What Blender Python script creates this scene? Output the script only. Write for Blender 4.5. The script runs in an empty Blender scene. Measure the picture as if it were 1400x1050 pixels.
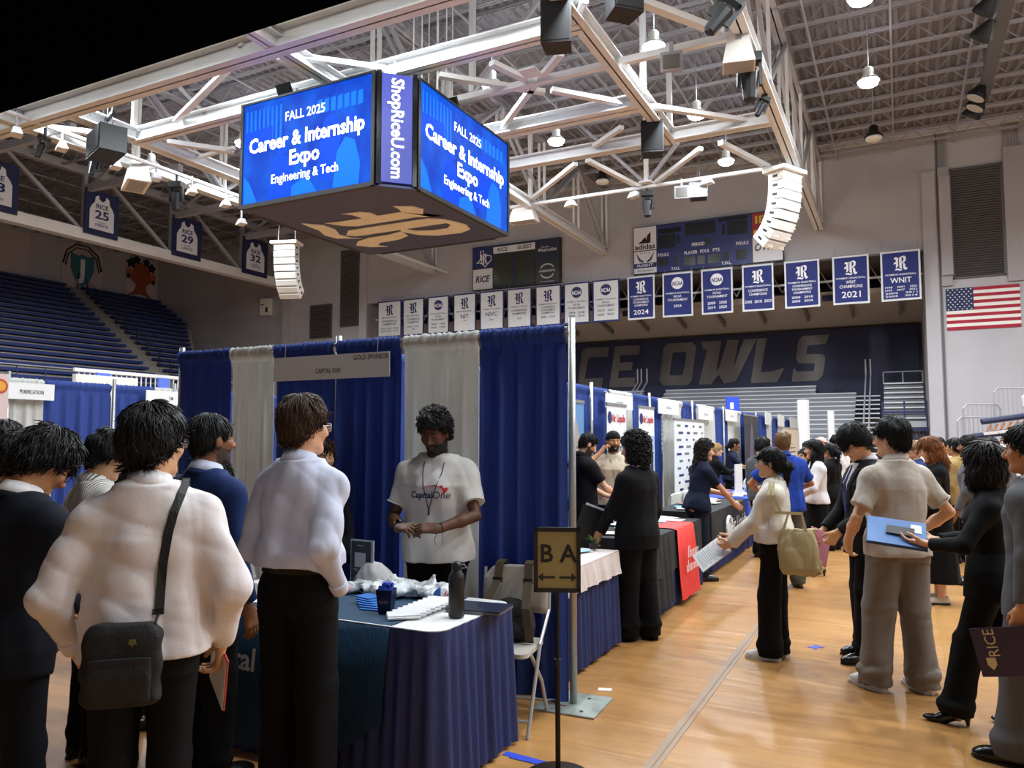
import bpy, math, random
import numpy as np
from mathutils import Vector, Matrix
from mathutils.bvhtree import BVHTree

# ---------------------------------------------------------------- camera, world, exposure, lights
scene = bpy.context.scene
col = scene.collection
FPX = 1051.0
YAW = math.radians(26.8)
PITCH = math.atan(75 / FPX)
CAMH = 1.68
cam_data = bpy.data.cameras.new('camera')
cam_data.sensor_width = 36.0
cam_data.lens = 36.0 * FPX / 1400.0
cam_data.clip_end = 300
cam = bpy.data.objects.new('camera', cam_data)
cam.location = (0, 0, CAMH)
cam.rotation_euler = (math.pi / 2 + PITCH, 0, YAW)
col.objects.link(cam)
scene.camera = cam

world = bpy.data.worlds.new('hall_air')
scene.world = world
world.use_nodes = True
world.node_tree.nodes['Background'].inputs[0].default_value = (0.55, 0.58, 0.65, 1)
world.node_tree.nodes['Background'].inputs[1].default_value = 0.02

vs = scene.view_settings
vs.view_transform = 'Standard'
vs.look = 'None'
vs.exposure = 0.0
vs.gamma = 1.0
vs.use_curve_mapping = False

LAMP_POWER = 1000.0
LAMP_COLOR = (0.85, 0.93, 1.0)
# high-bay lamps hanging from the roof: (x, y); z is LAMP_Z
LAMP_Z = 11.6

# ---------------------------------------------------------------- helpers
F_ = np.array([-math.sin(YAW) * math.cos(PITCH), math.cos(YAW) * math.cos(PITCH), math.sin(PITCH)])
R_ = np.array([math.cos(YAW), math.sin(YAW), 0])
U_ = np.cross(R_, F_)
C_ = np.array([0, 0, CAMH])

def ray(x, y):
 return F_ + R_ * (x - 700) / FPX + U_ * (525 - y) / FPX

def atz(x, y, z=0.0):
 d = ray(x, y)
 return C_ + d * (z - CAMH) / d[2]

def atY(x, y, Y):
 d = ray(x, y)
 return C_ + d * Y / d[1]

def atX(x, y, X):
 d = ray(x, y)
 return C_ + d * X / d[0]

def atD(x, y, D):
 return C_ + ray(x, y) * D

def lin(c):
 if isinstance(c, str):
  c = c.lstrip('#')
  c = tuple(int(c[i:i + 2], 16) / 255 for i in (0, 2, 4))
 return tuple((v / 12.92 if v <= 0.04045 else ((v + 0.055) / 1.055) ** 2.4) for v in c)

MATS = {}

def mat(name, c='808080', rough=0.6, metal=0.0, bump=0.0, bscale=40.0, var=0.0, vscale=6.0, emit=0.0, spec=0.5,
  stretch=(1, 1, 1), sheen=0.0, wr=0.0, alpha=1.0, trans=0.0, detail=3.0, sss=0.0):
 if name in MATS:
  return MATS[name]
 m = bpy.data.materials.new(name)
 m.use_nodes = True
 nt = m.node_tree
 b = nt.nodes['Principled BSDF']
 rgb = lin(c)
 b.inputs['Base Color'].default_value = (*rgb, 1)
 b.inputs['Roughness'].default_value = rough
 b.inputs['Metallic'].default_value = metal
 b.inputs['Specular IOR Level'].default_value = spec
 if sheen:
  b.inputs['Sheen Weight'].default_value = sheen
 if alpha < 1:
  b.inputs['Alpha'].default_value = alpha
 if trans:
  b.inputs['Transmission Weight'].default_value = trans
 if emit:
  b.inputs['Emission Color'].default_value = (*rgb, 1)
  b.inputs['Emission Strength'].default_value = emit
 if bump or var:
  tc = nt.nodes.new('ShaderNodeTexCoord')
  mp = nt.nodes.new('ShaderNodeMapping')
  mp.inputs['Scale'].default_value = stretch
  nt.links.new(tc.outputs['Object'], mp.inputs['Vector'])
 if bump:
  n = nt.nodes.new('ShaderNodeTexNoise')
  n.inputs['Scale'].default_value = bscale
  n.inputs['Detail'].default_value = detail
  nt.links.new(mp.outputs[0], n.inputs['Vector'])
  bp = nt.nodes.new('ShaderNodeBump')
  bp.inputs['Strength'].default_value = min(1.0, bump)
  bp.inputs['Distance'].default_value = 0.02
  nt.links.new(n.outputs['Fac'], bp.inputs['Height'])
  nt.links.new(bp.outputs[0], b.inputs['Normal'])
  if wr:
   mw = nt.nodes.new('ShaderNodeMapping')
   mw.inputs['Scale'].default_value = (1, 1, .55)
   nt.links.new(tc.outputs['Object'], mw.inputs['Vector'])
   n3 = nt.nodes.new('ShaderNodeTexNoise')
   n3.noise_type = 'RIDGED_MULTIFRACTAL'
   n3.inputs['Scale'].default_value = 4.5
   n3.inputs['Detail'].default_value = 2
   n3.inputs['Distortion'].default_value = .8
   nt.links.new(mw.outputs[0], n3.inputs['Vector'])
   b2 = nt.nodes.new('ShaderNodeBump')
   b2.inputs['Strength'].default_value = wr
   b2.inputs['Distance'].default_value = .035
   nt.links.new(n3.outputs['Fac'], b2.inputs['Height'])
   nt.links.new(b2.outputs[0], bp.inputs['Normal'])
 if var:
  n2 = nt.nodes.new('ShaderNodeTexNoise')
  n2.inputs['Scale'].default_value = vscale
  n2.inputs['Detail'].default_value = 4
  nt.links.new(mp.outputs[0], n2.inputs['Vector'])
  r = nt.nodes.new('ShaderNodeValToRGB')
  r.color_ramp.elements[0].position = 0.3
  r.color_ramp.elements[1].position = 0.7
  r.color_ramp.elements[0].color = (*[max(0, v * (1 - var)) for v in rgb], 1)
  r.color_ramp.elements[1].color = (*[min(1, v * (1 + var)) for v in rgb], 1)
  nt.links.new(n2.outputs['Fac'], r.inputs['Fac'])
  nt.links.new(r.outputs[0], b.inputs['Base Color'])
 MATS[name] = m
 return m

def link(name, me, m=None, parent=None, smooth=False):
 if m is not None:
  me.materials.clear()
  for q in (m if isinstance(m, (list, tuple)) else [m]):
   me.materials.append(q)
 o = bpy.data.objects.new(name, me)
 col.objects.link(o)
 if parent is not None:
  o.parent = parent
 if smooth and len(me.polygons):
  me.polygons.foreach_set('use_smooth', np.ones(len(me.polygons), bool))
 return o

def tag(o, label=None, cat=None, group=None, kind=None):
 if label:
  o['label'] = label
 if cat:
  o['category'] = cat
 if group:
  o['group'] = group
 if kind:
  o['kind'] = kind
 return o

def thing(name, label, cat, loc=(0, 0, 0), rz=0.0, group=None):
 o = bpy.data.objects.new(name, None)
 col.objects.link(o)
 o.location = tuple(float(v) for v in loc)
 o.rotation_euler = (0, 0, rz)
 o.empty_display_size = 0.1
 return tag(o, label, cat, group)

def struct(name, label=None, loc=(0, 0, 0)):
 o = bpy.data.objects.new(name, None)
 col.objects.link(o)
 o.location = loc
 return tag(o, label, None, None, 'structure')

def copy_tree(o, parent=None, loc=None, label=None, rz=None):
 c = o.copy()
 col.objects.link(c)
 if parent is not None:
  c.parent = parent
 if loc is not None:
  c.location = loc
 if rz is not None:
  c.rotation_euler = (c.rotation_euler[0], c.rotation_euler[1], rz)
 if label:
  c['label'] = label
 for ch in list(o.children):
  copy_tree(ch, c)
 return c

class MB:
 """collects shapes; build() links them as one mesh object"""

 def __init__(s):
  s.v = []
  s.f = []
  s.mi = []

 def add(s, v, f, mi=0):
  o = len(s.v)
  s.v += [tuple(map(float, p)) for p in v]
  s.f += [tuple(i + o for i in q) for q in f]
  s.mi += [mi] * len(f)
  return s

 def box(s, c, d, rz=0.0, mi=0, R=None):
  hx, hy, hz = d[0] / 2, d[1] / 2, d[2] / 2
  P = [(x, y, z) for x in (-hx, hx) for y in (-hy, hy) for z in (-hz, hz)]
  if R is None and rz:
   R = Matrix.Rotation(rz, 3, 'Z')
  if R is not None:
   P = [tuple(R @ Vector(p)) for p in P]
  P = [(p[0] + c[0], p[1] + c[1], p[2] + c[2]) for p in P]
  return s.add(P, [(0, 1, 3, 2), (4, 6, 7, 5), (0, 4, 5, 1), (2, 3, 7, 6), (0, 2, 6, 4), (1, 5, 7, 3)], mi)

 def bb(s, lo, hi, mi=0):
  return s.box([(a + b) / 2 for a, b in zip(lo, hi)], [b - a for a, b in zip(lo, hi)], mi=mi)

 def bar(s, a, b, w, h=None, up=(0, 0, 1), mi=0):
  """box beam from a to b, width w, height h"""
  h = h or w
  a, b = Vector(a), Vector(b)
  d = b - a
  L = d.length
  if L < 1e-6:
   return s
  d.normalize()
  u = Vector(up)
  if abs(d.dot(u)) > 0.99:
   u = Vector((0, 1, 0))
  x = d.cross(u).normalized()
  u = x.cross(d).normalized()
  R = Matrix((x, d, u)).transposed()
  return s.box((a + b) / 2, (w, L, h), R=R, mi=mi)

 def ibeam(s, a, b, w, h, t=0.035, mi=0):
  z = Vector((0, 0, h / 2 - t / 2))
  s.bar(Vector(a) + z, Vector(b) + z, w, t, mi=mi)
  s.bar(Vector(a) - z, Vector(b) - z, w, t, mi=mi)
  s.bar(a, b, t, h, mi=mi)
  return s

 def tube(s, pts, r, n=6, mi=0, cap=True, closed=False):
  pts = [Vector(p) for p in pts]
  N = len(pts)
  rs = r if isinstance(r, (list, tuple)) else [r] * N
  V = []
  prev = None
  for i, p in enumerate(pts):
   if closed:
    t = pts[(i + 1) % N] - pts[i - 1]
   else:
    t = pts[min(i + 1, N - 1)] - pts[max(i - 1, 0)]
   if t.length < 1e-9:
    t = Vector((0, 0, 1))
   t.normalize()
   if prev is None:
    u = Vector((0, 0, 1)) if abs(t.z) < 0.9 else Vector((1, 0, 0))
   else:
    u = prev
   x = t.cross(u)
   if x.length < 1e-6:
    x = t.cross(Vector((1, 0.3, 0)))
   x.normalize()
   y = x.cross(t).normalized()
   prev = y
   for k in range(n):
    a = 2 * math.pi * k / n
    V.append(p + x * (rs[i] * math.cos(a)) + y * (rs[i] * math.sin(a)))
  Fc = []
  for i in range(N if closed else N - 1):
   j = (i + 1) % N
   for k in range(n):
    k2 = (k + 1) % n
    Fc.append((i * n + k, i * n + k2, j * n + k2, j * n + k))
  if cap and not closed:
   Fc.append(tuple(range(n))[::-1])
   Fc.append(tuple((N - 1) * n + k for k in range(n)))
  return s.add(V, Fc, mi)

 def lathe(s, prof, c=(0, 0, 0), n=16, mi=0, cap=True):
  V = [(c[0] + r * math.cos(2 * math.pi * k / n), c[1] + r * math.sin(2 * math.pi * k / n), c[2] + z) for r, z in prof for k in range(n)]
  Fc = []
  for i in range(len(prof) - 1):
   for k in range(n):
    k2 = (k + 1) % n
    Fc.append((i * n + k, i * n + k2, (i + 1) * n + k2, (i + 1) * n + k))
  if cap:
   Fc.append(tuple(range(n))[::-1])
   Fc.append(tuple((len(prof) - 1) * n + k for k in range(n)))
  return s.add(V, Fc, mi)

 def sphere(s, c, r, n=10, m=7, mi=0):
  r = r if isinstance(r, (list, tuple)) else (r, r, r)
  V = [(c[0], c[1], c[2] - r[2])]
  for i in range(1, m):
   a = -math.pi / 2 + math.pi * i / m
   for k in range(n):
    b = 2 * math.pi * k / n
    V.append((c[0] + r[0] * math.cos(a) * math.cos(b), c[1] + r[1] * math.cos(a) * math.sin(b), c[2] + r[2] * math.sin(a)))
  V.append((c[0], c[1], c[2] + r[2]))
  Fc = [(0, 1 + (k + 1) % n, 1 + k) for k in range(n)]
  for i in range(m - 2):
   for k in range(n):
    k2 = (k + 1) % n
    Fc.append((1 + i * n + k, 1 + i * n + k2, 1 + (i + 1) * n + k2, 1 + (i + 1) * n + k))
  L = len(V) - 1
  o = 1 + (m - 2) * n
  Fc += [(o + k, o + (k + 1) % n, L) for k in range(n)]
  return s.add(V, Fc, mi)

 def poly(s, pts, d, mi=0):
  """pts: outline in local (x, z) facing -y; thickness d towards +y"""
  n = len(pts)
  a = sum(pts[i][0] * pts[(i + 1) % n][1] - pts[(i + 1) % n][0] * pts[i][1] for i in range(n))
  if a < 0:
   pts = pts[::-1]
  V = [(x, 0, z) for x, z in pts] + [(x, d, z) for x, z in pts]
  Fc = [tuple(range(n)), tuple(range(2 * n - 1, n - 1, -1))]
  for i in range(n):
   j = (i + 1) % n
   Fc.append((i, i + n, j + n, j))
  return s.add(V, Fc, mi)

 def xf(s, M, start=0):
  s.v = s.v[:start] + [tuple(M @ Vector(p)) for p in s.v[start:]]
  return s

 def mesh(s, name):
  me = bpy.data.meshes.new(name)
  me.from_pydata(s.v, [], s.f)
  if any(s.mi):
   me.polygons.foreach_set('material_index', np.array(s.mi, dtype=np.int32))
  me.update()
  return me

 def build(s, name, m, parent=None, smooth=False, keep=False):
  me = s.mesh(name)
  o = link(name, me, m, parent, smooth)
  if smooth == 'auto':
   me.shade_auto = None
  return o

def frame_for(origin, xdir, n):
 """matrix: local x along xdir, local -y along n (towards the viewer), z up"""
 x = Vector(xdir).normalized()
 y = -Vector(n).normalized()
 z = x.cross(y)
 M = Matrix.Identity(4)
 for i in range(3):
  M[i][0], M[i][1], M[i][2], M[i][3] = x[i], y[i], z[i], origin[i]
 return M

def text_geo(body, size, bold=0.0, shear=0.0, align='CENTER', sx=1.0, extrude=0.0, spacing=1.0, res=2):
 cu = bpy.data.curves.new('tmp', 'FONT')
 cu.body = body
 cu.size = size
 cu.offset = bold * size
 cu.shear = shear
 cu.align_x = align
 cu.align_y = 'CENTER'
 cu.space_character = spacing
 cu.resolution_u = res
 cu.extrude = extrude
 o = bpy.data.objects.new('tmp', cu)
 me = bpy.data.meshes.new_from_object(o)
 v = [(p.co.x * sx, -p.co.z, p.co.y) for p in me.vertices]
 f = [tuple(p.vertices) for p in me.polygons]
 bpy.data.objects.remove(o)
 bpy.data.curves.remove(cu)
 bpy.data.meshes.remove(me)
 return v, f

def add_text(mb, body, x, z, size, y=-0.004, width=None, mi=0, **kw):
 """text in local x/z plane facing -y; if width is given scale to that width"""
 v, f = text_geo(body, size, **kw)
 if not v:
  return mb
 if width:
  xs = [p[0] for p in v]
  w = max(xs) - min(xs)
  c0 = (max(xs) + min(xs)) / 2
  if kw.get('align', 'CENTER') == 'CENTER':
   v = [((p[0] - c0) * width / w, p[1], p[2]) for p in v]
  else:
   v = [(p[0] * width / w, p[1], p[2]) for p in v]
 return mb.add([(p[0] + x, p[1] + y, p[2] + z) for p in v], f, mi)

# old english capital R in a unit box (x 0..1, z 0..1), several strokes
R_STROKES = [
 [(.06, .80), (.12, .90), (.22, .93), (.34, .86), (.40, .88), (.44, .96), (.36, .80), (.36, .34), (.30, .26), (.18, .20), (.20, .30), (.20, .48), (.10, .47), (.04, .42), (.06, .55), (.12, .60), (.20, .60), (.20, .78), (.13, .80)],
 [(.43, .84), (.50, .92), (.60, .96), (.60, .18), (.54, .13), (.43, .22)],
 [(.60, .96), (.72, .99), (.84, .96), (.90, .86), (.88, .68), (.80, .58), (.66, .52), (.60, .54), (.60, .58), (.68, .62), (.73, .72), (.73, .84), (.66, .90), (.60, .90)],
 [(.64, .52), (.78, .50), (.84, .40), (.86, .22), (.92, .16), (1.0, .20), (.94, .08), (.84, .02), (.74, .10), (.69, .22), (.68, .40)],
 [(.10, .06), (.22, .16), (.36, .16), (.50, .10), (.62, .12), (.68, .18), (.58, .02), (.46, .0), (.32, .05), (.20, .05)],
]

def add_R(mb, cx, cz, h, d=0.004, y=-0.004, mi=0, w=None):
 w = w or h * 0.86
 for st in R_STROKES:
  t = MB().poly([(cx + (x - .5) * w, cz + (z - .5) * h) for x, z in st], d)
  mb.add([(p[0], p[1] + y, p[2]) for p in t.v], t.f, mi)
 return mb

def disc_pts(cx, cz, r, n=24, rz=None):
 return [(cx + r * math.cos(2 * math.pi * k / n), cz + (rz or r) * math.sin(2 * math.pi * k / n)) for k in range(n)]

def scribble(mb, cx, cz, w, h, n, y=-.005, seed=1, d=.002):
 rg = random.Random(seed)
 x = -w / 2
 for i in range(n):
  s_ = w / n
  k = rg.choice((.55, .6, 1.0, .6))
  add_poly(mb, [(cx + x + s_ * .1, cz - h * .3), (cx + x + s_ * .5, cz - h * .3), (cx + x + s_ * .45, cz - h * .3 + h * k), (cx + x + s_ * .12, cz - h * .3 + h * k)], d=d, y=y)
  if i % 2:
   add_poly(mb, [(cx + x, cz + h * .12), (cx + x + s_ * .8, cz + h * .12), (cx + x + s_ * .8, cz + h * .24), (cx + x, cz + h * .24)], d=d, y=y)
  x += s_
 return mb

def add_poly(mb, pts, d=0.004, y=-0.004, mi=0):
 t = MB().poly(pts, d)
 return mb.add([(p[0], p[1] + y, p[2]) for p in t.v], t.f, mi)

# ---------------------------------------------------------------- smooth solids (signed distance fields meshed on a grid)
class Field:
 def __init__(s, lo, hi, h):
  s.h = h
  s.lo = np.array(lo, float)
  n = np.ceil((np.array(hi) - s.lo) / h).astype(int) + 1
  s.n = n
  s.ax = [(s.lo[i] + h * np.arange(n[i])).astype(np.float32) for i in range(3)]
  s.V = np.full(n, 0.5, np.float32)

 def sl(s, lo, hi):
  r = []
  for i in range(3):
   a = max(0, int(math.floor((lo[i] - s.lo[i]) / s.h)))
   b = min(s.n[i], int(math.ceil((hi[i] - s.lo[i]) / s.h)) + 1)
   r.append(slice(a, max(a, b)))
  return tuple(r)

 def grid(s, sl):
  return s.ax[0][sl[0]][:, None, None], s.ax[1][sl[1]][None, :, None], s.ax[2][sl[2]][None, None, :]

 def op(s, prim, k=0.02, mode='u'):
  fn, lo, hi = prim
  m = k + 3 * s.h
  sl = s.sl([v - m for v in lo], [v + m for v in hi])
  if any(q.stop <= q.start for q in sl):
   return
  X, Y, Z = s.grid(sl)
  d = fn(X, Y, Z)
  a = s.V[sl]
  if mode == 'u':
   if k > 0:
    hh = np.maximum(k - np.abs(a - d), 0) / k
    s.V[sl] = np.minimum(a, d) - hh * hh * k * 0.25
   else:
    s.V[sl] = np.minimum(a, d)
  else:
   d = -d
   hh = np.maximum(k - np.abs(a - d), 0) / k if k > 0 else 0
   s.V[sl] = np.maximum(a, d) + hh * hh * k * 0.25

 def full(s):
  return s.grid((slice(None),) * 3)

 def cut(s, fn):
  s.V = np.maximum(s.V, fn(*s.full())).astype(np.float32)

 def disp(s, fn):
  s.V = (s.V + fn(*s.full())).astype(np.float32)

 def mesh(s):
  V = s.V
  ins = V < 0
  c = np.zeros(np.array(V.shape) - 1, np.int8)
  for dx in (0, 1):
   for dy in (0, 1):
    for dz in (0, 1):
     c += ins[dx:V.shape[0] - 1 + dx, dy:V.shape[1] - 1 + dy, dz:V.shape[2] - 1 + dz]
  act = (c > 0) & (c < 8)
  idx = np.argwhere(act)
  if len(idx) == 0:
   return np.zeros((0, 3)), []
  cid = np.full(act.shape, -1, np.int32)
  cid[act] = np.arange(len(idx))
  corner = np.array([(i, j, k) for i in (0, 1) for j in (0, 1) for k in (0, 1)])
  cv = np.stack([V[idx[:, 0] + o[0], idx[:, 1] + o[1], idx[:, 2] + o[2]] for o in corner], 1)
  acc = np.zeros((len(idx), 3))
  cnt = np.zeros(len(idx))
  for a in range(8):
   for b in range(a + 1, 8):
    if np.abs(corner[a] - corner[b]).sum() != 1:
     continue
    m = (cv[:, a] < 0) != (cv[:, b] < 0)
    den = np.where(m, cv[:, a] - cv[:, b], 1)
    t = np.where(m, cv[:, a] / den, 0)
    acc += np.where(m[:, None], corner[a] + t[:, None] * (corner[b] - corner[a]), 0)
    cnt += m
  P = s.lo + s.h * (idx + acc / cnt[:, None])
  quads = []
  for ax in range(3):
   u, w = [(1, 2), (2, 0), (0, 1)][ax]
   sa = [slice(None)] * 3
   sb = [slice(None)] * 3
   sa[ax] = slice(0, -1)
   sb[ax] = slice(1, None)
   A, B = ins[tuple(sa)], ins[tuple(sb)]
   e = np.argwhere(A != B)
   ok = (e[:, u] > 0) & (e[:, w] > 0) & (e[:, u] < V.shape[u] - 1) & (e[:, w] < V.shape[w] - 1)
   e = e[ok]
   if len(e) == 0:
    continue
   fl = A[e[:, 0], e[:, 1], e[:, 2]]

   def at(du, dw):
    q = e.copy()
    q[:, u] += du
    q[:, w] += dw
    return cid[q[:, 0], q[:, 1], q[:, 2]]
   q = np.stack([at(-1, -1), at(0, -1), at(0, 0), at(-1, 0)], 1)
   q[~fl] = q[~fl][:, ::-1]
   quads.append(q)
  return P, np.concatenate(quads)

def cone(a, b, ra, rb, flat=None, ff=1.0, clip=False):
 a = np.array(a, float)
 b = np.array(b, float)
 ab = b - a
 L2 = float(ab @ ab) + 1e-9
 L = math.sqrt(L2)
 rm = max(ra, rb) * max(1.0, ff)
 fx = None if flat is None else np.array(flat, float) / np.linalg.norm(flat)

 def fn(X, Y, Z):
  px, py, pz = X - a[0], Y - a[1], Z - a[2]
  tt = (px * ab[0] + py * ab[1] + pz * ab[2]) / L2
  t = np.clip(tt, 0, 1)
  qx, qy, qz = px - t * ab[0], py - t * ab[1], pz - t * ab[2]
  q2 = qx * qx + qy * qy + qz * qz
  if fx is not None:
   cc = qx * fx[0] + qy * fx[1] + qz * fx[2]
   q2 = q2 + (1 / ff ** 2 - 1) * cc * cc
  d = np.sqrt(q2) - (ra + (rb - ra) * t)
  if clip:
   d = np.maximum(d, (tt - 1) * L)
  return d
 return fn, np.minimum(a, b) - rm, np.maximum(a, b) + rm

def ell(c, r, R=None):
 c = np.array(c, float)
 r = np.array(r, float)
 rm = r.max()

 def fn(X, Y, Z):
  px, py, pz = X - c[0], Y - c[1], Z - c[2]
  if R is not None:
   px, py, pz = (R[0][0] * px + R[1][0] * py + R[2][0] * pz, R[0][1] * px + R[1][1] * py + R[2][1] * pz, R[0][2] * px + R[1][2] * py + R[2][2] * pz)
  k0 = np.sqrt((px / r[0]) ** 2 + (py / r[1]) ** 2 + (pz / r[2]) ** 2)
  k1 = np.sqrt((px / r[0] ** 2) ** 2 + (py / r[1] ** 2) ** 2 + (pz / r[2] ** 2) ** 2) + 1e-6
  return k0 * (k0 - 1) / k1
 return fn, c - rm, c + rm

def loft(st, P=None, R=None, n=2.0):
 """st rows: z, rx, ry, cy ; optional rotation R about P"""
 st = np.array(st, float)
 zmin, zmax = st[0, 0], st[-1, 0]
 rm = max(st[:, 1].max(), st[:, 2].max() + np.abs(st[:, 3]).max())
 lo = np.array([-rm, -rm, zmin])
 hi = np.array([rm, rm, zmax])
 if R is not None:
  cs = np.array([[x, y, z] for x in (lo[0], hi[0]) for y in (lo[1], hi[1]) for z in (lo[2], hi[2])])
  cs = (cs - P) @ np.array(R).T + P
  lo, hi = cs.min(0), cs.max(0)

 def fn(X, Y, Z):
  if R is not None:
   px, py, pz = X - P[0], Y - P[1], Z - P[2]
   X, Y, Z = (R[0][0] * px + R[1][0] * py + R[2][0] * pz + P[0], R[0][1] * px + R[1][1] * py + R[2][1] * pz + P[1], R[0][2] * px + R[1][2] * py + R[2][2] * pz + P[2])
  rx = np.interp(Z, st[:, 0], st[:, 1])
  ry = np.interp(Z, st[:, 0], st[:, 2])
  cy = np.interp(Z, st[:, 0], st[:, 3])
  if n == 2.0:
   k = np.sqrt((X / rx) ** 2 + ((Y - cy) / ry) ** 2)
  else:
   k = (np.abs(X / rx) ** n + np.abs((Y - cy) / ry) ** n) ** (1 / n)
  d = (k - 1) * np.minimum(rx, ry)
  return np.maximum(d, np.maximum(zmin - Z, Z - zmax)).astype(np.float32)
 return fn, lo, hi

def folds(seed, amp, f=22.0, st=(1, 1, 0.35), ridge=False):
 rs = np.random.RandomState(seed)
 ks = rs.normal(size=(5, 3)) * np.array(st) * f
 ms = rs.normal(size=(5, 3)) * np.array(st) * f * 0.45
 ph = rs.uniform(0, 6.28, (5, 2))

 def fn(X, Y, Z):
  t = 0
  for i in range(5):
   w = np.sin(ms[i, 0] * X + ms[i, 1] * Y + ms[i, 2] * Z + ph[i, 1])
   q = np.sin(ks[i, 0] * X + ks[i, 1] * Y + ks[i, 2] * Z + ph[i, 0] + 1.6 * w)
   t = t + (1.1 - 2.0 * np.abs(q) ** .7 if ridge else q)
  return (amp * 0.35) * t
 return fn

# ---------------------------------------------------------------- people
SKINS = {'light': 'd9a683', 'fair': 'e0b294', 'tan': 'b98258', 'brown': '8a5a3a', 'dark': '5f3d2a', 'asian': 'd3a27c'}
HAIRC = {'black': '0d0c0d', 'dark': '17120f', 'brown': '3a2618', 'blond': 'b08d55', 'ginger': '7c4a26', 'sandy': '7d6142', 'stub': '4a3628'}

def rotx(a):
 c, s = math.cos(a), math.sin(a)
 return np.array([[1, 0, 0], [0, c, -s], [0, s, c]])

def roty(a):
 c, s = math.cos(a), math.sin(a)
 return np.array([[c, 0, s], [0, 1, 0], [-s, 0, c]])

def rotz(a):
 c, s = math.cos(a), math.sin(a)
 return np.array([[c, -s, 0], [s, c, 0], [0, 0, 1]])

def nrm(v):
 v = np.array(v, float)
 return v / (np.linalg.norm(v) + 1e-9)

def mesh_np(name, P, Q, mats, mi=None, smooth=True):
 me = bpy.data.meshes.new(name)
 n = len(P)
 me.vertices.add(n)
 me.vertices.foreach_set('co', np.asarray(P, np.float32).ravel())
 Q = np.asarray(Q, np.int32)
 me.loops.add(Q.size)
 me.loops.foreach_set('vertex_index', Q.ravel())
 me.polygons.add(len(Q))
 me.polygons.foreach_set('loop_start', np.arange(len(Q), dtype=np.int32) * 4)
 for m in mats:
  me.materials.append(m)
 if mi is not None:
  me.polygons.foreach_set('material_index', np.asarray(mi, np.int32))
 if smooth:
  me.polygons.foreach_set('use_smooth', np.ones(len(Q), bool))
 me.update(calc_edges=True)
 return me

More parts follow.
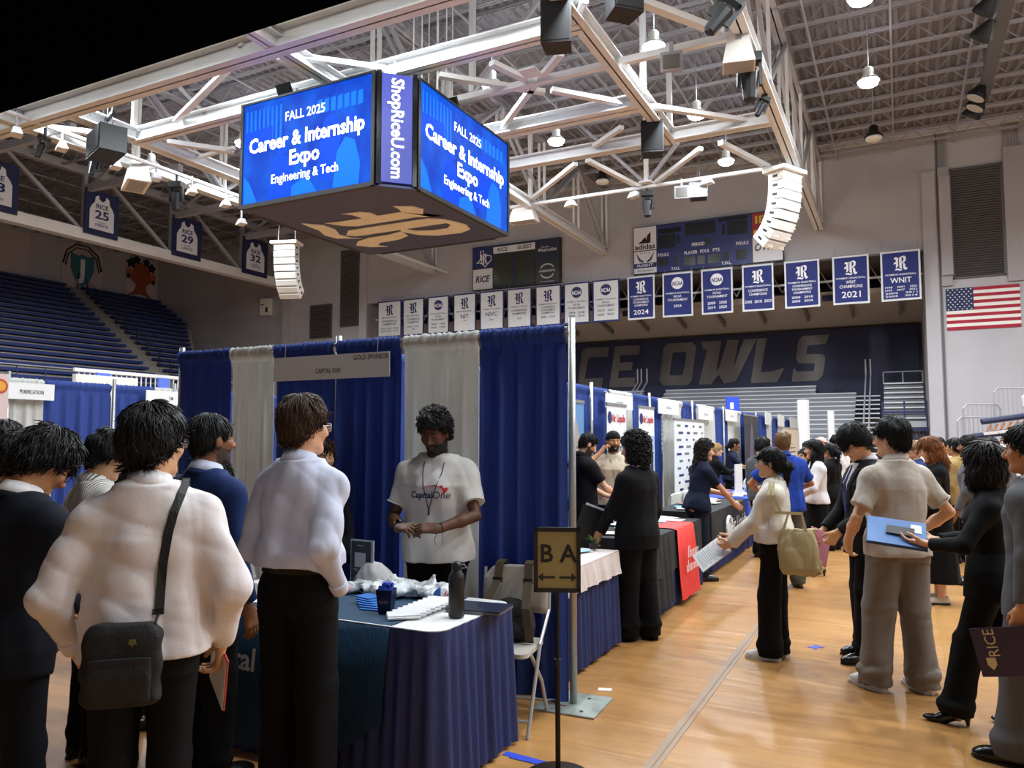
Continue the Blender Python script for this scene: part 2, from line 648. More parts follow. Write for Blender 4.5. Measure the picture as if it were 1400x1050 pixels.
class Person:
 def __init__(s, label, px, D, ytop, face, skin='tan', female=False, build=1.0, hair=None, lean=0.0, yaw=0.0,
                 pitch=0.0, roll=0.0, arms=None, feet=None, res=1.0, hthick=0.02, seed=1, H=None, drop=0.0, at=None, twist=0.0, cat='person', beard=None, bare=False):
  s.eyes = pitch < 12
  s.fr = 1.0 if bare else 0.74
  s.bd = beard
  if at == 'feet':
   p = atz(px, D, 0)
  elif at is not None and at[0] == 'X':
   p = atX(px, 601, at[1])
  elif at is not None and at[0] == 'Y':
   p = atY(px, 601, at[1])
  else:
   p = atD(px, 600, D)
  s.pos = np.array([p[0], p[1], 0.0])
  D = float((np.array([p[0], p[1], CAMH]) - C_) @ F_)
  s.D = D
  ztop = atD(px, ytop, D)[2]
  s.H = H or (ztop - hthick + drop)
  s.s = s.H / 1.75
  s.res = res
  s.seed = seed
  s.rng = np.random.RandomState(seed)
  s.fem = female
  s.b = build
  vd = math.atan2(s.pos[0], s.pos[1])
  s.rz = -(vd + math.radians(face))
  k = s.s
  s.sw = (0.142 if female else 0.166) * k * build ** 0.6
  s.P = np.array([0, 0, 0.97 * k])
  s.LR = rotz(math.radians(-twist)) @ rotx(-math.radians(lean))
  s.neck = s.up((0, -0.012, 1.47))
  Rh = rotz(-math.radians(yaw)) @ rotx(-math.radians(pitch)) @ roty(math.radians(roll)) @ np.eye(3)
  s.Rh = rotz(math.radians(-twist)) @ rotx(-math.radians(lean * 0.6)) @ Rh
  piv = s.up((0, 0.005, 1.535))
  s.hc = piv + s.Rh @ (np.array([0, 0.012, 0.09]) * k)
  sk = SKINS[skin]
  s.mskin = mat('skin_' + skin, sk, rough=0.5, bump=0.12, bscale=220, var=0.06, vscale=25, spec=0.4)
  r_, g_, b_ = [int(sk[i:i + 2], 16) for i in (0, 2, 4)]
  s.mlip = mat('lip_' + skin, '%02x%02x%02x' % (int(r_ * .82), int(g_ * .6), int(b_ * .6)), rough=0.4)
  s.arm = {}
  arms = arms or {}
  for sd in (-1, 1):
   a = dict(w=(sd * 0.25, 0.05, 0.83), pole=(sd * 0.5, -1, 0), palm=(-sd, 0, 0), curl=0.35)
   a.update(arms.get(sd, {}))
   sh = s.up((sd * s.sw / k, -0.01, 1.372))
   w = np.array(a['w'], float) * k
   u1, u2 = 0.29 * k, 0.26 * k
   d = w - sh
   L = np.linalg.norm(d)
   if L > (u1 + u2) * 0.995:
    d = d / L * (u1 + u2) * 0.995
    w = sh + d
    L = np.linalg.norm(d)
   e1 = d / L
   pl = np.array(a['pole'], float)
   pl = nrm(pl - e1 * (pl @ e1))
   ca = (u1 * u1 + L * L - u2 * u2) / (2 * u1 * L)
   ca = max(-1, min(1, ca))
   el = sh + e1 * u1 * ca + pl * u1 * math.sqrt(1 - ca * ca)
   fd = nrm(w - el)
   hd = nrm(a.get('hd', fd))
   pn = np.array(a['palm'], float)
   pn = nrm(pn - hd * (pn @ hd))
   s.arm[sd] = dict(sh=sh, el=el, w=w, fd=fd, hd=hd, pn=pn, curl=a['curl'], sp=a.get('spread', 0.12), th=a.get('thumb', 0.5), hide=a.get('hide', False))
  feet = feet or {}
  s.leg = {}
  hw = (0.088 if not female else 0.09) * k * build ** 0.5
  for sd in (-1, 1):
   f = feet.get(sd, (sd * 0.10, 0.0, 8))
   an = np.array([f[0] * k, f[1] * k, 0.075 * k])
   hip = np.array([sd * hw, 0, 0.93 * k])
   kn = (hip + an) / 2 + np.array([0, 0.022 * k, 0.03 * k])
   s.leg[sd] = dict(hip=hip, kn=kn, an=an, toe=rotz(-math.radians(sd * f[2])) @ np.array([0, 1, 0]))
  s.mats = [s.mskin, s.mlip, mat('eye_white', 'd8d2c8', rough=0.25), mat('iris_dark', '1c120c', rough=0.2)]
  s.label = label
  s.body()
  tag(s.o, label, cat)
  if hair:
   s.hair(**hair)

 # lean transform of an upper body point given in 1.75 m units
 def up(s, p):
  p = np.array(p, float) * s.s
  return s.P + s.LR @ (p - s.P)

 def hp(s, p):
  return s.hc + s.Rh @ (np.array(p, float) * s.s)

 def torso(s, off=0.0, z0=0.86, z1=1.52, hem=0.0, waist=0.0):
  k = s.s
  if s.fem:
   st = [(0.80, .165, .115, 0), (0.90, .172, .122, -.008), (0.98, .165, .115, -.005), (1.09, .128, .095, 0), (1.20, .138, .108, .008), (1.29, .150, .118, .012), (1.37, .140, .092, -.004), (1.42, .105, .072, -.012), (1.47, .066, .060, -.012), (1.52, .052, .054, -.012)]
  else:
   st = [(0.80, .160, .115, 0), (0.90, .166, .122, -.005), (0.98, .163, .118, -.003), (1.09, .150, .108, 0), (1.20, .158, .113, .004), (1.30, .172, .120, .006), (1.37, .162, .100, -.004), (1.42, .122, .080, -.012), (1.47, .078, .066, -.012), (1.52, .058, .058, -.012)]
  st = np.array(st)
  bw = s.b
  zs = sorted(set([z0] + [z for z in st[:, 0] if z0 < z < z1] + [z1]))
  out = []
  for z in zs:
   rx = np.interp(z, st[:, 0], st[:, 1]) * bw
   ry = np.interp(z, st[:, 0], st[:, 2]) * bw
   cy = np.interp(z, st[:, 0], st[:, 3])
   g = hem * max(0, min(1, (1.15 - z) / 0.3)) + waist * math.exp(-((z - 1.08) / 0.07) ** 2)
   out.append((z * k, (rx + off + g) * k, (ry + off + g * 0.8) * k, cy * k))
  return out

 def hand(s, Fd, sd):
  k = s.s
  A = s.arm[sd]
  w, hd, pn = A['w'], A['hd'], A['pn']
  lat = np.cross(hd, pn) * (1 if sd > 0 else -1)   # towards the thumb
  # thumb side: for a right hand (sd=1) hd x pn with palm inward points forward/up
  lat = -lat if s.flip(sd, hd, pn, lat) else lat
  fr = lambda a, b, c: w + k * (hd * a + lat * b + pn * c)
  Fd.op(cone(A['w'] - A['fd'] * 0.03 * k, fr(0.025, 0, 0), .026 * k, .027 * k, pn, .72), .02)
  for b in (-.026, -.009, .009, .026):
   Fd.op(cone(fr(.015, b * .7, 0), fr(.088, b, .002), .0150 * k, .0125 * k), .014)
  Ls = {-.030: (.030, .020, .016), -.0105: (.038, .025, .019), .0105: (.041, .028, .020), .030: (.037, .024, .018)}
  for i, (b, L) in enumerate(Ls.items()):
   b0 = b * 0.93
   sp = A['sp'] * b / 0.03
   p = fr(.086 - abs(b) * .15, b0, 0)
   ang = 0.0
   c = A['curl'] * (1.0 + 0.12 * (i == 0) - 0.1 * (i == 3))
   r = [.0098, .0088, .0080, .0068]
   if i == 0:
    r = [q * .88 for q in r]
   for j in range(3):
    ang += c * (0.85, 1.1, 0.7)[j]
    dv = (hd * math.cos(ang) + pn * math.sin(ang)) + lat * sp * 0.35
    q = p + nrm(dv) * L[j] * k
    Fd.op(cone(p, q, r[j] * k, r[j + 1] * k), .0035)
    p = q
  t0 = fr(.022, .026, .006)
  o = A['th']
  d1 = nrm(hd * .72 + lat * (.25 + .6 * o) + pn * .45)
  p1 = t0 + d1 * .042 * k
  d2 = nrm(hd * .85 + lat * (.35 * o) + pn * (.35 + .25 * A['curl']))
  p2 = p1 + d2 * .032 * k
  d3 = nrm(hd * .9 + lat * (.1 * o) + pn * (.2 + .5 * A['curl']))
  p3 = p2 + d3 * .024 * k
  Fd.op(cone(t0, p1, .0165 * k, .0115 * k), .014)
  Fd.op(cone(p1, p2, .0110 * k, .0098 * k), .005)
  Fd.op(cone(p2, p3, .0098 * k, .0078 * k), .004)

 def flip(s, sd, hd, pn, lat):
  # anatomical handedness: right hand: fingers x palm-normal = -thumb? checked with hanging hand (hd=-z, palm inward, thumb forward)
  ref = np.cross(np.array([0, 0, -1.0]), np.array([-sd, 0, 0.0])) * (1 if sd > 0 else -1)
  return ref[1] < 0

 def body(s):
  k = s.s
  parts = []
  # hidden trunk and limbs, coarse but one closed surface up to the neck
  h = 0.022
  pts = [s.leg[-1]['an'], s.leg[1]['an'], s.arm[-1]['el'], s.arm[1]['el'], s.arm[-1]['sh'], s.arm[1]['sh'], s.neck, s.P]
  pts = np.array(pts)
  lo = pts.min(0) - .2
  lo[2] = -0.02
  hi = pts.max(0) + .2
  Fd = Field(lo, hi, h)
  tor = s.torso(0, 0.84, 1.50)
  Fd.op(loft(tor, s.P, s.LR), .03)
  for sd in (-1, 1):
   A, L = s.arm[sd], s.leg[sd]
   Fd.op(cone(A['sh'], A['el'], .047 * k, .036 * k), .04)
   Fd.op(cone(L['hip'], L['kn'], .082 * k * s.b, .054 * k), .03)
   Fd.op(cone(L['kn'], L['kn'] * .55 + L['an'] * .45 + np.array([0, -.012 * k, 0]), .052 * k, .052 * k), .02)
   Fd.op(cone(L['kn'] * .5 + L['an'] * .5 + np.array([0, -.012 * k, 0]), L['an'], .05 * k, .036 * k), .02)
   Fd.op(cone(L['an'] - np.array([0, 0, .02 * k]), L['an'] + L['toe'] * .13 * k - np.array([0, 0, .045 * k]), .033 * k, .022 * k), .02)
  parts.append((*Fd.mesh(), None))
  # forearms and hands
  for sd in (-1, 1):
   A = s.arm[sd]
   if A['hide']:
    continue
   pts = np.array([A['el'], A['w'], A['w'] + A['hd'] * .19 * k])
   fl, fh = pts.min(0) - .07 * k, pts.max(0) + .07 * k
   Fa = Field(fl, fh, 0.0048 * s.res)
   m = A['el'] * .6 + A['w'] * .4
   Fa.op(cone(A['el'], m, .036 * k * s.fr, .037 * k * s.fr), .02)
   Fa.op(cone(m, A['w'], .036 * k * s.fr, .0255 * k * (.5 + .5 * s.fr)), .02)
   s.hand(Fa, sd)
   parts.append((*Fa.mesh(), None))
  # head and neck
  T = lambda p: s.hp(p)
  hl = np.array([s.hc, s.neck]).min(0) - .15 * k
  hh = np.array([s.hc, s.neck]).max(0) + .15 * k
  hl[2] = s.neck[2] - .03 * k
  Fh = Field(hl, hh, 0.0058 * s.res)
  R = s.Rh
  E = lambda c, r, kk=.02: Fh.op(ell(T(c), np.array(r) * k, R), kk)
  Cn = lambda a, b, ra, rb, kk=.012: Fh.op(cone(T(a), T(b), ra * k, rb * k), kk)
  jw = 0.94 if s.fem else 1.0
  E((0, -.012, .032), (.076, .094, .086))
  E((0, .022, -.020), (.066 * jw, .074, .088), .03)
  Cn((-.042 * jw, .0, -.062), (-.016, .062, -.092), .022, .018, .03)
  Cn((.042 * jw, .0, -.062), (.016, .062, -.092), .022, .018, .03)
  E((0, .070, -.098), (.022 * jw, .018, .017), .025)
  for sd in (-1, 1):
   E((sd * .040, .062, -.018), (.024, .024, .026), .025)
   Cn((sd * .014, .087, .024), (sd * .046, .072, .026), .009, .008, .012)
   E((sd * .080, -.008, -.008), (.009, .019, .031), .008)
   E((sd * .077, .004, -.012), (.008, .010, .018), .008)
  Cn((0, .088, .018), (0, .111, -.026), .0085, .0125, .012)
  Cn((0, .111, -.026), (0, .096, -.034), .0125, .011, .008)
  for sd in (-1, 1):
   E((sd * .013, .097, -.031), (.0095, .011, .0085), .006)
   Fh.op(ell(T((sd * .032, .096, .003)), np.array((.018, .018, .011)) * k, R), .012, 's')
  E((0, .084, -.0545), (.021, .011, .0062), .006)
  E((0, .082, -.0655), (.018, .011, .0066), .005)
  for sd in (-1, 1):
   E((sd * .032, .0765, .002), (.0145, .0135, .0125), .006)
  a0 = T((0, -.022, -.03))
  Fh.op(cone(a0, s.neck, .054 * k * (0.88 if s.fem else 1) * s.b ** .4, .062 * k * (0.86 if s.fem else 1) * s.b ** .4), .03)
  P, Q = Fh.mesh()
  L = (P - s.hc) @ s.Rh / k
  fc = L[Q].mean(1)
  mi = np.zeros(len(Q), np.int32)
  lip = (np.abs(fc[:, 0]) < .021) & (fc[:, 1] > .082) & (fc[:, 2] > -.071) & (fc[:, 2] < -.050) & (((fc[:, 0] / .021) ** 2 + ((fc[:, 2] + .060) / .0105) ** 2) < 1)
  if s.bd:
   bl = (fc[:, 2] < np.interp(fc[:, 1], [-.02, .02, .05, .075, .10], [-.02, -.034, -.046, -.044, -.040])) & (fc[:, 1] > -.008) & (fc[:, 2] > -.122)
   bl &= ~((np.abs(fc[:, 0]) < .010) & (fc[:, 2] > -.084) & (fc[:, 2] < -.072) & (fc[:, 1] > .07))
   mi[bl] = 4
   s.mats.append(mat('beard_' + s.bd, HAIRC[s.bd], rough=0.75, bump=0.8, bscale=160))
  mi[lip] = 1
  parts.append((P, Q, mi))
  # eyes
  for sd in (-1, 1) if s.eyes else ():
   e = MB().sphere((0, 0, 0), (.0122, .0090, .0062), 12, 9)
   Pv = np.array(e.v)
   Pv = (Pv + np.array([sd * .032, .0815, .0010])) * k @ s.Rh.T + s.hc
   qs, ms = [], []
   for f in e.f:
    f = list(f)
    if len(f) == 3:
     f = f + [f[-1]]
    c = np.mean([e.v[i] for i in f], 0)
    qs.append(f)
    ms.append(3 if (c[0] ** 2 < .0058 ** 2 and c[1] > 0) else 2)
   good = [i for i, f in enumerate(qs) if len(set(f)) == 4]
   parts.append((Pv, np.array([qs[i] for i in good]), np.array([ms[i] for i in good])))
  VP, VQ, VM = [], [], []
  o = 0
  for P, Q, mi in parts:
   if len(P) == 0:
    continue
   VP.append(P)
   VQ.append(np.asarray(Q) + o)
   VM.append(np.zeros(len(Q), np.int32) if mi is None else mi)
   o += len(P)
  me = mesh_np('person', np.concatenate(VP), np.concatenate(VQ), s.mats, np.concatenate(VM))
  s.o = bpy.data.objects.new('person', me)
  col.objects.link(s.o)
  s.o.location = s.pos
  s.o.rotation_euler = (0, 0, s.rz)

 def w2l(s, p):
  c, n = math.cos(-s.rz), math.sin(-s.rz)
  d = np.array(p) - s.pos
  return np.array([c * d[0] - n * d[1], n * d[0] + c * d[1], d[2]])

 def l2w(s, p):
  c, n = math.cos(s.rz), math.sin(s.rz)
  return np.array([c * p[0] - n * p[1] + s.pos[0], n * p[0] + c * p[1] + s.pos[1], p[2]])

 def part(s, name, P, Q, mats, mi=None, label=None, parent=None):
  me = mesh_np(name, P, Q, mats if isinstance(mats, list) else [mats], mi)
  o = bpy.data.objects.new(name, me)
  col.objects.link(o)
  o.parent = parent or s.o
  if label:
   o['label'] = label
  return o

 def mbpart(s, mb, name, m, smooth=True, label=None, parent=None):
  o = mb.build(name, m, parent or s.o, smooth)
  if label:
   o['label'] = label
  return o

 # ---- hair
 def hair(s, color='black', style='short', vol=0.022, line=None, curl=0.0, locks=160, extra=None, cut=None, fringe=0.0, rough=0.5, ltail=None, lw=1.0, back=0.0):
  k = s.s
  m = mat('hair_' + color, HAIRC[color], rough=rough, bump=0.25, bscale=60, stretch=(3, 3, 0.6), var=0.35, vscale=30, spec=0.3)
  R = s.Rh
  ex = 0.36 * k if style == 'long' else 0.2 * k
  lo = s.hc - np.array([.17, .19, ex + .12 * k]) * 1.0
  hi = s.hc + np.array([.17, .19, .19]) * 1.0
  h = 0.0075 * max(1.0, s.res * .8)
  Fd = Field(lo, hi, h)
  Fd.op(ell(s.hp((0, -.014 - back * .3, .034 + vol * .4)), np.array((.073 + vol * .75, .090 + vol * .9 + back * .3, .082 + vol)) * k, R), .02)
  Fd.op(ell(s.hp((0, -.035, -.01)), np.array((.066 + vol * .6, .066 + vol * .8, .08)) * k, R), .03)
  line = line or [(-.14, -.072), (-.06, -.066), (-.025, -.030), (.005, .004), (.04, .018), (.062, .050), (.085, .066 - fringe), (.14, .075 - fringe)]
  line = np.array(line)

  def hcut(X, Y, Z):
   px, py, pz = X - s.hc[0], Y - s.hc[1], Z - s.hc[2]
   ly = (R[0][1] * px + R[1][1] * py + R[2][1] * pz) / k
   lz = (R[0][2] * px + R[1][2] * py + R[2][2] * pz) / k
   lx = (R[0][0] * px + R[1][0] * py + R[2][0] * pz) / k
   zl = np.interp(ly, line[:, 0], line[:, 1]) + .006 * np.sin(lx * 210 + ly * 90)
   return ((zl - lz) * .8 * k).astype(np.float32)
  Fd.cut(hcut)
  if extra:
   for e in extra:
    e = list(e)
    if e[0] == 'e':
     Fd.op(ell(s.hp(e[1]), np.array(e[2]) * k, R), e[3] if len(e) > 3 else .03)
    elif e[0] == 'c':
     Fd.op(cone(s.hp(e[1]), s.hp(e[2]), e[3] * k, e[4] * k), .02)
    elif e[0] == 's':
     Fd.op(ell(s.hp(e[1]), np.array(e[2]) * k, R), .015, 's')
  if curl:
   Fd.disp(folds(s.seed + 5, curl, 85, (1, 1, 1)))
  else:
   Fd.disp(folds(s.seed + 5, .004, 60, (1, 1, .4)))
  P, Q = Fd.mesh()
  if len(P) < 10:
   return
  o = s.part('hair', P, Q, m)
  s.hairo = o
  # locks
  me = o.data
  nv = len(P)
  N = np.zeros(nv * 3, np.float32)
  me.vertices.foreach_get('normal', N) if hasattr(me.vertices[0], 'normal') else None
  N = N.reshape(-1, 3)
  mb = MB()
  rs = s.rng
  crown = s.hp((0, -.03, .13))
  if curl < .006:
   locks = int(locks * 2.4)
   lw = lw * .62
  for i in rs.choice(nv, min(nv, locks)):
   p, n = P[i], N[i]
   Lh = (p - s.hc) @ s.Rh / k
   if curl >= .006:
    ax = nrm(n + rs.normal(size=3) * .6)
    u = nrm(np.cross(ax, [0.3, .2, 1]))
    v = np.cross(ax, u)
    rr = (.006 + .006 * rs.rand()) * lw
    pts = [p - n * .006 + ax * (.0035 * t) + (u * math.cos(t * 1.3) + v * math.sin(t * 1.3)) * rr for t in range(6)]
    mb.tube(pts, [.0032 * lw, .0036 * lw, .0036 * lw, .0034 * lw, .003 * lw, .001], 4)
   else:
    g = (p - crown)
    g = g - n * (g @ n)
    g = nrm(nrm(g) + np.array([0, 0, -.6]) + rs.normal(size=3) * .35)
    L = (.032 + .03 * rs.rand()) * (1.4 if style == 'long' else 1)
    pts = []
    q = p + n * .001
    for t in range(4):
     pts.append(q + n * (.004 * math.sin(t * 1.1)) - n * .0015 * t)
     g2 = g - n * (g @ n)
     q = q + nrm(g2) * L / 3
    mb.tube(pts, [.003 * lw, .0055 * lw, .0045 * lw, .0008], 4, cap=False)
  if mb.v:
   s.mbpart(mb, 'hair_locks', m, parent=o)['kind'] = 'stuff'
  # eyebrows
  for sd in (-1, 1):
   eb = MB()
   eb.tube([s.hp((sd * .013, .0945, .0235)), s.hp((sd * .030, .0915, .0290)), s.hp((sd * .047, .076, .0255))], [.0034 * k, .0036 * k, .0016 * k], 5)
   s.mbpart(eb, 'eyebrow', m)

 def glasses(s, color='181818', metal=False):
  k = s.s
  mb = MB()
  for sd in (-1, 1):
   ring = []
   for t in range(14):
    a = 2 * math.pi * t / 14
    x = .0255 * math.copysign(abs(math.cos(a)) ** .7, math.cos(a))
    z = .0195 * math.copysign(abs(math.sin(a)) ** .7, math.sin(a))
    ring.append(s.hp((sd * .0345 + x, .1065 - abs(sd * .0345 + x) * .12, .002 + z)))
   mb.tube(ring, .0018 * k, 5, closed=True)
   mb.tube([s.hp((sd * .060, .099, .010)), s.hp((sd * .078, .06, .010)), s.hp((sd * .083, .0, .006)), s.hp((sd * .083, -.018, -.012))], .0018 * k, 5)
  mb.tube([s.hp((-.009, .1055, .006)), s.hp((0, .110, .009)), s.hp((.009, .1055, .006))], .0016 * k, 5)
  g = s.mbpart(mb, 'eyeglasses', mat('glasses_' + color, color, rough=0.3, metal=0.9 if metal else 0.0))
  ml = mat('lens_glass', 'c8d4e8', rough=0.08, alpha=0.22, spec=0.8)
  for sd in (-1, 1):
   lens = MB()
   pts = []
   for t in range(14):
    a = 2 * math.pi * t / 14
    x = .0245 * math.copysign(abs(math.cos(a)) ** .7, math.cos(a))
    z = .0185 * math.copysign(abs(math.sin(a)) ** .7, math.sin(a))
    pts.append((sd * .0345 + x, .002 + z))
   V = [s.hp((x, .1065 - abs(x) * .12, z)) for x, z in pts] + [s.hp((x, .1050 - abs(x) * .12, z)) for x, z in pts]
   n = 14
   lens.add(V, [tuple(range(n))[::-1], tuple(range(n, 2 * n))] + [(i, (i + 1) % n, (i + 1) % n + n, i + n) for i in range(n)])
   s.mbpart(lens, 'lens', ml, False, parent=g)

 # ---- clothing
 def top(s, kind='shirt', m=None, name=None, off=0.020, hem=0.94, sleeve='long', amp=0.007, loose=0.0, vol=1.0, collar=True, seedo=0, zneck=1.475, hemg=0.02, waist=0.0, cuffm=None):
  k = s.s
  name = name or {'shirt': 'shirt', 'tee': 't_shirt', 'polo': 'polo_shirt', 'suit': 'jacket'}[kind]
  pts = [s.arm[a][q] for a in (-1, 1) for q in ('sh', 'el', 'w')] + [s.neck, s.up((0, 0, hem))]
  pts = np.array(pts)
  lo, hi = pts.min(0) - .15 * k, pts.max(0) + .15 * k
  xr = s.up((0, 0, hem))
  lo = np.minimum(lo, xr - np.array([.30, .28, .06]))
  hi = np.maximum(hi, xr + np.array([.30, .28, .0]))
  Fd = Field(lo, hi, 0.0105 * s.res)
  Fd.op(loft(s.torso(off + loose, hem, zneck, hemg, waist), s.P, s.LR, 2.3), .03)
  sh_r = (.066 if not s.fem else .056) * vol * (1.08 if kind == 'suit' else 1)
  for sd in (-1, 1):
   A = s.arm[sd]
   inner = s.up((sd * .04, -.018, 1.448))
   Fd.op(cone(inner, A['sh'] + np.array([0, 0, .002 * k]), .034 * k, sh_r * .86 * k), .075)
   if sleeve == 'long':
    cuff = A['w'] - A['fd'] * (.012 if kind != 'suit' else .028) * k
    Fd.op(cone(A['sh'], A['el'], sh_r * k, sh_r * .80 * k), .045)
    Fd.op(cone(A['el'], cuff, sh_r * .80 * k, (.043 if kind == 'suit' else .038) * vol * k, clip=True), .025)
   elif sleeve == 'short':
    d = A['el'] - A['sh']
    Fd.op(cone(A['sh'], A['sh'] + d * .72, sh_r * k, sh_r * .92 * k, clip=True), .045)
   elif sleeve == 'half':
    Fd.op(cone(A['sh'], A['el'], sh_r * k, sh_r * .80 * k), .045)
    Fd.op(cone(A['el'], A['el'] + A['fd'] * .07 * k, sh_r * .80 * k, sh_r * .74 * k, clip=True), .03)
  V0 = Fd.V.copy()
  fm = folds(s.seed + 11 + seedo, amp, 20, (1.0, 1.0, .5))
  f2 = folds(s.seed + 31 + seedo, amp * .45, 15, (1, 1, .7), True)
  Fd.disp(lambda X, Y, Z: fm(X, Y, Z) + f2(X, Y, Z))
  up = s.LR[:, 2]
  zc = s.up((0, 0, hem))
  fw = folds(s.seed + 3, .006, 14, (1, 1, 0))

  def hemcut(X, Y, Z):
   return ((zc[0] - X) * up[0] + (zc[1] - Y) * up[1] + (zc[2] - Z) * up[2] + fw(X, Y, Z)) * 1.0 + 0 * X
  # only the trunk is cut at the hem; sleeves may hang lower
  X, Y, Z = Fd.full()
  if True:
   c = hemcut(X, Y, Z)
   rx = (s.torso(off + loose + hemg, hem, zneck)[0][1]) + .035 * k
   ry = (s.torso(off + loose + hemg, hem, zneck)[0][2]) + .035 * k
   ins = ((X - zc[0]) / rx) ** 2 + ((Y - zc[1]) / ry) ** 2 < 1.0
   arm = np.full(Fd.V.shape, 1.0, np.float32)
   Fa = Field(lo, hi, 0.0105 * s.res)
   for sd in (-1, 1):
    A = s.arm[sd]
    if sleeve == 'long':
     Fa.op(cone(A['sh'], A['el'], sh_r * k, sh_r * .85 * k), .01)
     Fa.op(cone(A['el'], A['w'] - A['fd'] * .012 * k, sh_r * .85 * k, .05 * vol * k), .01)
   Fd.V = np.where(ins & (Fa.V > .03), np.maximum(Fd.V, c), Fd.V).astype(np.float32)
  P, Q = Fd.mesh()
  o = s.part(name, P, Q, m)
  s.topo = o
  s.topf = (Fd, V0)
  if collar:
   s.collar(m if kind != 'suit' else m, o, stand=kind)
  if sleeve in ('short',):
   for sd in (-1, 1):
    A = s.arm[sd]
    d = A['el'] - A['sh']
    mb = MB()
    e = A['sh'] + d * .715
    u = nrm(np.cross(nrm(d), [0.2, 1, .1]))
    v = np.cross(nrm(d), u)
    ringp = [e + (u * math.cos(t * math.pi / 8) + v * math.sin(t * math.pi / 8)) * sh_r * .925 * k for t in range(16)]
    mb.tube(ringp, .005 * k, 5, closed=True)
    s.mbpart(mb, 'sleeve_hem', cuffm or m, parent=o)
  if sleeve == 'long' and kind == 'shirt':
   for sd in (-1, 1):
    A = s.arm[sd]
    mb = MB()
    a = A['w'] - A['fd'] * .055 * k
    b = A['w'] - A['fd'] * .002 * k
    mb.tube([a, a + (b - a) * .05, b - (b - a) * .05, b], [.038 * vol * k, .041 * vol * k, .038 * vol * k, .036 * vol * k], 14)
    s.mbpart(mb, 'cuff', m, parent=o)
  return o

 def bvh(s, o=None):
  me = (o or s.topo).data
  return BVHTree.FromPolygons([v.co for v in me.vertices], [p.vertices for p in me.polygons])

 def collar(s, m, parent, stand='shirt'):
  k = s.s
  n0 = s.up((0, -.012, 1.475))
  ax = nrm(s.up((0, .012, 1.55)) - n0)
  xx = nrm(np.cross(ax, s.LR @ np.array([0, 1, 0])) * -1)
  xx = nrm(s.LR @ np.array([1.0, 0, 0]))
  yy = np.cross(ax, xx)
  w = (0.9 if s.fem else 1.0) * s.b ** .3
  if stand == 'suit':
   prof = [(.070, -.035), (.069, .012), (.076, .017), (.094, -.022), (.094, -.036)]
  elif stand == 'crew':
   prof = [(.070, -.012), (.068, .006), (.075, .008), (.079, -.008)]
  else:
   prof = [(.068, -.03), (.066, .036), (.073, .041), (.088, -.006), (.083, -.012)]
  n = 26
  V, Fc = [], []
  gap = .22 if stand != 'crew' else 0.0
  closed = stand == 'crew'
  for i in range(n + (0 if closed else 1)):
   a = math.pi / 2 + gap + (2 * math.pi - 2 * gap) * i / n
   fr = max(0, math.sin(a))
   for (r, z) in prof:
    rr = r * w * (1 + .03 * math.sin(3 * a))
    zz = z - .030 * fr ** 2 + (-.012 * fr ** 6 if r > .08 else 0)
    V.append(n0 + (xx * math.cos(a) * rr * .98 + yy * math.sin(a) * rr * 1.02 + ax * zz) * k)
  q = len(prof)
  N = n + (0 if closed else 1)
  for i in range(n):
   j = (i + 1) % N
   for t in range(q):
    t2 = (t + 1) % q
    Fc.append((i * q + t, j * q + t, j * q + t2, i * q + t2))
  mb = MB().add(V, Fc)
  if not closed:
   mb.f.append(tuple(range(q)))
   mb.f.append(tuple(n * q + t for t in range(q))[::-1])
   mb.mi += [0, 0]
  s.mbpart(mb, 'collar', m, parent=parent)

 def front(s, name, m, infl, region, parent=None, label=None):
  """a raised piece following the front of the top: region(lx,lz) < 0 inside"""
  Fd, V0 = s.topf
  k = s.s
  X, Y, Z = Fd.full()
  Ri = s.LR
  px, py, pz = X - s.P[0], Y - s.P[1], Z - s.P[2]
  lx = (Ri[0][0] * px + Ri[1][0] * py + Ri[2][0] * pz) / k
  ly = (Ri[0][1] * px + Ri[1][1] * py + Ri[2][1] * pz) / k
  lz = (Ri[0][2] * px + Ri[1][2] * py + Ri[2][2] * pz + s.P[2]) / k
  G = Field(Fd.lo, Fd.lo + Fd.h * (Fd.n - 1), Fd.h)
  V = np.maximum(np.abs(Fd.V + .004) - infl - .004, region(lx, lz) * k + 0 * ly)
  G.V = np.maximum(V, (.02 - ly) * k).astype(np.float32)[:Fd.n[0], :Fd.n[1], :Fd.n[2]]
  P, Q = G.mesh()
  if len(P):
   return s.part(name, P, Q, m, parent=parent or s.topo, label=label)

 def suit_front(s, shirt_m, tie_m=None, vz=1.16, lapel_m=None):
  tri = lambda lx, lz: np.maximum(vz - lz, np.abs(lx) - .075 * np.clip((lz - vz) / (1.47 - vz), 0, 1) - .002 + np.maximum(0, lz - 1.46) * 9)
  s.front('shirt_front', shirt_m, .006, tri)
  if tie_m:
   s.front('necktie', tie_m, .011, lambda lx, lz: np.maximum(np.maximum(np.abs(lx) - .022 - .03 * np.clip(1.43 - lz, 0, .3), lz - 1.445), vz - .05 - lz))
  if lapel_m:
   lap = lambda lx, lz: np.maximum(np.maximum(np.abs(np.abs(lx) - .078 * np.clip((lz - vz) / (1.47 - vz), 0, 1) - .026) - .026, lz - 1.42), vz - lz)
   s.front('lapels', lapel_m, .010, lap)

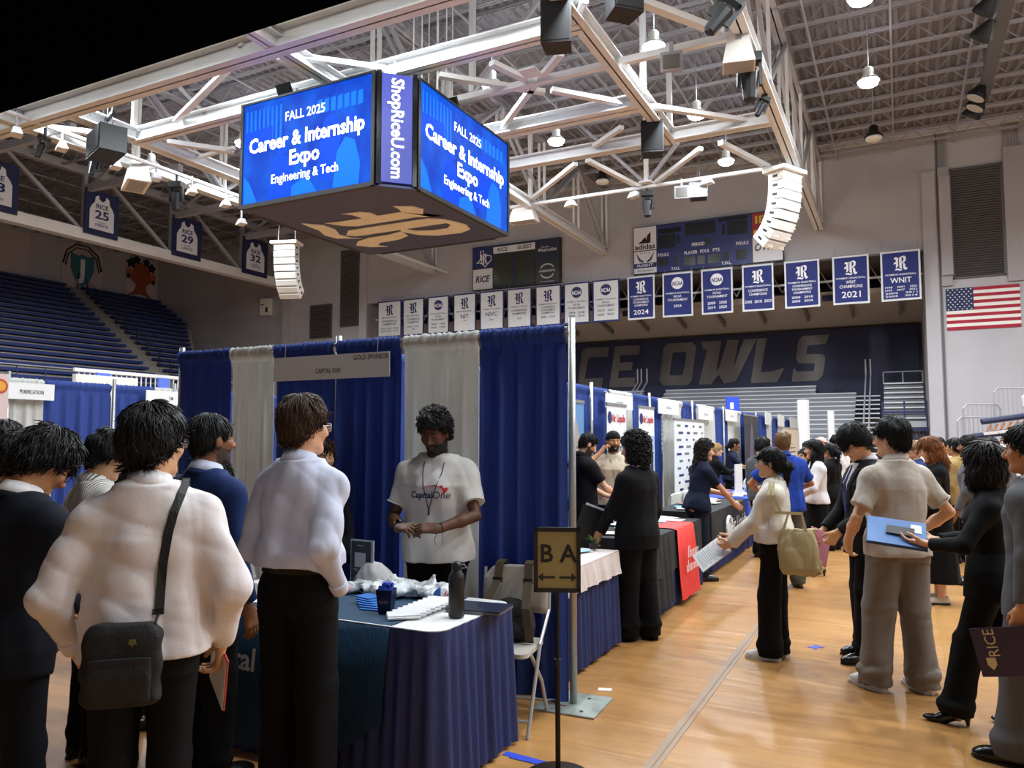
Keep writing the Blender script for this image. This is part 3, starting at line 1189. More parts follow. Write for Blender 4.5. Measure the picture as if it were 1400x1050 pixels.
 def bottom(s, kind='trousers', m=None, name=None, waist=1.03, r=(.098, .074, .066), amp=.006, length=.045, hemz=.5, flare=.04, belt=None):
  k = s.s
  name = name or kind
  if kind in ('skirt', 'long_skirt', 'dress'):
   z0 = hemz
   st = []
   tw = s.torso(.016, .84, waist)
   st.append((z0 * k, (.17 + flare) * k * s.b, (.13 + flare) * k * s.b, 0))
   st.append(((z0 * .4 + .84 * .6) * k, (.178 + flare * .4) * k * s.b, (.135 + flare * .4) * k * s.b, 0))
   st += tw[1:] if z0 > .8 else tw
   Fd = Field([-.34, -.3, z0 * k - .05], [.34, .3, waist * k + .05], .0125 * s.res)
   Fd.op(loft(st, None, None, 2.2), .02)
   ff = folds(s.seed + 8, amp * 1.4, 26, (1, 1, .05))
   Fd.disp(lambda X, Y, Z: ff(X, Y, Z) * np.clip((waist * k - Z) / .5, .1, 1))
   Fd.cut(lambda X, Y, Z: z0 * k + 0.004 - Z + 0 * X + 0 * Y)
  else:
   pts = np.array([s.leg[a][q] for a in (-1, 1) for q in ('hip', 'kn', 'an')])
   lo, hi = pts.min(0) - .17 * k, pts.max(0) + .17 * k
   lo[2] = -.01
   hi[2] = waist * k + .05
   Fd = Field(lo, hi, .0125 * s.res)
   Fd.op(loft(s.torso(.012, .84, waist)), .03)
   for sd in (-1, 1):
    L = s.leg[sd]
    Fd.op(cone(L['hip'], L['kn'], r[0] * k * s.b ** .7, r[1] * k, (0, 1, 0), 1.05), .03)
    e = L['an'] + np.array([0, .012 * k, -.075 * k + length * k])
    Fd.op(cone(L['kn'], e, r[1] * k, r[2] * k, L['toe'], 1.12, clip=True), .02)
    Fd.op(ell(L['an'] + np.array([0, .02, .05]) * k, np.array([r[2] * 1.06, r[2] * 1.15, .035]) * k), .03)
   ff = folds(s.seed + 8, amp, 17, (1, 1, .35))
   f2 = folds(s.seed + 9, amp * .9, 16, (.6, .6, 1.3), True)
   zk = .5 * k
   Fd.disp(lambda X, Y, Z: ff(X, Y, Z) + f2(X, Y, Z) * (np.exp(-((Z - .12 * k) / (.12 * k)) ** 2) + .5 * np.exp(-((Z - zk) / (.1 * k)) ** 2) + .6 * np.exp(-((Z - .86 * k) / (.06 * k)) ** 2)))
   Fd.cut(lambda X, Y, Z: length * k - Z + 0 * X + 0 * Y)
  P, Q = Fd.mesh()
  o = s.part(name, P, Q, m)
  s.boto = o
  if belt:
   mb = MB()
   t = s.torso(.020, waist - .05, waist - .01)
   V = []
   n = 28
   for z, rx, ry, cy in (t[0], t[-1]):
    V += [(rx * math.cos(2 * math.pi * i / n), cy + ry * math.sin(2 * math.pi * i / n), z) for i in range(n)]
    V += [((rx + .005) * math.cos(2 * math.pi * i / n), cy + (ry + .005) * math.sin(2 * math.pi * i / n), z) for i in range(n)]
   Fc = []
   for i in range(n):
    j = (i + 1) % n
    Fc += [(n + i, n + j, 3 * n + j, 3 * n + i), (i, n + i, n + j, j)[::-1], (2 * n + i, 2 * n + j, 3 * n + j, 3 * n + i)]
   mb.add(V, Fc)
   s.mbpart(mb, 'belt', belt, parent=o)
  return o

 def shoes(s, m, sole=None, kind='dress', stripe=None):
  k = s.s
  for sd in (-1, 1):
   L = s.leg[sd]
   t = L['toe']
   a = np.array([L['an'][0], L['an'][1], 0])
   side = np.cross(t, [0, 0, 1])
   lo = np.minimum(a, a + t * .2 * k) - .12 * k
   hi = np.maximum(a, a + t * .2 * k) + .12 * k
   lo[2], hi[2] = -.01, .16 * k
   Fd = Field(lo, hi, .0075 * max(1, s.res * .8))
   R = np.stack([side, t, np.array([0, 0, 1.0])], 1)
   at = lambda x, y, z: a + k * (side * x + t * y + np.array([0, 0, z]))
   if kind == 'heel':
    Fd.op(ell(at(0, .13, .022), np.array([.036, .075, .022]) * k, R), .02)
    Fd.op(cone(at(0, .09, .03), at(0, -.04, .075), .034 * k, .030 * k), .02)
    Fd.op(cone(at(0, -.045, .07), at(0, -.05, .0), .022 * k, .009 * k), .015)
    Fd.op(ell(at(0, .03, .115), np.array([.026, .06, .05]) * k, R), .01, 's')
   else:
    Fd.op(ell(at(0, -.02, .045), np.array([.038, .055, .058]) * k, R), .02)
    Fd.op(ell(at(0, .075, .035), np.array([.043, .10, .045]) * k, R), .03)
    Fd.op(ell(at(.003, .145, .026), np.array([.046, .068, .034]) * k, R), .03)
   Fd.cut(lambda X, Y, Z: .010 * k - Z + 0 * X + 0 * Y if kind != 'heel' else -Z + 0 * X + 0 * Y)
   P, Q = Fd.mesh()
   o = s.part('shoe', P, Q, m)
   if kind != 'heel':
    outl = [(-.036, -.055), (-.040, 0), (-.044, .08), (-.049, .15), (-.035, .195), (0, .215), (.035, .195), (.050, .15), (.045, .08), (.040, 0), (.034, -.055), (0, -.077)]
    n = len(outl)
    V = [at(x, y, .0) for x, y in outl] + [at(x * 1.01, y * 1.01, .022 if kind == 'sneaker' else .013) for x, y in outl]
    mb = MB().add(V, [tuple(range(n))[::-1], tuple(range(n, 2 * n))] + [(i, (i + 1) % n, (i + 1) % n + n, i + n) for i in range(n)])
    s.mbpart(mb, 'sole', sole or mat('sole_black', '0c0c0c', rough=.6), False, parent=o)
   if stripe:
    bv = BVHTree.FromPolygons([Vector(p) for p in P], [tuple(q) for q in Q])
    mb = MB()
    for sx in (-1, 1):
     for (y0, z0, y1, z1) in ((.03, .085, .10, .02), (.085, .075, .03, .02), (.0, .07, -.045, .03), (.11, .07, .055, .02)):
      pts = []
      for tt in range(7):
       y = y0 + (y1 - y0) * tt / 6
       z = z0 + (z1 - z0) * tt / 6
       hit = bv.ray_cast(Vector(at(sx * .12, y, z)), Vector(-sx * side), .12 * k)
       if hit[0] is not None:
        pts.append(hit[0] + hit[1] * .001)
      if len(pts) > 2:
       mb.tube(pts, .0055 * k, 4)
    if mb.v:
     s.mbpart(mb, 'shoe_stripe', stripe, parent=o)

 def ribbon(s, pts, w, m, name, bv=None, d=None, parent=None, off=.004, thick=.003):
  """flat strap through 3D local points; wdir computed from normal dir d(i)"""
  mb = MB()
  V, Fc = [], []
  n = len(pts)
  pts = [Vector(p) for p in pts]
  for i, p in enumerate(pts):
   t = (pts[min(i + 1, n - 1)] - pts[max(i - 1, 0)]).normalized()
   nn = Vector(d[i]).normalized()
   sdv = t.cross(nn).normalized()
   for a, b in ((-1, 0), (1, 0), (1, 1), (-1, 1)):
    V.append(p + sdv * (a * w / 2) + nn * (off + b * thick))
  for i in range(n - 1):
   for t in range(4):
    t2 = (t + 1) % 4
    Fc.append((i * 4 + t, i * 4 + t2, (i + 1) * 4 + t2, (i + 1) * 4 + t))
  Fc += [(3, 2, 1, 0), tuple((n - 1) * 4 + t for t in range(4))]
  mb.add(V, Fc)
  return mb

# ---------------------------------------------------------------- the hall
m_wall = mat('painted_wall', 'aeacb0', rough=0.85, bump=0.08, bscale=14, var=0.05, vscale=0.6)
m_wall2 = mat('painted_block_wall', 'a6a3a6', rough=0.9, bump=0.1, bscale=12, var=0.06, vscale=0.5)
m_steel = mat('white_painted_steel', 'd6d7d8', rough=0.45, bump=0.05, bscale=6, var=0.05, vscale=1.5)
m_steel2 = mat('grey_painted_steel', '9c9ca3', rough=0.55, var=0.06, vscale=2)
m_deck = mat('roof_deck_paint', '82828a', rough=0.75, var=0.07, vscale=0.8)
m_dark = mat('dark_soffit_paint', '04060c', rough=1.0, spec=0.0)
m_black = mat('black_plastic', '101012', rough=0.5)
m_blackmetal = mat('black_metal', '0e0e10', rough=0.4, metal=0.3)
m_white = mat('white_plastic', 'e6e4de', rough=0.5)
m_navy = mat('navy_paint', '16204e', rough=0.6)
m_alu = mat('aluminium_bench', 'd2d4d6', rough=0.4, metal=0.35, var=0.08, vscale=3)
m_louv = mat('louvre_grey', '5c5a5c', rough=0.6)
m_conc = mat('bare_concrete', '8c857c', rough=0.9, var=0.1, vscale=1)

# floor: vinyl cover over the court, golden brown with creases and sheen
mf = bpy.data.materials.new('gold_vinyl_floor_cover')
mf.use_nodes = True
nt = mf.node_tree
b = nt.nodes['Principled BSDF']
tc = nt.nodes.new('ShaderNodeTexCoord')

def _noise(scale, detail, st=(1, 1, 1), rough=0.5, dist=0.0):
 mp = nt.nodes.new('ShaderNodeMapping')
 mp.inputs['Scale'].default_value = st
 nt.links.new(tc.outputs['Object'], mp.inputs['Vector'])
 n = nt.nodes.new('ShaderNodeTexNoise')
 n.inputs['Scale'].default_value = scale
 n.inputs['Detail'].default_value = detail
 n.inputs['Roughness'].default_value = rough
 n.inputs['Distortion'].default_value = dist
 nt.links.new(mp.outputs[0], n.inputs['Vector'])
 return n

n1 = _noise(0.9, 5, (1, 1, 1), 0.6, 0.4)
n2 = _noise(3.0, 4, (0.35, 3.2, 1), 0.6, 0.6)
mx = nt.nodes.new('ShaderNodeMix')
mx.data_type = 'FLOAT'
mx.inputs[0].default_value = 0.4
nt.links.new(n1.outputs['Fac'], mx.inputs[2])
nt.links.new(n2.outputs['Fac'], mx.inputs[3])
rp = nt.nodes.new('ShaderNodeValToRGB')
rp.color_ramp.elements[0].position = 0.36
rp.color_ramp.elements[1].position = 0.64
rp.color_ramp.elements[0].color = (*lin('96693a'), 1)
rp.color_ramp.elements[1].color = (*lin('ba8a52'), 1)
nt.links.new(mx.outputs[0], rp.inputs['Fac'])
nt.links.new(rp.outputs[0], b.inputs['Base Color'])
b.inputs['Roughness'].default_value = 0.33
b.inputs['Specular IOR Level'].default_value = 0.4
w1 = _noise(1.3, 3, (0.5, 2.2, 1), 0.5, 1.2)
w2 = nt.nodes.new('ShaderNodeTexVoronoi')
w2.feature = 'DISTANCE_TO_EDGE'
w2.inputs['Scale'].default_value = 0.75
nt.links.new(tc.outputs['Object'], w2.inputs['Vector'])
w3 = nt.nodes.new('ShaderNodeMath')
w3.operation = 'MINIMUM'
w3.inputs[1].default_value = 0.05
nt.links.new(w2.outputs['Distance'], w3.inputs[0])
w4 = nt.nodes.new('ShaderNodeMath')
w4.operation = 'MULTIPLY_ADD'
w4.inputs[1].default_value = 2.0
nt.links.new(w3.outputs[0], w4.inputs[0])
nt.links.new(w1.outputs['Fac'], w4.inputs[2])
bp = nt.nodes.new('ShaderNodeBump')
bp.inputs['Strength'].default_value = 0.35
bp.inputs['Distance'].default_value = 0.03
nt.links.new(w4.outputs[0], bp.inputs['Height'])
nt.links.new(bp.outputs[0], b.inputs['Normal'])

XL, XR, YB, YE, ZC = -46.0, 14.0, -9.0, 34.0, 13.9
floor = MB().bb((XL, YB, -0.2), (XR, 44, 0.0)).build('floor', mf)
tag(floor, kind='structure')
m_tape = mat('clear_floor_tape', '9a7f66', rough=0.3)
m_seam = mat('floor_seam_line', '7a6248', rough=0.5)
for x0, y0, x1, y1, w, mm in ((-1.2, 1.0, -1.2, 33, 0.075, m_tape), (0.27, 2.0, 0.27, 33, 0.05, mat('clear_floor_tape_pale', 'ac8149', rough=.3))):
 o = MB().bar((x0, y0, 0.002), (x1, y1, 0.002), w, 0.003).build('floor_tape', mm, floor)
 if mm is m_tape:
  MB().bar((x0 + .006, y0, 0.004), (x1 + .006, y1, 0.004), 0.008, 0.002).build('floor_tape_seam', m_seam, o)

# end wall with the opening for the end bleachers
endw = struct('wall_end', 'pale painted end wall above and beside the bleacher recess')
MB().bb((XL, YE, 9.15), (XR, YE + .4, ZC)).build('upper_wall', m_wall, endw)
MB().bb((1.02, YE, 0), (XR, YE + .4, 9.15)).build('wall_panel', m_wall, endw)
MB().bb((XL, YE, 0), (-26.2, YE + .4, 9.15)).build('wall_panel', m_wall2, endw)
MB().bb((1.02, YE - .12, 0), (1.5, YE, 12.2)).build('pilaster', m_wall, endw)
MB().bb((-26.6, YE - .15, 0), (-26.1, YE, ZC)).build('pilaster', m_wall, endw)
MB().bb((-31.9, YE - .5, 0), (-31.2, YE, ZC)).build('pilaster', m_wall2, endw)
MB().bb((1.55, YE - .05, 0), (1.62, YE, ZC)).build('expansion_joint', m_louv, endw)
MB().bb((1.62, YE - .25, 11.9), (2.0, YE, 8)).build('duct_panel', m_wall2, endw)
for (xa, xb, za, zb) in ((1.6, 1.98, 7.6, 12.3), (3.78, 4.5, 7.6, 12.75)):
 MB().bb((xa, YE - .12, za), (xb, YE, zb)).build('conduit_cover', m_wall2, endw)
for xx in [1.66, 1.73, 1.8, 1.86, 1.91] + [3.82, 3.92, 4.02, 4.12, 4.22, 4.32]:
 MB().tube([(xx, YE - .06, 12.3), (xx, YE - .06, 13.9)], 0.022, 6).build('conduit', m_steel2, endw)
MB().bar((XL, YE - .15, 13.75), (XR, YE - .15, 13.75), .16, .16).build('wall_pipe', m_steel, endw)

def louvre(name, x0, x1, z0, z1, n, label):
 t = thing(name, label, 'vent', ((x0 + x1) / 2, YE - .02, z0))
 w = x1 - x0
 MB().bb((-w / 2, -.01, 0), (w / 2, .02, z1 - z0)).build('backing', mat('vent_dark', '2b2b2f', rough=.8), t)
 f = MB()
 H = z1 - z0
 for a, b_ in (((-w / 2, -.06, 0), (-w / 2 + .06, -.0, H)), ((w / 2 - .06, -.06, 0), (w / 2, 0, H)), ((-w / 2, -.06, H - .05), (w / 2, 0, H)), ((-w / 2, -.06, 0), (w / 2, 0, .05))):
  f.bb(a, b_)
 f.build('frame', m_louv, t)
 sl = MB().box((0, 0, 0), (w - .1, .09, .02), R=Matrix.Rotation(math.radians(-35), 3, 'X')).mesh('slat')
 for i in range(n):
  o = link('slat', sl, m_louv if i == 0 else None, t)
  o.location = (0, -.03, .08 + (H - .16) * i / (n - 1))
 return t

louvre('wall_louvre', 2.0, 3.74, 7.85, 12.2, 44, 'tall grey louvre vent above the flag')
louvre('wall_louvre', -30.2, -28.6, 7.4, 9.35, 16, 'small square louvre vent on the end wall, left of the tall one')
louvre('wall_louvre', -28.0, -26.7, 7.95, 12.3, 40, 'tall louvre vent on the end wall below the hanging scoreboard')

# recess with sign, soffit and bleachers
YR = 40.5
rec = struct('wall_recess', 'back wall and soffit of the recess behind the end bleachers')
MB().bb((-26.4, YR, 0), (1.6, YR + .2, 9.2)).build('back_wall', mat('recess_wall', '6b6660', rough=.9), rec)
MB().bb((1.02, YE + .4, 0), (1.3, YR, 9.2)).build('side_wall', m_wall2, rec)
MB().bb((-26.5, YE + .4, 0), (-26.2, YR, 9.2)).build('side_wall', m_wall2, rec)
MB().bb((-26.2, YE + .4, 9.15), (1.02, YR, 9.35)).build('slab', mat('recess_ceiling', '5a554f', rough=.9), rec)
sf = MB()
sf.add([(-26.2, 36.2, 7.9), (1.02, 36.2, 7.9), (1.02, YR, 7.1), (-26.2, YR, 7.1), (-26.2, 36.2, 8.15), (1.02, 36.2, 8.15), (1.02, YR, 8.15), (-26.2, YR, 8.15)],
       [(0, 1, 2, 3)[::-1], (0, 1, 5, 4), (4, 5, 6, 7)])
sf.build('soffit', mat('soffit_brown', 'a3978a', rough=.9), rec)
br = MB().bar((0, 36.4, 7.75), (0, 38.6, 7.35), .12, .25).mesh('soffit_bracket')
for i in range(14):
 o = link('soffit_bracket', br, mat('bracket_brown', '6e665c', rough=.9) if i == 0 else None, rec)
 o.location = (-25.2 + i * 1.95, 0, 0)
for i, x in enumerate((-11.9, -7.4, -2.7)):
 MB().bb((x - .22, 36.1, 7.72), (x + .22, 36.16, 7.98)).build('small_sign', m_navy, rec)
MB().tube([(-26, 34.6, 8.3), (1.0, 34.6, 8.3)], .05, 6).build('rail_pipe', m_steel, rec)
for i in range(27):
 x = -25.5 + i
 MB().tube([(x, 35.6, 8.15), (x + .5, 35.6, 9.1), (x + 1, 35.6, 8.15)], .03, 4).build('truss_web', m_steel2, rec)

# big OWLS sign on the back wall
YS = 40.2
p0, p1 = atY(783, 472, YS), atY(1255, 446, YS)
zt_, zb_ = 7.0, 4.3
sgn = thing('wall_mural', 'huge dark navy wall sign reading RICE OWLS in grey letters behind the end bleachers', 'sign', (-8, YS, zb_))
MB().bb((-14, -.06, -1.6), (p1[0] + 8, 0, zt_ - zb_)).build('sign_panel', mat('mural_navy', '10173a', rough=.6, var=.1, vscale=.4), sgn)
m_letters = mat('mural_letter_grey', '5c5856', rough=.5, metal=.2, var=.25, vscale=.5)
cw = 1.0
LET = {'R': [[(0, 0), (.22, 0), (.30, .38), (.45, .38), (.62, 0), (.86, 0), (.68, .42), (.92, .55), (1.0, .85), (.86, 1), (.2, 1), (.17, .8), (.70, .8), (.66, .6), (.13, .6)]],
       'I': [[(0, 0), (.26, 0), (.46, 1), (.2, 1)]],
       'C': [[(.10, .12), (.2, 0), (.80, 0), (.85, .24), (.30, .24), (.42, .76), (.98, .76), (1.03, 1), (.34, 1), (.22, .9)]],
       'E': [[(0, 0), (.80, 0), (.84, .22), (.28, .22), (.31, .40), (.72, .40), (.76, .60), (.35, .60), (.38, .78), (.96, .78), (1.0, 1), (.2, 1)]],
       'O': [[(.05, .12), (.14, 0), (.80, 0), (.93, .10), (1.08, .88), (.98, 1), (.10, 1), (.16, .80), (.20, .80)], []],
       'W': [[(.02, 0), (.32, 0), (.50, .22), (.62, 0), (.90, .05), (1.40, 1), (1.1, 1), (.86, .40), (.98, 1), (.72, 1), (.52, .40), (.45, .30), (.58, 1), (.10, 1), (.14, .82), (.24, .82)]],
       'L': [[(0, 0), (.75, 0), (.98, .32), (.60, .24), (.30, .24), (.50, 1), (.22, 1)]],
       'S': [[(.0, .0), (.74, 0), (.90, .12), (.98, .50), (.90, .58), (.44, .60), (.48, .78), (1.0, .80), (1.12, 1), (.34, 1), (.22, .90), (.14, .50), (.22, .40), (.68, .38), (.64, .22), (.16, .22), (.06, .30)]]}

def mural_letter(ch, px0, px1, py0, py1):
 a, b_ = atY(px0, py0, YS - .06), atY(px1, py1, YS - .06)
 w, h = b_[0] - a[0], 2.25
 o = MB()
 z0 = 4.5 - zb_
 if ch == 'O':
  out = LET['O'][0][:6] + [(.16, 1), (.03, .90)]
  inn = [(.40, .24), (.68, .24), (.80, .78), (.48, .78)]
  # ring built from quads
  out = [(.02, .12), (.12, 0), (.80, 0), (.92, .10), (1.05, .90), (.95, 1), (.26, 1), (.14, .90)]
  inn = [(.30, .26), (.32, .24), (.66, .24), (.68, .26), (.78, .76), (.76, .78), (.42, .78), (.40, .76)]
  V = [(x, 0, z) for x, z in out + inn] + [(x, .05, z) for x, z in out + inn]
  Fq = []
  for i in range(8):
   j = (i + 1) % 8
   Fq += [(i, j, j + 8, i + 8), (i + 16, i + 24, j + 24, j + 16), (i, i + 16, j + 16, j), (i + 8, j + 8, j + 24, i + 24)]
  o.add(V, Fq)
 else:
  o.poly(LET[ch][0], .05)
 o.v = [(a[0] + 8 + x * w, -.11 + y, z0 + z * h) for x, y, z in o.v]
 o.build('letter', m_letters, sgn)

for ch, a, b_ in (('R', 690, 748), ('I', 760, 780), ('C', 786, 832), ('E', 833, 876), ('O', 901, 950), ('W', 954, 1012), ('L', 1026, 1074), ('S', 1082, 1130)):
 mural_letter(ch, a, b_, 500, 500)

# end bleachers: aluminium benches
bl = thing('bleacher_stand', 'silver aluminium bleacher benches below the navy wall sign', 'bleachers', (-12, 36, 0))
rows = 15
m_riser = mat('bench_riser_grey', '74767c', rough=.5, metal=.3)
bm = MB().box((0, 0, 0), (1, .28, .06)).mesh('bench')
tm = MB().box((0, 0, 0), (1, .30, .04)).mesh('foot_board')
rm = MB().box((0, 0, 0), (1, .03, .22)).mesh('riser')
for i in range(rows):
 y = 34.4 + i * .39 - 36
 z = 1.25 + i * .212
 for (xa, xb) in ((-26, -12.2), (-11.0, -1.8)) if i < 13 else ((-26, -12.2), (-11.0, -3.6)):
  for nm, me, dy, dz in (('bench', bm, 0, .0), ('foot_board', tm, .25, -.13), ('riser', rm, -.14, -.12)):
   o = link(nm, me, (m_riser if nm == 'riser' else m_alu) if not me.materials else None, bl)
   o.location = ((xa + xb) / 2 + 12, y + dy, z + dz)
   o.scale = (xb - xa, 1, 1)
 for x in np.arange(-25.5, -2, 2.4):
  pass
st_ = MB().box((0, 0, 0), (1.0, .30, .05)).mesh('stair_tread')
for i in range(13):
 o = link('stair_tread', st_, m_alu if i == 0 else None, bl)
 o.location = (-1.3 + 12, 34.3 + i * .39 - 36, 1.1 + i * .212)
 o = link('stair_tread', st_, None, bl)
 o.location = (-11.6 + 12, 34.3 + i * .39 - 36, 1.1 + i * .212)
for xx in (-1.35, -1.15, -11.6, -11.9, -12.1):
 MB().tube([(xx + 12, -1.8, 1.2), (xx + 12, -1.8, 2.2), (xx + 12, 2.4, 4.6), (xx + 12, 2.4, 5.3)], .035, 6).build('handrail', m_steel2, bl)
for i in range(0, rows, 1):
 for x in (-22, -19, -16, -13.5, -9.5, -7.2, -4.9, -2.6):
  xo = x + (i % 2) * .35
  MB().box((xo + 12, 34.42 + i * .39 - 36 - .12, 1.14 + i * .212), (.07, .05, .18)).build('bench_bracket', m_black, bl)

nb = thing('bleacher_section', 'dark framed bleacher section beside the doorway at the right end of the recess', 'bleachers', (0, 36, 0))
for i in range(9):
 for nm, me, dy, dz in (('bench', bm, 0, .0), ('riser', rm, -.14, -.14)):
  o = link(nm, me, None, nb)
  o.location = (.15, -.6 + i * .42, 2.3 + i * .235 + dz)
  o.scale = (1.55, 1, 1)
for z, y in ((2.05, -1.2), (2.75, -1.2)):
 MB().bar((-.65, y, z), (.95, y, z), .05, .09).build('front_rail', m_navy, nb)
for x in (-.65, .15, .95):
 MB().bar((x, -1.2, 1.9), (x, -1.2, 3.2), .06).build('rail_post', m_navy, nb)
MB().bar((-.65, 3.3, 4.75), (.95, 3.3, 4.75), .05).build('top_rail', m_steel2, nb)
for x in (-.65, .15, .95):
 MB().bar((x, 3.3, 4.2), (x, 3.3, 4.75), .05).build('rail_post', m_steel2, nb)
dr = struct('door_1', 'open doorway with bright light beyond under a patterned dark lintel')
dm = MB().bb((-.62, 35.0, 1.62), (1.0, 35.06, 2.15)).build('lintel', mat('lintel_dark', '2a2a30', rough=.7), dr)
sq = MB()
for k in range(3):
 pts = [(-.4 + k * .45 + .03 * t * (1 if t % 2 else .6), 34.99, 1.9 + .16 * math.sin(t * .9 + k)) for t in range(9)]
 sq.tube(pts, .012, 4)
sq.build('swirl_pattern', mat('pattern_grey', '77777f', rough=.6), dm)
MB().bb((-.62, 35.3, 0), (1.0, 35.36, 1.62)).build('bright_opening', mat('lit_opening', 'fdfbf4', emit=2.2), dr)
MB().bb((-.68, 35.0, 0), (-.60, 35.2, 2.15)).build('door_jamb', m_louv, dr)
MB().bb((-.62, 35.1, 2.15), (1.0, 35.3, 2.4)).build('wall_strip', m_wall, dr)

# white columns standing in front of the bleachers
for (pxa, pxb, pyt, D, lab) in ((1090, 1105, 547, 27.5, 'tall white draped column in front of the silver bleachers'), (1131, 1140, 562, 27.5, 'shorter narrow white column in front of the silver bleachers')):
 a, b_ = atD(pxa, pyt, D), atD(pxb, pyt, D)
 w = math.hypot(b_[0] - a[0], b_[1] - a[1])
 t = thing('column', lab, 'column', ((a[0] + b_[0]) / 2, (a[1] + b_[1]) / 2, 0))
 mb = MB()
 n = 20
 pr = [(w * .5 * (1 + .08 * math.sin(5 * 2 * math.pi * k / n)) * math.cos(2 * math.pi * k / n), w * .5 * (1 + .08 * math.sin(5 * 2 * math.pi * k / n)) * math.sin(2 * math.pi * k / n)) for k in range(n)]
 V = [(x, y, 0) for x, y in pr] + [(x, y, a[2]) for x, y in pr]
 mb.add(V, [tuple(range(n))[::-1], tuple(range(n, 2 * n))] + [(i, (i + 1) % n, (i + 1) % n + n, i + n) for i in range(n)])
 mb.build('drape_sleeve', mat('column_white', 'eef0f0', rough=.6), t)
 MB().box((0, 0, .03), (w * 1.5, w * 1.5, .06)).build('base', m_steel2, t)

# side and back walls
wl = MB().bb((XL, YB, 0), (XL + .3, 44, ZC)).build('wall_left', m_wall2)
tag(wl, kind='structure')
wr = MB().bb((XR, YB, 0), (XR + .3, 44, ZC)).build('wall_right', m_wall)
tag(wr, kind='structure')
wb = MB().bb((XL, YB - .3, 0), (XR, YB, ZC)).build('wall_back', m_wall2)
tag(wb, kind='structure')
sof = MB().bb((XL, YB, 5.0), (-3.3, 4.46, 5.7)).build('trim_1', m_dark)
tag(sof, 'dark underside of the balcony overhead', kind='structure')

# roof: corrugated deck, joists
ceil = struct('ceiling', 'grey corrugated roof deck with open web joists')
mb = MB()
V, Fq = [], []
x = XL
i = 0
prof = []
while x < XR:
 prof += [(x, 0), (x + .10, 0), (x + .15, .09), (x + .25, .09)]
 x += .30
for (px_, pz_) in prof:
 V += [(px_, YB, ZC + pz_), (px_, 44, ZC + pz_)]
for i in range(len(prof) - 1):
 Fq.append((2 * i, 2 * i + 1, 2 * i + 3, 2 * i + 2))
mb.add(V, Fq)
mb.build('roof_deck', m_deck, ceil)
MB().bb((XL, YB, ZC + .1), (XR, 44, ZC + .3)).build('roof_top', m_deck, ceil)
jm = MB()
for z, w in ((ZC - .06, .09), (ZC - .62, .08)):
 jm.bar((XL, -.045, z), (XR, -.045, z), .035, .06)
 jm.bar((XL, .045, z), (XR, .045, z), .035, .06)
x = XL
while x < XR:
 jm.bar((x, 0, ZC - .62), (x + .55, 0, ZC - .08), .028)
 jm.bar((x + .55, 0, ZC - .08), (x + 1.1, 0, ZC - .62), .028)
 x += 1.1
jme = jm.mesh('roof_joist')
for i in range(22):
 o = link('roof_joist', jme, m_steel2 if i == 0 else None, ceil)
 o.location = (0, 7.5 + i * 1.23, 0)
for x in np.arange(-44, 13, 2.1):
 MB().bar((x, 6, ZC - .64), (x, YE, ZC - .64), .05, .05).build('joist_bridging', m_steel2, ceil)

# roof trusses along the hall
ZT = 10.35

def truss(X, lab, w=.34, y0=9.0):
 t = thing('roof_truss', lab, 'truss', (X, y0, ZT))
 L = YE - .1 - y0
 MB().ibeam((0, 0, .17), (0, L, .17), w, .34).build('bottom_chord', m_steel, t)
 MB().ibeam((0, 0, 3.05), (0, L, 3.05), w, .3).build('top_chord', m_steel2, t)
 n = 7
 pan = L / n
 for i in range(n + 1):
  for dx in (-.11, .11):
   MB().bar((dx, i * pan, .3), (dx, i * pan, 2.95), .09, .09, up=(0, 1, 0)).build('vertical', m_steel, t)
 for i in range(n):
  for dx in (-.11, .11):
   if i % 2:
    MB().bar((dx, i * pan, .3), (dx, (i + 1) * pan, 2.95), .10, .10).build('diagonal', m_steel2, t)
   else:
    MB().bar((dx, (i + 1) * pan, .3), (dx, i * pan, 2.95), .10, .10).build('diagonal', m_steel2, t)
 return t

truss(-2.78, 'white roof truss nearest the flag, above the aisle')
truss(-12.22, 'white roof truss running above the hanging scoreboard')
truss(-21.72, 'white roof truss with stage lights left of the hanging scoreboard')
# truss above the left stand, wide bottom beam, jerseys hang from it
t = thing('roof_truss', 'grey roof truss over the left stand where the jersey banners hang', 'truss', (-31.5, 9, ZT))
MB().bb((-.25, 0, -.05), (.25, 24.8, .42)).build('bottom_beam', m_steel, t)
MB().bar((0, 0, 3.0), (0, 24.8, 3.0), .3, .35).build('top_chord', m_steel2, t)
for i in range(6):
 y = 2.95 + i * 4.5
 MB().bar((0, y, .4), (0, y, 3), .16).build('vertical', m_steel2, t)
 if y + .1 > 4:
  MB().bar((0, y - .15, .4), (0, y - 3.6, 3), .15).build('diagonal', m_steel2, t)
 MB().bar((0, y, 2.2), (6, y, 2.2), .22, .30).build('cross_beam', m_steel2, t)
 MB().bar((.1, y, 2.2), (2.2, y, 3.1), .1).build('brace', m_steel2, t)

# rigging grid around the scoreboard, all in the plane of the bottom chords
ZG = 10.4
g = thing('rigging_grid', 'white steel beam grid hung around the centre scoreboard', 'beams', (-12, 17, ZG))

def gb(a, b_, w=.34, h=.36, kind='i', z=.18, name='beam', m=None):
 a = (a[0] + 12, a[1] - 17, z)
 b_ = (b_[0] + 12, b_[1] - 17, z)
 q = MB()
 if kind == 'i':
  q.ibeam(a, b_, w, h)
 elif kind == 't':
  q.tube([a, b_], w, 8)
 else:
  q.bar(a, b_, w, h)
 q.build(name, m or m_steel, g)

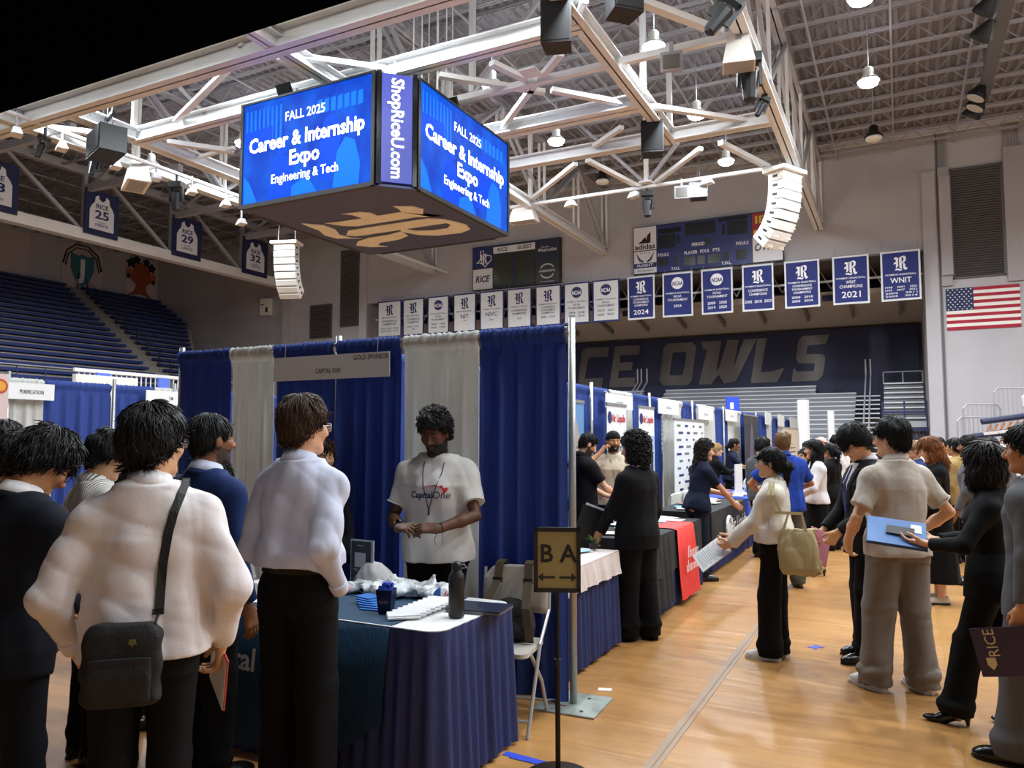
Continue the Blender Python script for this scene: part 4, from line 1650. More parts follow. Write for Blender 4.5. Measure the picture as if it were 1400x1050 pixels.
gb((-26, 12.5), (-6, 12.5), .42, .50)
gb((-19.85, 12.5), (-19.85, 24), .40, .36)
gb((-19.85, 14.75), (-5.8, 14.75), .36, .42)
gb((-5.8, 10), (-5.8, 22), .34, .38)
gb((-12.2, 21.8), (-2.8, 21.8), .34, .36)
gb((-19.8, 21.8), (-14.8, 21.8), .34, .36)
gb((-12.2, 19.2), (-5.8, 19.2), .5, .34)
gb((-12.2, 25.7), (-2.9, 25.7), .07, .07, 't', .1, 'pipe')
gb((-21.7, 25.7), (-12.2, 25.7), .07, .07, 't', .1, 'pipe')
gb((-20.9, 10.2), (-20.9, 33.9), .06, .06, 't', -.05, 'pipe')
for k in range(9):
 gb((-21.6, 13.2 + k * 1.6), (-20.9, 13.2 + k * 1.6), .06, .06, 'b', -.02, 'pipe_bracket')
PXB = [((372, 72), (552, 98), .16, .13), ((385, 75), (470, 118), .34, .16), ((600, 103), (744, 126), .18, .12), ((754, 123), (860, 143), .18, .12), ((882, 144), (1035, 167), .18, .12),
       ((767, 73), (731, 116), .16, .12), ((731, 116), (680, 184), .16, .12), ((672, 86), (720, 109), .18, .12), ((812, 200), (850, 174), .15, .12), ((803, 219), (877, 257), .17, .12),
       ((889, 255), (958, 203), .15, .12), ((728, 271), (787, 224), .15, .12), ((876, 2), (985, 44), .2, .14), ((39, 171), (131, 182), .2, .14), ((311, 95), (240, 165), .16, .12),
       ((228, 194), (320, 207), .2, .14), ((260, 218), (320, 202), .12, .1), ((985, 195), (1050, 228), .18, .14), ((783, 30), (800, 0), .15, .12)]
for a, b_, w, h in PXB:
 A, B = atz(*a, ZG + .25), atz(*b_, ZG + .25)
 gb(A, B, w, h, 'b', .25, 'brace')
A, B = atz(613, 139, ZG + .2), atz(960, 59, ZG + .2)
gb((-12.2, A[1]), (-2.8, A[1]), .16, .16, 'b', .2, 'brace')
for (px_, py_) in ((725, 110), (884, 258)):
 A = atz(px_, py_, ZG)
 MB().box((A[0] + 12, A[1] - 17, .2), (.45, .45, .04)).build('gusset_plate', m_steel, g)
for (X, Y) in ((-13.3, 12.5), (-20.0, 14.75), (-5.8, 14.75), (-5.8, 19.2), (-5.8, 21.8), (-7.7, 25.7), (-12.2, 25.7), (-9.7, 16.9)):
 MB().bar((X + 12, Y - 17, .3), (X + 12, Y - 17, 3.0), .14).build('hanger', m_steel, g)
for (a, b_) in (((-13.3, 12.5, .3), (-15.5, 12.5, 2.9)), ((-9.7, 16.9, .3), (-12.0, 16.9, 2.9)), ((-9.7, 16.9, .3), (-7.2, 16.9, 2.9)), ((-17.0, 14.75, .3), (-19.8, 14.75, 2.9)), ((-7.7, 25.7, .2), (-5.4, 25.7, 2.8)), ((-7.7, 25.7, .2), (-10.2, 25.7, 2.8))):
 MB().bar((a[0] + 12, a[1] - 17, a[2]), (b_[0] + 12, b_[1] - 17, b_[2]), .11).build('web_brace', m_steel2, g)

# high-bay lamps
m_glow = mat('lamp_glow', 'fff6e6', emit=60)
m_lampoff = mat('lamp_lens_off', 'd8d8d2', rough=.3)
m_bowl = mat('lamp_bowl', 'd9d9d2', rough=.35)

def lamp(x, y, lit, lab, z=LAMP_Z):
 t = thing('high_bay_lamp', lab, 'lamp', (x, y, z), group='high-bay lamps under the roof')
 MB().tube([(0, 0, .42), (0, 0, ZC - z + .12)], .018, 5).build('hanger_rod', m_steel2, t)
 MB().lathe([(.09, .50), (.14, .45), (.14, .28), (.24, .18), (.30, .10), (.295, .09), (.22, .16), (.11, .26)], n=18).build('bowl', m_bowl if lit else m_black, t, smooth=True)
 MB().lathe([(.02, -.06), (.15, -.045), (.24, .0), (.27, .07), (.20, .15), (.02, .17)], n=16).build('lens', m_glow if lit else m_lampoff, t, smooth=True)
 if lit:
  L = bpy.data.lights.new('high_bay_light', 'SPOT')
  L.energy = LAMP_POWER
  L.color = LAMP_COLOR
  L.spot_size = math.radians(172)
  L.spot_blend = 0.5
  L.shadow_soft_size = 0.26
  o = bpy.data.objects.new('light_source', L)
  col.objects.link(o)
  o.parent = t
  o.location = (0, 0, -.36)
  L = bpy.data.lights.new('added_ceiling_fill', 'POINT')  # extra unseen fill light above the bowl, added to light the roof more neutrally
  L.energy = LAMP_POWER * .018
  L.color = LAMP_COLOR
  L.shadow_soft_size = 0.12
  o = bpy.data.objects.new('ceiling_fill_source', L)
  col.objects.link(o)
  o.parent = t
  o.location = (.2, 0, .75)
 return t

LX = [-33.8, -29, -24.2, -19.6, -14.9, -10.05, -5.33, -0.5, 4.3, 9.0]
LY = [4.0, 8.7, 13.3, 18.6, 23.2, 27.7]
VIS = {(-14.9, 13.3): 'lit lamp beside the dark overhang, nearest the upper left corner', (-5.33, 18.6): 'lit lamp over the aisle between the two black box speakers', (-10.05, 18.6): 'lit lamp just right of the hanging scoreboard, the upper of two',
       (-10.05, 23.2): 'lit lamp right of the hanging scoreboard, the lower of two', (-5.33, 23.2): 'lit lamp in front of the long white beam end', (-5.33, 27.7): 'lit lamp closest to the far end wall',
       (-0.5, 23.2): 'lit lamp in the right roof bay, the lower one', (-0.5, 18.6): 'lit lamp in the right roof bay cut by the top of the picture', (-24.2, 18.6): 'lit lamp behind the white beam left of the scoreboard',
       (-0.5, 27.7): 'unlit lamp hanging before the end wall in the right roof bay', (-10.05, 27.7): 'unlit lamp hanging before the end wall near the scoreboards'}
for ly in LY:
 for lx in LX:
  lit = (ly < 25 and lx > -26 and (ly > 5 or lx > -1)) or (lx, ly) == (-5.33, 27.7)
  if (lx, ly) in VIS:
   lamp(lx, ly, lit, VIS[(lx, ly)])
  elif lit:
   lamp(lx, ly, lit, 'lit high-bay lamp hidden behind the scoreboard or outside the view')

# ---------------------------------------------------------------- hanging centre scoreboard
JX0, JX1, JY0, JY1, JZ0 = -14.15, -9.50, 13.40, 18.50, 7.22
JZ1 = JZ0 + 2.62
SCR = .95
m_screen_bg = mat('screen_blue', '0b4fe0', emit=SCR, rough=.6, spec=.1)
nt = m_screen_bg.node_tree
b = nt.nodes['Principled BSDF']
tc = nt.nodes.new('ShaderNodeTexCoord')
vo = nt.nodes.new('ShaderNodeTexVoronoi')
vo.inputs['Scale'].default_value = 2.2
nz = nt.nodes.new('ShaderNodeTexNoise')
nz.inputs['Scale'].default_value = 1.6
nz.inputs['Detail'].default_value = 5
mp = nt.nodes.new('ShaderNodeMapping')
mp.inputs['Scale'].default_value = (1, 1, .6)
nt.links.new(tc.outputs['Object'], mp.inputs['Vector'])
nt.links.new(mp.outputs[0], nz.inputs['Vector'])
rp = nt.nodes.new('ShaderNodeValToRGB')
rp.color_ramp.elements[0].position = .35
rp.color_ramp.elements[1].position = .68
rp.color_ramp.elements[0].color = (*lin('0238c8'), 1)
rp.color_ramp.elements[1].color = (*lin('0a66f4'), 1)
nt.links.new(nz.outputs['Fac'], rp.inputs['Fac'])
nt.links.new(rp.outputs[0], b.inputs['Emission Color'])
b.inputs['Base Color'].default_value = (0.0, 0.01, 0.05, 1)
m_scrtxt = mat('screen_white', 'ffffff', emit=SCR * 1.2)
m_scrmid = mat('screen_light_blue', '0a5cf0', emit=SCR, rough=.6, spec=.1)
m_scrdk = mat('screen_deep_blue', '0138c0', emit=SCR, rough=.6, spec=.1)

jb = thing('centre_scoreboard', 'large four-sided video scoreboard with bright blue screens hanging from the roof', 'scoreboard', ((JX0 + JX1) / 2, (JY0 + JY1) / 2, JZ0))
hx, hy, hh = (JX1 - JX0) / 2, (JY1 - JY0) / 2, JZ1 - JZ0
CH = .58
octo = [(-hx + CH, -hy), (hx - CH, -hy), (hx, -hy + CH), (hx, hy - CH), (hx - CH, hy), (-hx + CH, hy), (-hx, hy - CH), (-hx, -hy + CH)]
octo = [(-hx + .02, -hy), (hx - CH, -hy), (hx, -hy + CH), (hx, hy - .02), (hx - CH, hy), (-hx + .02, hy), (-hx, hy - .02), (-hx, -hy + .02)]
core = MB()
n = 8
core.add([(x * .985, y * .985, 0.02) for x, y in octo] + [(x * .985, y * .985, hh - .02) for x, y in octo],
         [tuple(range(n))[::-1], tuple(range(n, 16))] + [(i, (i + 1) % n, (i + 1) % n + n, i + n) for i in range(n)], 0)
core.build('housing', m_black, jb)
und = MB()
und.add([(x, y, 0) for x, y in octo] + [(x, y, .05) for x, y in octo], [tuple(range(n))[::-1], tuple(range(n, 16))] + [(i, (i + 1) % n, (i + 1) % n + n, i + n) for i in range(n)])
ud = und.build('underside', mat('scoreboard_navy', '2c3668', rough=.45, var=.12, vscale=1.5), jb)
# big R under the scoreboard, read from the far side
rr = MB()
add_R(rr, 0, 0, 4.0, d=.02, y=0, w=3.3)
rm_ = Matrix(((0, 0, 1, .0), (1, 0, 0, .25), (0, 1, 0, -.022), (0, 0, 0, 1)))
rr.xf(rm_)
rr.build('underside_logo', mat('logo_cream', 'd6d4d0', rough=.5, var=.1, vscale=2), ud)

def screen(parent, M, w, h):
 sc = MB().bb((-w / 2, -.03, 0), (w / 2, .03, h))
 sc.xf(M)
 so = sc.build('screen', m_screen_bg, parent)
 fr = MB()
 for lo, hi in (((-w / 2 - .09, -.06, -.08), (-w / 2, .05, h + .05)), ((w / 2, -.06, -.08), (w / 2 + .09, .05, h + .05)), ((-w / 2, -.06, -.10), (w / 2, .05, 0)), ((-w / 2, -.06, h), (w / 2, .05, h + .05))):
  fr.bb(lo, hi)
 fr.xf(M)
 fr.build('screen_frame', m_black, parent)
 # faint picture: crowd silhouettes and curtain panels
 def pic(m_, nm_, pts, y_):
  q_ = MB()
  add_poly(q_, pts, y=y_, d=.001)
  q_.xf(M).build(nm_, m_, so)
 bg, dk = (m_scrmid, 'picture_light'), (m_scrdk, 'picture_dark')
 for i in range(9):
  x = -w * .48 + i * w * .035
  pic(*bg, [(x, h * .52), (x + w * .015, h * .52), (x + w * .015, h * .93), (x, h * .93)], -.033)
 for i in range(7):
  x = w * (.10 + i * .05)
  pic(*bg, [(x, h * .74), (x + w * .034, h * .75), (x + w * .034, h * .88), (x, h * .87)], -.033)
 pic(*bg, [(w * .22, .02), (w * .25, h * .35), (w * .31, h * .47), (w * .38, h * .42), (w * .42, h * .2), (w * .41, .02)], -.033)
 pic(*bg, [(-w * .49, .02), (-w * .49, h * .28), (-w * .44, h * .20), (-w * .38, .02)], -.033)
 pic(*bg, [(-w * .2, .02), (-w * .1, h * .10), (0, h * .16), (w * .05, h * .12), (w * .1, .02)], -.033)
 for (cx, cz, r) in ((.20, .62, .10), (-.18, .50, .08), (.36, .62, .07)):
  pic(*dk, disc_pts(cx * w, cz * h, r * h * .9, 14), -.034)
 pic(*dk, [(-w * .28, .02), (-w * .26, h * .36), (-w * .2, h * .44), (-w * .11, h * .38), (-w * .09, h * .2), (-w * .1, .02)], -.0335)
 pic(*dk, [(w * .10, h * .1), (w * .12, h * .48), (w * .2, h * .54), (w * .28, h * .48), (w * .24, h * .3), (w * .2, h * .1)], -.0335)
 pic(*dk, [(-w * .49, h * .5), (-w * .26, h * .52), (-w * .26, h * .74), (-w * .49, h * .72)], -.0335)
 add_text(MB(), 'FALL 2025', 0, h * .79, h * .125, y=-.036, bold=.012, width=w * .31).xf(M).build('screen_text', m_scrtxt, so)
 add_text(MB(), 'Career & Internship', 0, h * .565, h * .20, y=-.036, bold=.03, width=w * .90).xf(M).build('screen_text', m_scrtxt, so)
 add_text(MB(), 'Expo', 0, h * .375, h * .20, y=-.036, bold=.03, width=w * .235).xf(M).build('screen_text', m_scrtxt, so)
 add_text(MB(), 'Engineering & Tech', 0, h * .20, h * .125, y=-.036, bold=.016, width=w * .52).xf(M).build('screen_text', m_scrtxt, so)

ws = 2 * hx - CH - .22
screen(jb, Matrix.Translation((-CH / 2 - .02, -hy - .02, .09)), ws, hh - .16)
wy = 2 * hy - CH - .22
screen(jb, Matrix.Translation((hx + .02, CH / 2 + .02, .09)) @ Matrix.Rotation(math.pi / 2, 4, 'Z'), wy, hh - .16)
screen(jb, Matrix.Translation((0, hy + .02, .09)) @ Matrix.Rotation(math.pi, 4, 'Z'), ws, hh - .16)
screen(jb, Matrix.Translation((-hx - .02, 0, .09)) @ Matrix.Rotation(-math.pi / 2, 4, 'Z'), wy, hh - .16)
# corner panel between the two front screens
M = Matrix.Translation((hx - CH / 2, -hy + CH / 2, .09)) @ Matrix.Rotation(math.pi / 4, 4, 'Z')
cw = CH * 1.414 - .14
cp = MB().bb((-cw / 2, -.05, 0), (cw / 2, .05, hh - .16)).xf(M).build('corner_panel', mat('corner_panel_blue', '2a3690', emit=.25, rough=.4), jb)
ct = MB()
v, f = text_geo('ShopRiceU.com', .5, bold=.03)
xs = [p[0] for p in v]
k = (hh - .34) / (max(xs) - min(xs))
ct.add([(p[2] * 1.15 * k * .95, -.056, (hh - .16) / 2 - (p[0] - (max(xs) + min(xs)) / 2) * k) for p in v], [tuple(reversed(q)) for q in f])
ct.xf(M).build('corner_lettering', mat('letter_white', 'f2f2f2', emit=.35, rough=.5), cp)
for sx in (-1, 1):
 tb = MB().bb((sx * (cw / 2 + .06) - .05, -.06, -.05), (sx * (cw / 2 + .06) + .05, .04, hh - .1)).xf(M).build('corner_post', mat('glossy_black', '050506', rough=.15), jb)
for (x, y) in ((-1.3, -2.2), (1.9, .3)):
 MB().box((x, y, hh + .22), (.42, .08, .5), R=Matrix.Rotation(.5, 3, 'X')).box((x, y + .1, hh + .05), (.1, .4, .08)).build('floodlight', m_black, jb)
for (x, y) in ((-1.5, -1.6), (1.5, -1.6), (-1.5, 1.6), (1.5, 1.6)):
 MB().tube([(x, y, hh - .05), (x, y, 10.5 - JZ0)], .03, 6).build('suspension_cable', m_steel2, jb)
for k in range(7):
 MB().tube([(1.2 + .25 * (k % 4), -.4 + .35 * (k // 2), hh - .05), (1.2 + .25 * (k % 4), -.4 + .35 * (k // 2), ZC - JZ0 - .7)], .018, 5).build('suspension_cable', m_steel, jb)

# ---------------------------------------------------------------- wall scoreboards
m_sbnavy = mat('scoreboard_blue', '1b2766', rough=.45)
m_sbdark = mat('scoreboard_led_dark', '14151a', rough=.25)
m_ltext = mat('white_lettering', 'e9eaee', rough=.6)
m_dtext = mat('black_lettering', '15151a', rough=.6)
m_ntext = mat('navy_lettering', '1c2660', rough=.6)
m_panelw = mat('white_panel', 'd6d8dd', rough=.5)

def wall_thing(name, label, cat, px0, px1, pyt, pyb, Y=YE, z=None):
 a = atY(px0, pyt, Y)
 b_ = atY(px1, pyb, Y)
 z0, z1 = z
 t = thing(name, label, cat, ((a[0] + b_[0]) / 2, Y, z0))
 return t, b_[0] - a[0], z1 - z0

t, w, h = wall_thing('wall_scoreboard', 'long blue basketball scoreboard with period and fouls labels on the end wall', 'scoreboard', 866, 1071, 340, 340, YE - .22, (9.2, 11.42))
MB().bb((-w / 2, 0, 0), (w / 2, .2, h)).build('cabinet', m_black, t)
X = lambda u: -w / 2 + u * w
Zv = lambda v: v * h
pn = MB().bb((X(.17), -.02, .02), (X(.805), .0, h * .98)).build('blue_panel', m_sbnavy, t)
led = MB()
for (u0, v0, u1, v1) in ((.37, .70, .57, .95), (.18, .50, .30, .78), (.18, .80, .34, .90), (.65, .62, .78, .88), (.59, .90, .78, .97), (.31, .55, .33, .74), (.615, .64, .635, .84), (.50, .44, .54, .60), (.18, .14, .245, .30), (.285, .10, .315, .30), (.355, .09, .435, .28), (.45, .09, .50, .27), (.52, .09, .60, .27), (.62, .12, .655, .28), (.70, .10, .775, .30)):
 q = MB().bb((X(u0), -.03, Zv(v0)), (X(u1), -.02, Zv(v1)))
 q.build('digit_window', m_sbdark, pn)
tx = MB()
for s_, u, v_, sz, wd in (('PERIOD', .455, .50, .2, .085), ('PLAYER', .405, .345, .2, .09), ('FOUL', .50, .345, .2, .065), ('PTS', .575, .345, .2, .045), ('FOULS', .215, .36, .2, .075), ('FOULS', .745, .42, .2, .08), ('T.O.L.', .30, .05, .18, .065), ('T.O.L.', .64, .06, .18, .065)):
 add_text(tx, s_, X(u), Zv(v_), sz, y=-.03, bold=.02, width=wd * w)
tx.build('scoreboard_lettering', m_ltext, pn)
ad = MB().bb((X(.005), -.02, h * .50), (X(.165), 0, h * .985)).build('sponsor_panel', m_panelw, t)
q = MB()
for i, (x0, x1, z1) in enumerate(((.035, .062, .70), (.06, .095, .78), (.088, .132, .87))):
 add_poly(q, [(X(x0), h * .645), (X(x0 + (.018 if i else .022) + .018), h * .645), (X(x1 - .005), h * z1), (X(x1 - .03), h * (z1 - .06))], y=-.026, d=.003)
add_text(q, 'adidas', X(.085), h * .57, .34, y=-.03, bold=.02, width=.145 * w)
q.build('sponsor_logo', m_dtext, ad)
ad = MB().bb((X(.005), -.02, h * .02), (X(.165), 0, h * .48)).build('sponsor_panel', m_panelw, t)
MB().bb((X(.005), -.028, h * .13), (X(.165), -.02, h * .23)).build('navy_band', m_sbnavy, ad)
q = MB()
for sx in (-1, 1):
 for i in range(4):
  q.tube([(X(.085) + sx * (.32 - i * .02) * 1.3, -.024, h * (.44 - i * .03)), (X(.085) + sx * .26, -.024, h * (.33 - i * .02)), (X(.085) + sx * .08, -.024, h * (.26 - i * .003))], .012, 4)
add_text(q, 'Memorial', X(.085), h * .44, .09, y=-.026, width=.07 * w)
q.build('line_art', m_ntext, ad)
q = MB()
add_text(q, 'FLIGHT', X(.085), h * .18, .17, y=-.032, bold=.01, width=.115 * w)
q.build('sponsor_lettering', m_ltext, ad)
q = MB()
add_text(q, 'PERFORMANCE', X(.085), h * .07, .12, y=-.026, bold=.0, width=.12 * w)
q.build('sponsor_lettering', m_ntext, ad)
ad = MB().bb((X(.81), -.02, h * .52), (X(.995), 0, h * .985)).build('sponsor_panel', mat('panel_red', '8e1f24', rough=.5), t)
q = MB()
add_text(q, 'IBC', X(.90), h * .84, .46, y=-.03, bold=.02, width=.14 * w)
add_text(q, 'B', X(.885), h * .66, .36, y=-.03, bold=.02)
add_poly(q, disc_pts(X(.835), h * .60, .13, 16), y=-.026, d=.003)
q.build('sponsor_lettering', mat('lettering_gold', 'd3b544', rough=.5), ad)
ad = MB().bb((X(.81), -.02, h * .02), (X(.995), 0, h * .50)).build('sponsor_panel', m_panelw, t)
q = MB()
add_text(q, 'OWLS', X(.905), h * .30, .48, y=-.03, bold=.03, shear=.3, width=.165 * w)
q.build('sponsor_lettering', mat('lettering_greynavy', '4a4c66', rough=.5), ad)

t, w, h = wall_thing('wall_scoreboard', 'smaller scoreboard reading RICE and GUEST on the end wall', 'scoreboard', 646, 766, 360, 360, YE - .22, (9.22, 11.45))
MB().bb((-w / 2, 0, 0), (w / 2, .2, h)).build('cabinet', m_black, t)
X = lambda u: -w / 2 + u * w
ad = MB().bb((X(.01), -.02, h * .50), (X(.24), 0, h * .985)).build('logo_panel', m_sbnavy, t)
q = MB()
tex = [(.05, .62), (.10, .70), (.10, .90), (.135, .90), (.135, .80), (.19, .78), (.225, .76), (.225, .66), (.20, .62), (.17, .56), (.16, .52), (.13, .58), (.10, .63)]
q.tube([(X(a), -.03, h * b_) for a, b_ in tex], .025, 4, closed=True)
add_R(q, X(.135), h * .71, .55, y=-.032)
q.build('emblem', m_ltext, ad)
ad = MB().bb((X(.01), -.02, h * .015), (X(.24), 0, h * .48)).build('logo_panel', m_panelw, t)
q = MB()
add_text(q, 'RICE', X(.125), h * .24, .46, y=-.026, bold=.03, shear=.25, width=.17 * w)
q.build('panel_lettering', m_ntext, ad)
ad = MB().bb((X(.25), -.02, h * .80), (X(.725), 0, h * .95)).build('name_strip', m_panelw, t)
q = MB()
add_text(q, 'RICE', X(.36), h * .875, .26, y=-.026, bold=.02, width=.12 * w)
q.build('panel_lettering', m_dtext, ad)
q = MB()
add_text(q, 'GUEST', X(.61), h * .875, .26, y=-.026, bold=.02, width=.17 * w)
q.build('panel_lettering', m_dtext, ad)
for u0, u1 in ((.255, .475), (.50, .72)):
 ad = MB().bb((X(u0), -.02, h * .05), (X(u1), 0, h * .78)).build('digit_window', mat('digit_glass', '33382f', rough=.12), t)
MB().bb((X(.48), -.025, h * .04), (X(.495), 0, h * .79)).build('divider', m_sbnavy, t)
ad = MB().bb((X(.735), -.02, h * .49), (X(.99), 0, h * .985)).build('sponsor_panel', mat('panel_navy_dark', '141a38', rough=.5), t)
q = MB()
add_text(q, 'Houston', X(.84), h * .82, .12, y=-.026, width=.09 * w)
add_text(q, 'Methodist', X(.865), h * .75, .24, y=-.026, bold=.005, width=.20 * w)
q.build('sponsor_lettering', m_ltext, ad)
ad = MB().bb((X(.735), -.02, h * .015), (X(.99), 0, h * .485)).build('sponsor_panel', mat('panel_black', '0b0b0e', rough=.4), t)
q = MB()
for sgn_ in (1, -1):
 q.tube([(X(.86) + .34 * math.cos(a), -.03, h * .28 + sgn_ * (.10 + .24 * math.sin(a))) for a in np.linspace(.25, math.pi - .25, 12)], .035, 5)
add_text(q, 'NISSAN', X(.86), h * .28, .17, y=-.032, bold=.02, width=.17 * w)
add_text(q, 'Innovation', X(.86), h * .05, .1, y=-.026, width=.15 * w)
q.build('sponsor_logo', mat('logo_chrome', 'c9ccd2', rough=.3), ad)

# ---------------------------------------------------------------- hanging championship banners
m_bnavy = mat('banner_navy', '1d2a6e', rough=.75, bump=.15, bscale=4)
m_bwhite = mat('banner_white', 'd9dee0', rough=.75, bump=.15, bscale=4)

def banner(px0, px1, white, emblem, lines, lab, Yb=YE - .45):
 a, b_ = atY(px0, 400, Yb), atY(px1, 400, Yb)
 w = b_[0] - a[0]
 zt, zb = 9.08, 7.10
 h = zt - zb
 t = thing('hanging_banner', lab, 'banner', ((a[0] + b_[0]) / 2, Yb, zb), group='championship banners on the end wall')
 mb, mf_ = (m_bnavy, m_bwhite) if white else (m_bwhite, m_bnavy)
 mtx = m_ntext if white else m_ltext
 n = 10
 rs_ = random.Random(px0)
 ph = rs_.uniform(0, 6)
 wave = lambda x, z: .03 * math.sin(x * 3 + ph + z * .8) * (1 - z / h)

 def sheet(w_, z0, z1, y0, th):
  V, Fq = [], []
  for j in range(5):
   z = z0 + (z1 - z0) * j / 4
   for i in range(n + 1):
    x = -w_ / 2 + w_ * i / n
    V.append((x, y0 + wave(x, z), z))
  o = len(V)
  V += [(x, y + th, z) for x, y, z in V]
  for j in range(4):
   for i in range(n):
    q = (j * (n + 1) + i, j * (n + 1) + i + 1, (j + 1) * (n + 1) + i + 1, (j + 1) * (n + 1) + i)
    Fq.append(q)
    Fq.append(tuple(o + k for k in q)[::-1])
  return MB().add(V, Fq)
 sheet(w, 0, h, 0, .015).build('border_cloth', mb, t, True)
 sheet(w - .14, .08, h - .07, -.012, .008).build('face_cloth', mf_, t, True)
 q = MB()
 if emblem == 'R':
  add_R(q, 0, h * .745, h * .30, y=-.02)
  q.v = [(x, y + wave(x, z), z) for x, y, z in q.v]
  q.build('emblem', mtx, t)
 else:
  add_poly(q, disc_pts(0, h * .76, h * .135, 24), y=-.02)
  q.v = [(x, y + wave(x, z), z) for x, y, z in q.v]
  e = q.build('emblem', mtx, t)
  q = MB()
  add_text(q, 'NCAA', 0, h * .745, h * .13, y=-.03, bold=.03, shear=.2, width=h * .235)
  q.v = [(x, y + wave(x, z), z) for x, y, z in q.v]
  q.build('emblem_lettering', m_ltext if white else m_ntext, e)
 for s_, z, sz, wd in lines:
  q = add_text(MB(), s_, 0, h * z, h * sz, y=-.018, bold=.012, width=w * wd if wd else None)
  q.v = [(x, y + wave(x, z), z) for x, y, z in q.v]
  q.build('banner_lettering', mtx, t)
 MB().tube([(-w / 2 - .03, .01, h + .02), (w / 2 + .03, .01, h + .02)], .02, 5).build('hanging_rod', m_steel2, t)
 for sx in (-1, 1):
  MB().tube([(sx * w * .45, .01, h), (sx * w * .45, .45, h + .45)], .008, 4).build('hanging_cord', m_steel2, t)

MB_, WB = "MEN'S BASKETBALL", "WOMEN'S BASKETBALL"
WV = "WOMEN'S VOLLEYBALL"
CC = [('CONFERENCE', .44, .075, .62), ('CHAMPIONS', .36, .075, .56)]
CT = [('CONFERENCE', .46, .065, .55), ('TOURNAMENT', .39, .065, .6), ('CHAMPIONS', .32, .065, .5)]
NT = [('NCAA', .46, .075, .26), ('TOURNAMENT', .38, .075, .66)]
banner(517, 549, True, 'R', [(MB_, .535, .05, .62)] + CC + [('1942 1943 1944', .24, .055, .75), ('1945 1949 1954', .17, .055, .75)], 'leftmost white banner on the end wall, conference champions')
banner(551, 580, True, 'R', [(MB_, .535, .05, .62)] + CC + [('1954 1970', .24, .055, .6), ('1949', .17, .055, None)], 'second white banner from the left on the end wall')
banner(585, 614, True, 'N', [(MB_, .535, .05, .7)] + NT + [('1940   1954', .26, .075, .66), ('1942   1970', .17, .075, .66)], 'white men\'s basketball NCAA tournament banner on the end wall')
banner(620, 651, True, 'R', [(MB_, .535, .05, .7), ('NIT', .40, .15, .34), ('1943', .30, .05, None)], 'white banner reading NIT on the end wall')
banner(656, 689, True, 'R', [(WV, .535, .05, .72), ('NIVC', .40, .15, .48), ('2014', .26, .06, .16)], 'white banner reading NIVC on the end wall')
banner(693, 727, True, 'R', [(WV, .535, .05, .72)] + CC + [('2018', .24, .06, .16)], 'white volleyball conference champions banner left of the NCAA pair')
banner(732, 767, True, 'R', [(WV, .535, .05, .74)] + CT + [('2004   2018', .22, .07, .56)], 'white volleyball tournament champions banner next to the NCAA pair')
banner(771, 806, True, 'N', [(WV, .535, .05, .76)] + NT + [('2004   2008', .27, .07, .6), ('2009   2018', .19, .07, .6)], 'white volleyball NCAA tournament banner, the left one of the pair')
banner(810, 847, True, 'N', [(WV, .535, .05, .76)] + NT + [('2019   2021', .27, .07, .6), ('2020   2022', .17, .07, .6)], 'white volleyball NCAA tournament banner, the right one of the pair')
banner(858, 895, False, 'R', [(WB, .535, .05, .80)] + CT + [('2024', .16, .15, .56)], 'blue champions banner with large 2024, narrowest of the blue ones')
banner(906, 947, False, 'N', [(WB, .535, .05, .80)] + NT + [('2024', .24, .08, .25)], 'blue NCAA tournament banner listing only 2024')
banner(959, 1002, False, 'N', [(WB, .535, .05, .80)] + NT + [('2000   2005', .24, .085, .62), ('2019   2020', .14, .085, .62)], 'blue NCAA tournament banner with four years')
banner(1015, 1058, False, 'R', [(WB, .535, .05, .84)] + CC + [('2005  2018  2020', .2, .085, .85)], 'blue conference champions banner with three years in a row')
banner(1073, 1121, False, 'R', [(WB, .535, .05, .82)] + CT + [('2000   2018', .22, .065, .6), ('2005   2024', .14, .065, .6)], 'blue tournament champions banner with four years')
banner(1139, 1189, False, 'R', [(WB, .535, .05, .82), ('WNIT', .45, .09, .27), ('CHAMPIONS', .36, .09, .63), ('2021', .19, .18, .52)], 'blue WNIT champions banner with large 2021')
banner(1205, 1260, False, 'R', [(WB, .52, .05, .78), ('WNIT', .40, .15, .53), ('1998    2001    2021', .27, .05, .8), ('1999    2007    2022', .21, .05, .8), ('2002    2011            ', .15, .05, .8), ('2004    2014            ', .09, .05, .8)], 'rightmost blue banner reading WNIT over small years')

# ---------------------------------------------------------------- jersey banners over the left stand

def jersey(ya, yb, num, name, lab, za=10.56, zb=12.54, first=''):
 t = thing('jersey_banner', lab, 'banner', (-31.14, (ya + yb) / 2, za), rz=math.pi / 2, group='retired jersey banners')
 w, h = yb - ya, zb - za
 MB().bb((-w / 2, 0, 0), (w / 2, .05, h)).build('panel', mat('jersey_panel_navy', '141c48', rough=.7), t)
 pts = [(-.36, .13), (.36, .13), (.36, .56), (.30, .66), (.22, .74), (.20, .86), (.11, .90), (.09, .82), (0, .77), (-.09, .82), (-.11, .90), (-.20, .86), (-.22, .74), (-.30, .66), (-.36, .56)]
 q = MB()
 add_poly(q, [(x * w, z * h) for x, z in pts], y=-.01, d=.012)
 j = q.build('jersey', mat('jersey_white', 'd4d6dc', rough=.7, bump=.2, bscale=10), t)
 q = MB()
 add_text(q, 'RICE', 0, h * .65, .28, y=-.016, bold=.03, width=w * .36)
 add_text(q, num, 0, h * .46, .52, y=-.016, bold=.03, width=w * .42 if len(num) > 1 else None)
 add_text(q, first, 0, h * .30, .1, y=-.016, bold=.01, width=w * .22)
 add_text(q, name, 0, h * .235, .17, y=-.016, bold=.015, width=w * .38)
 q.build('jersey_lettering', m_ntext, j)

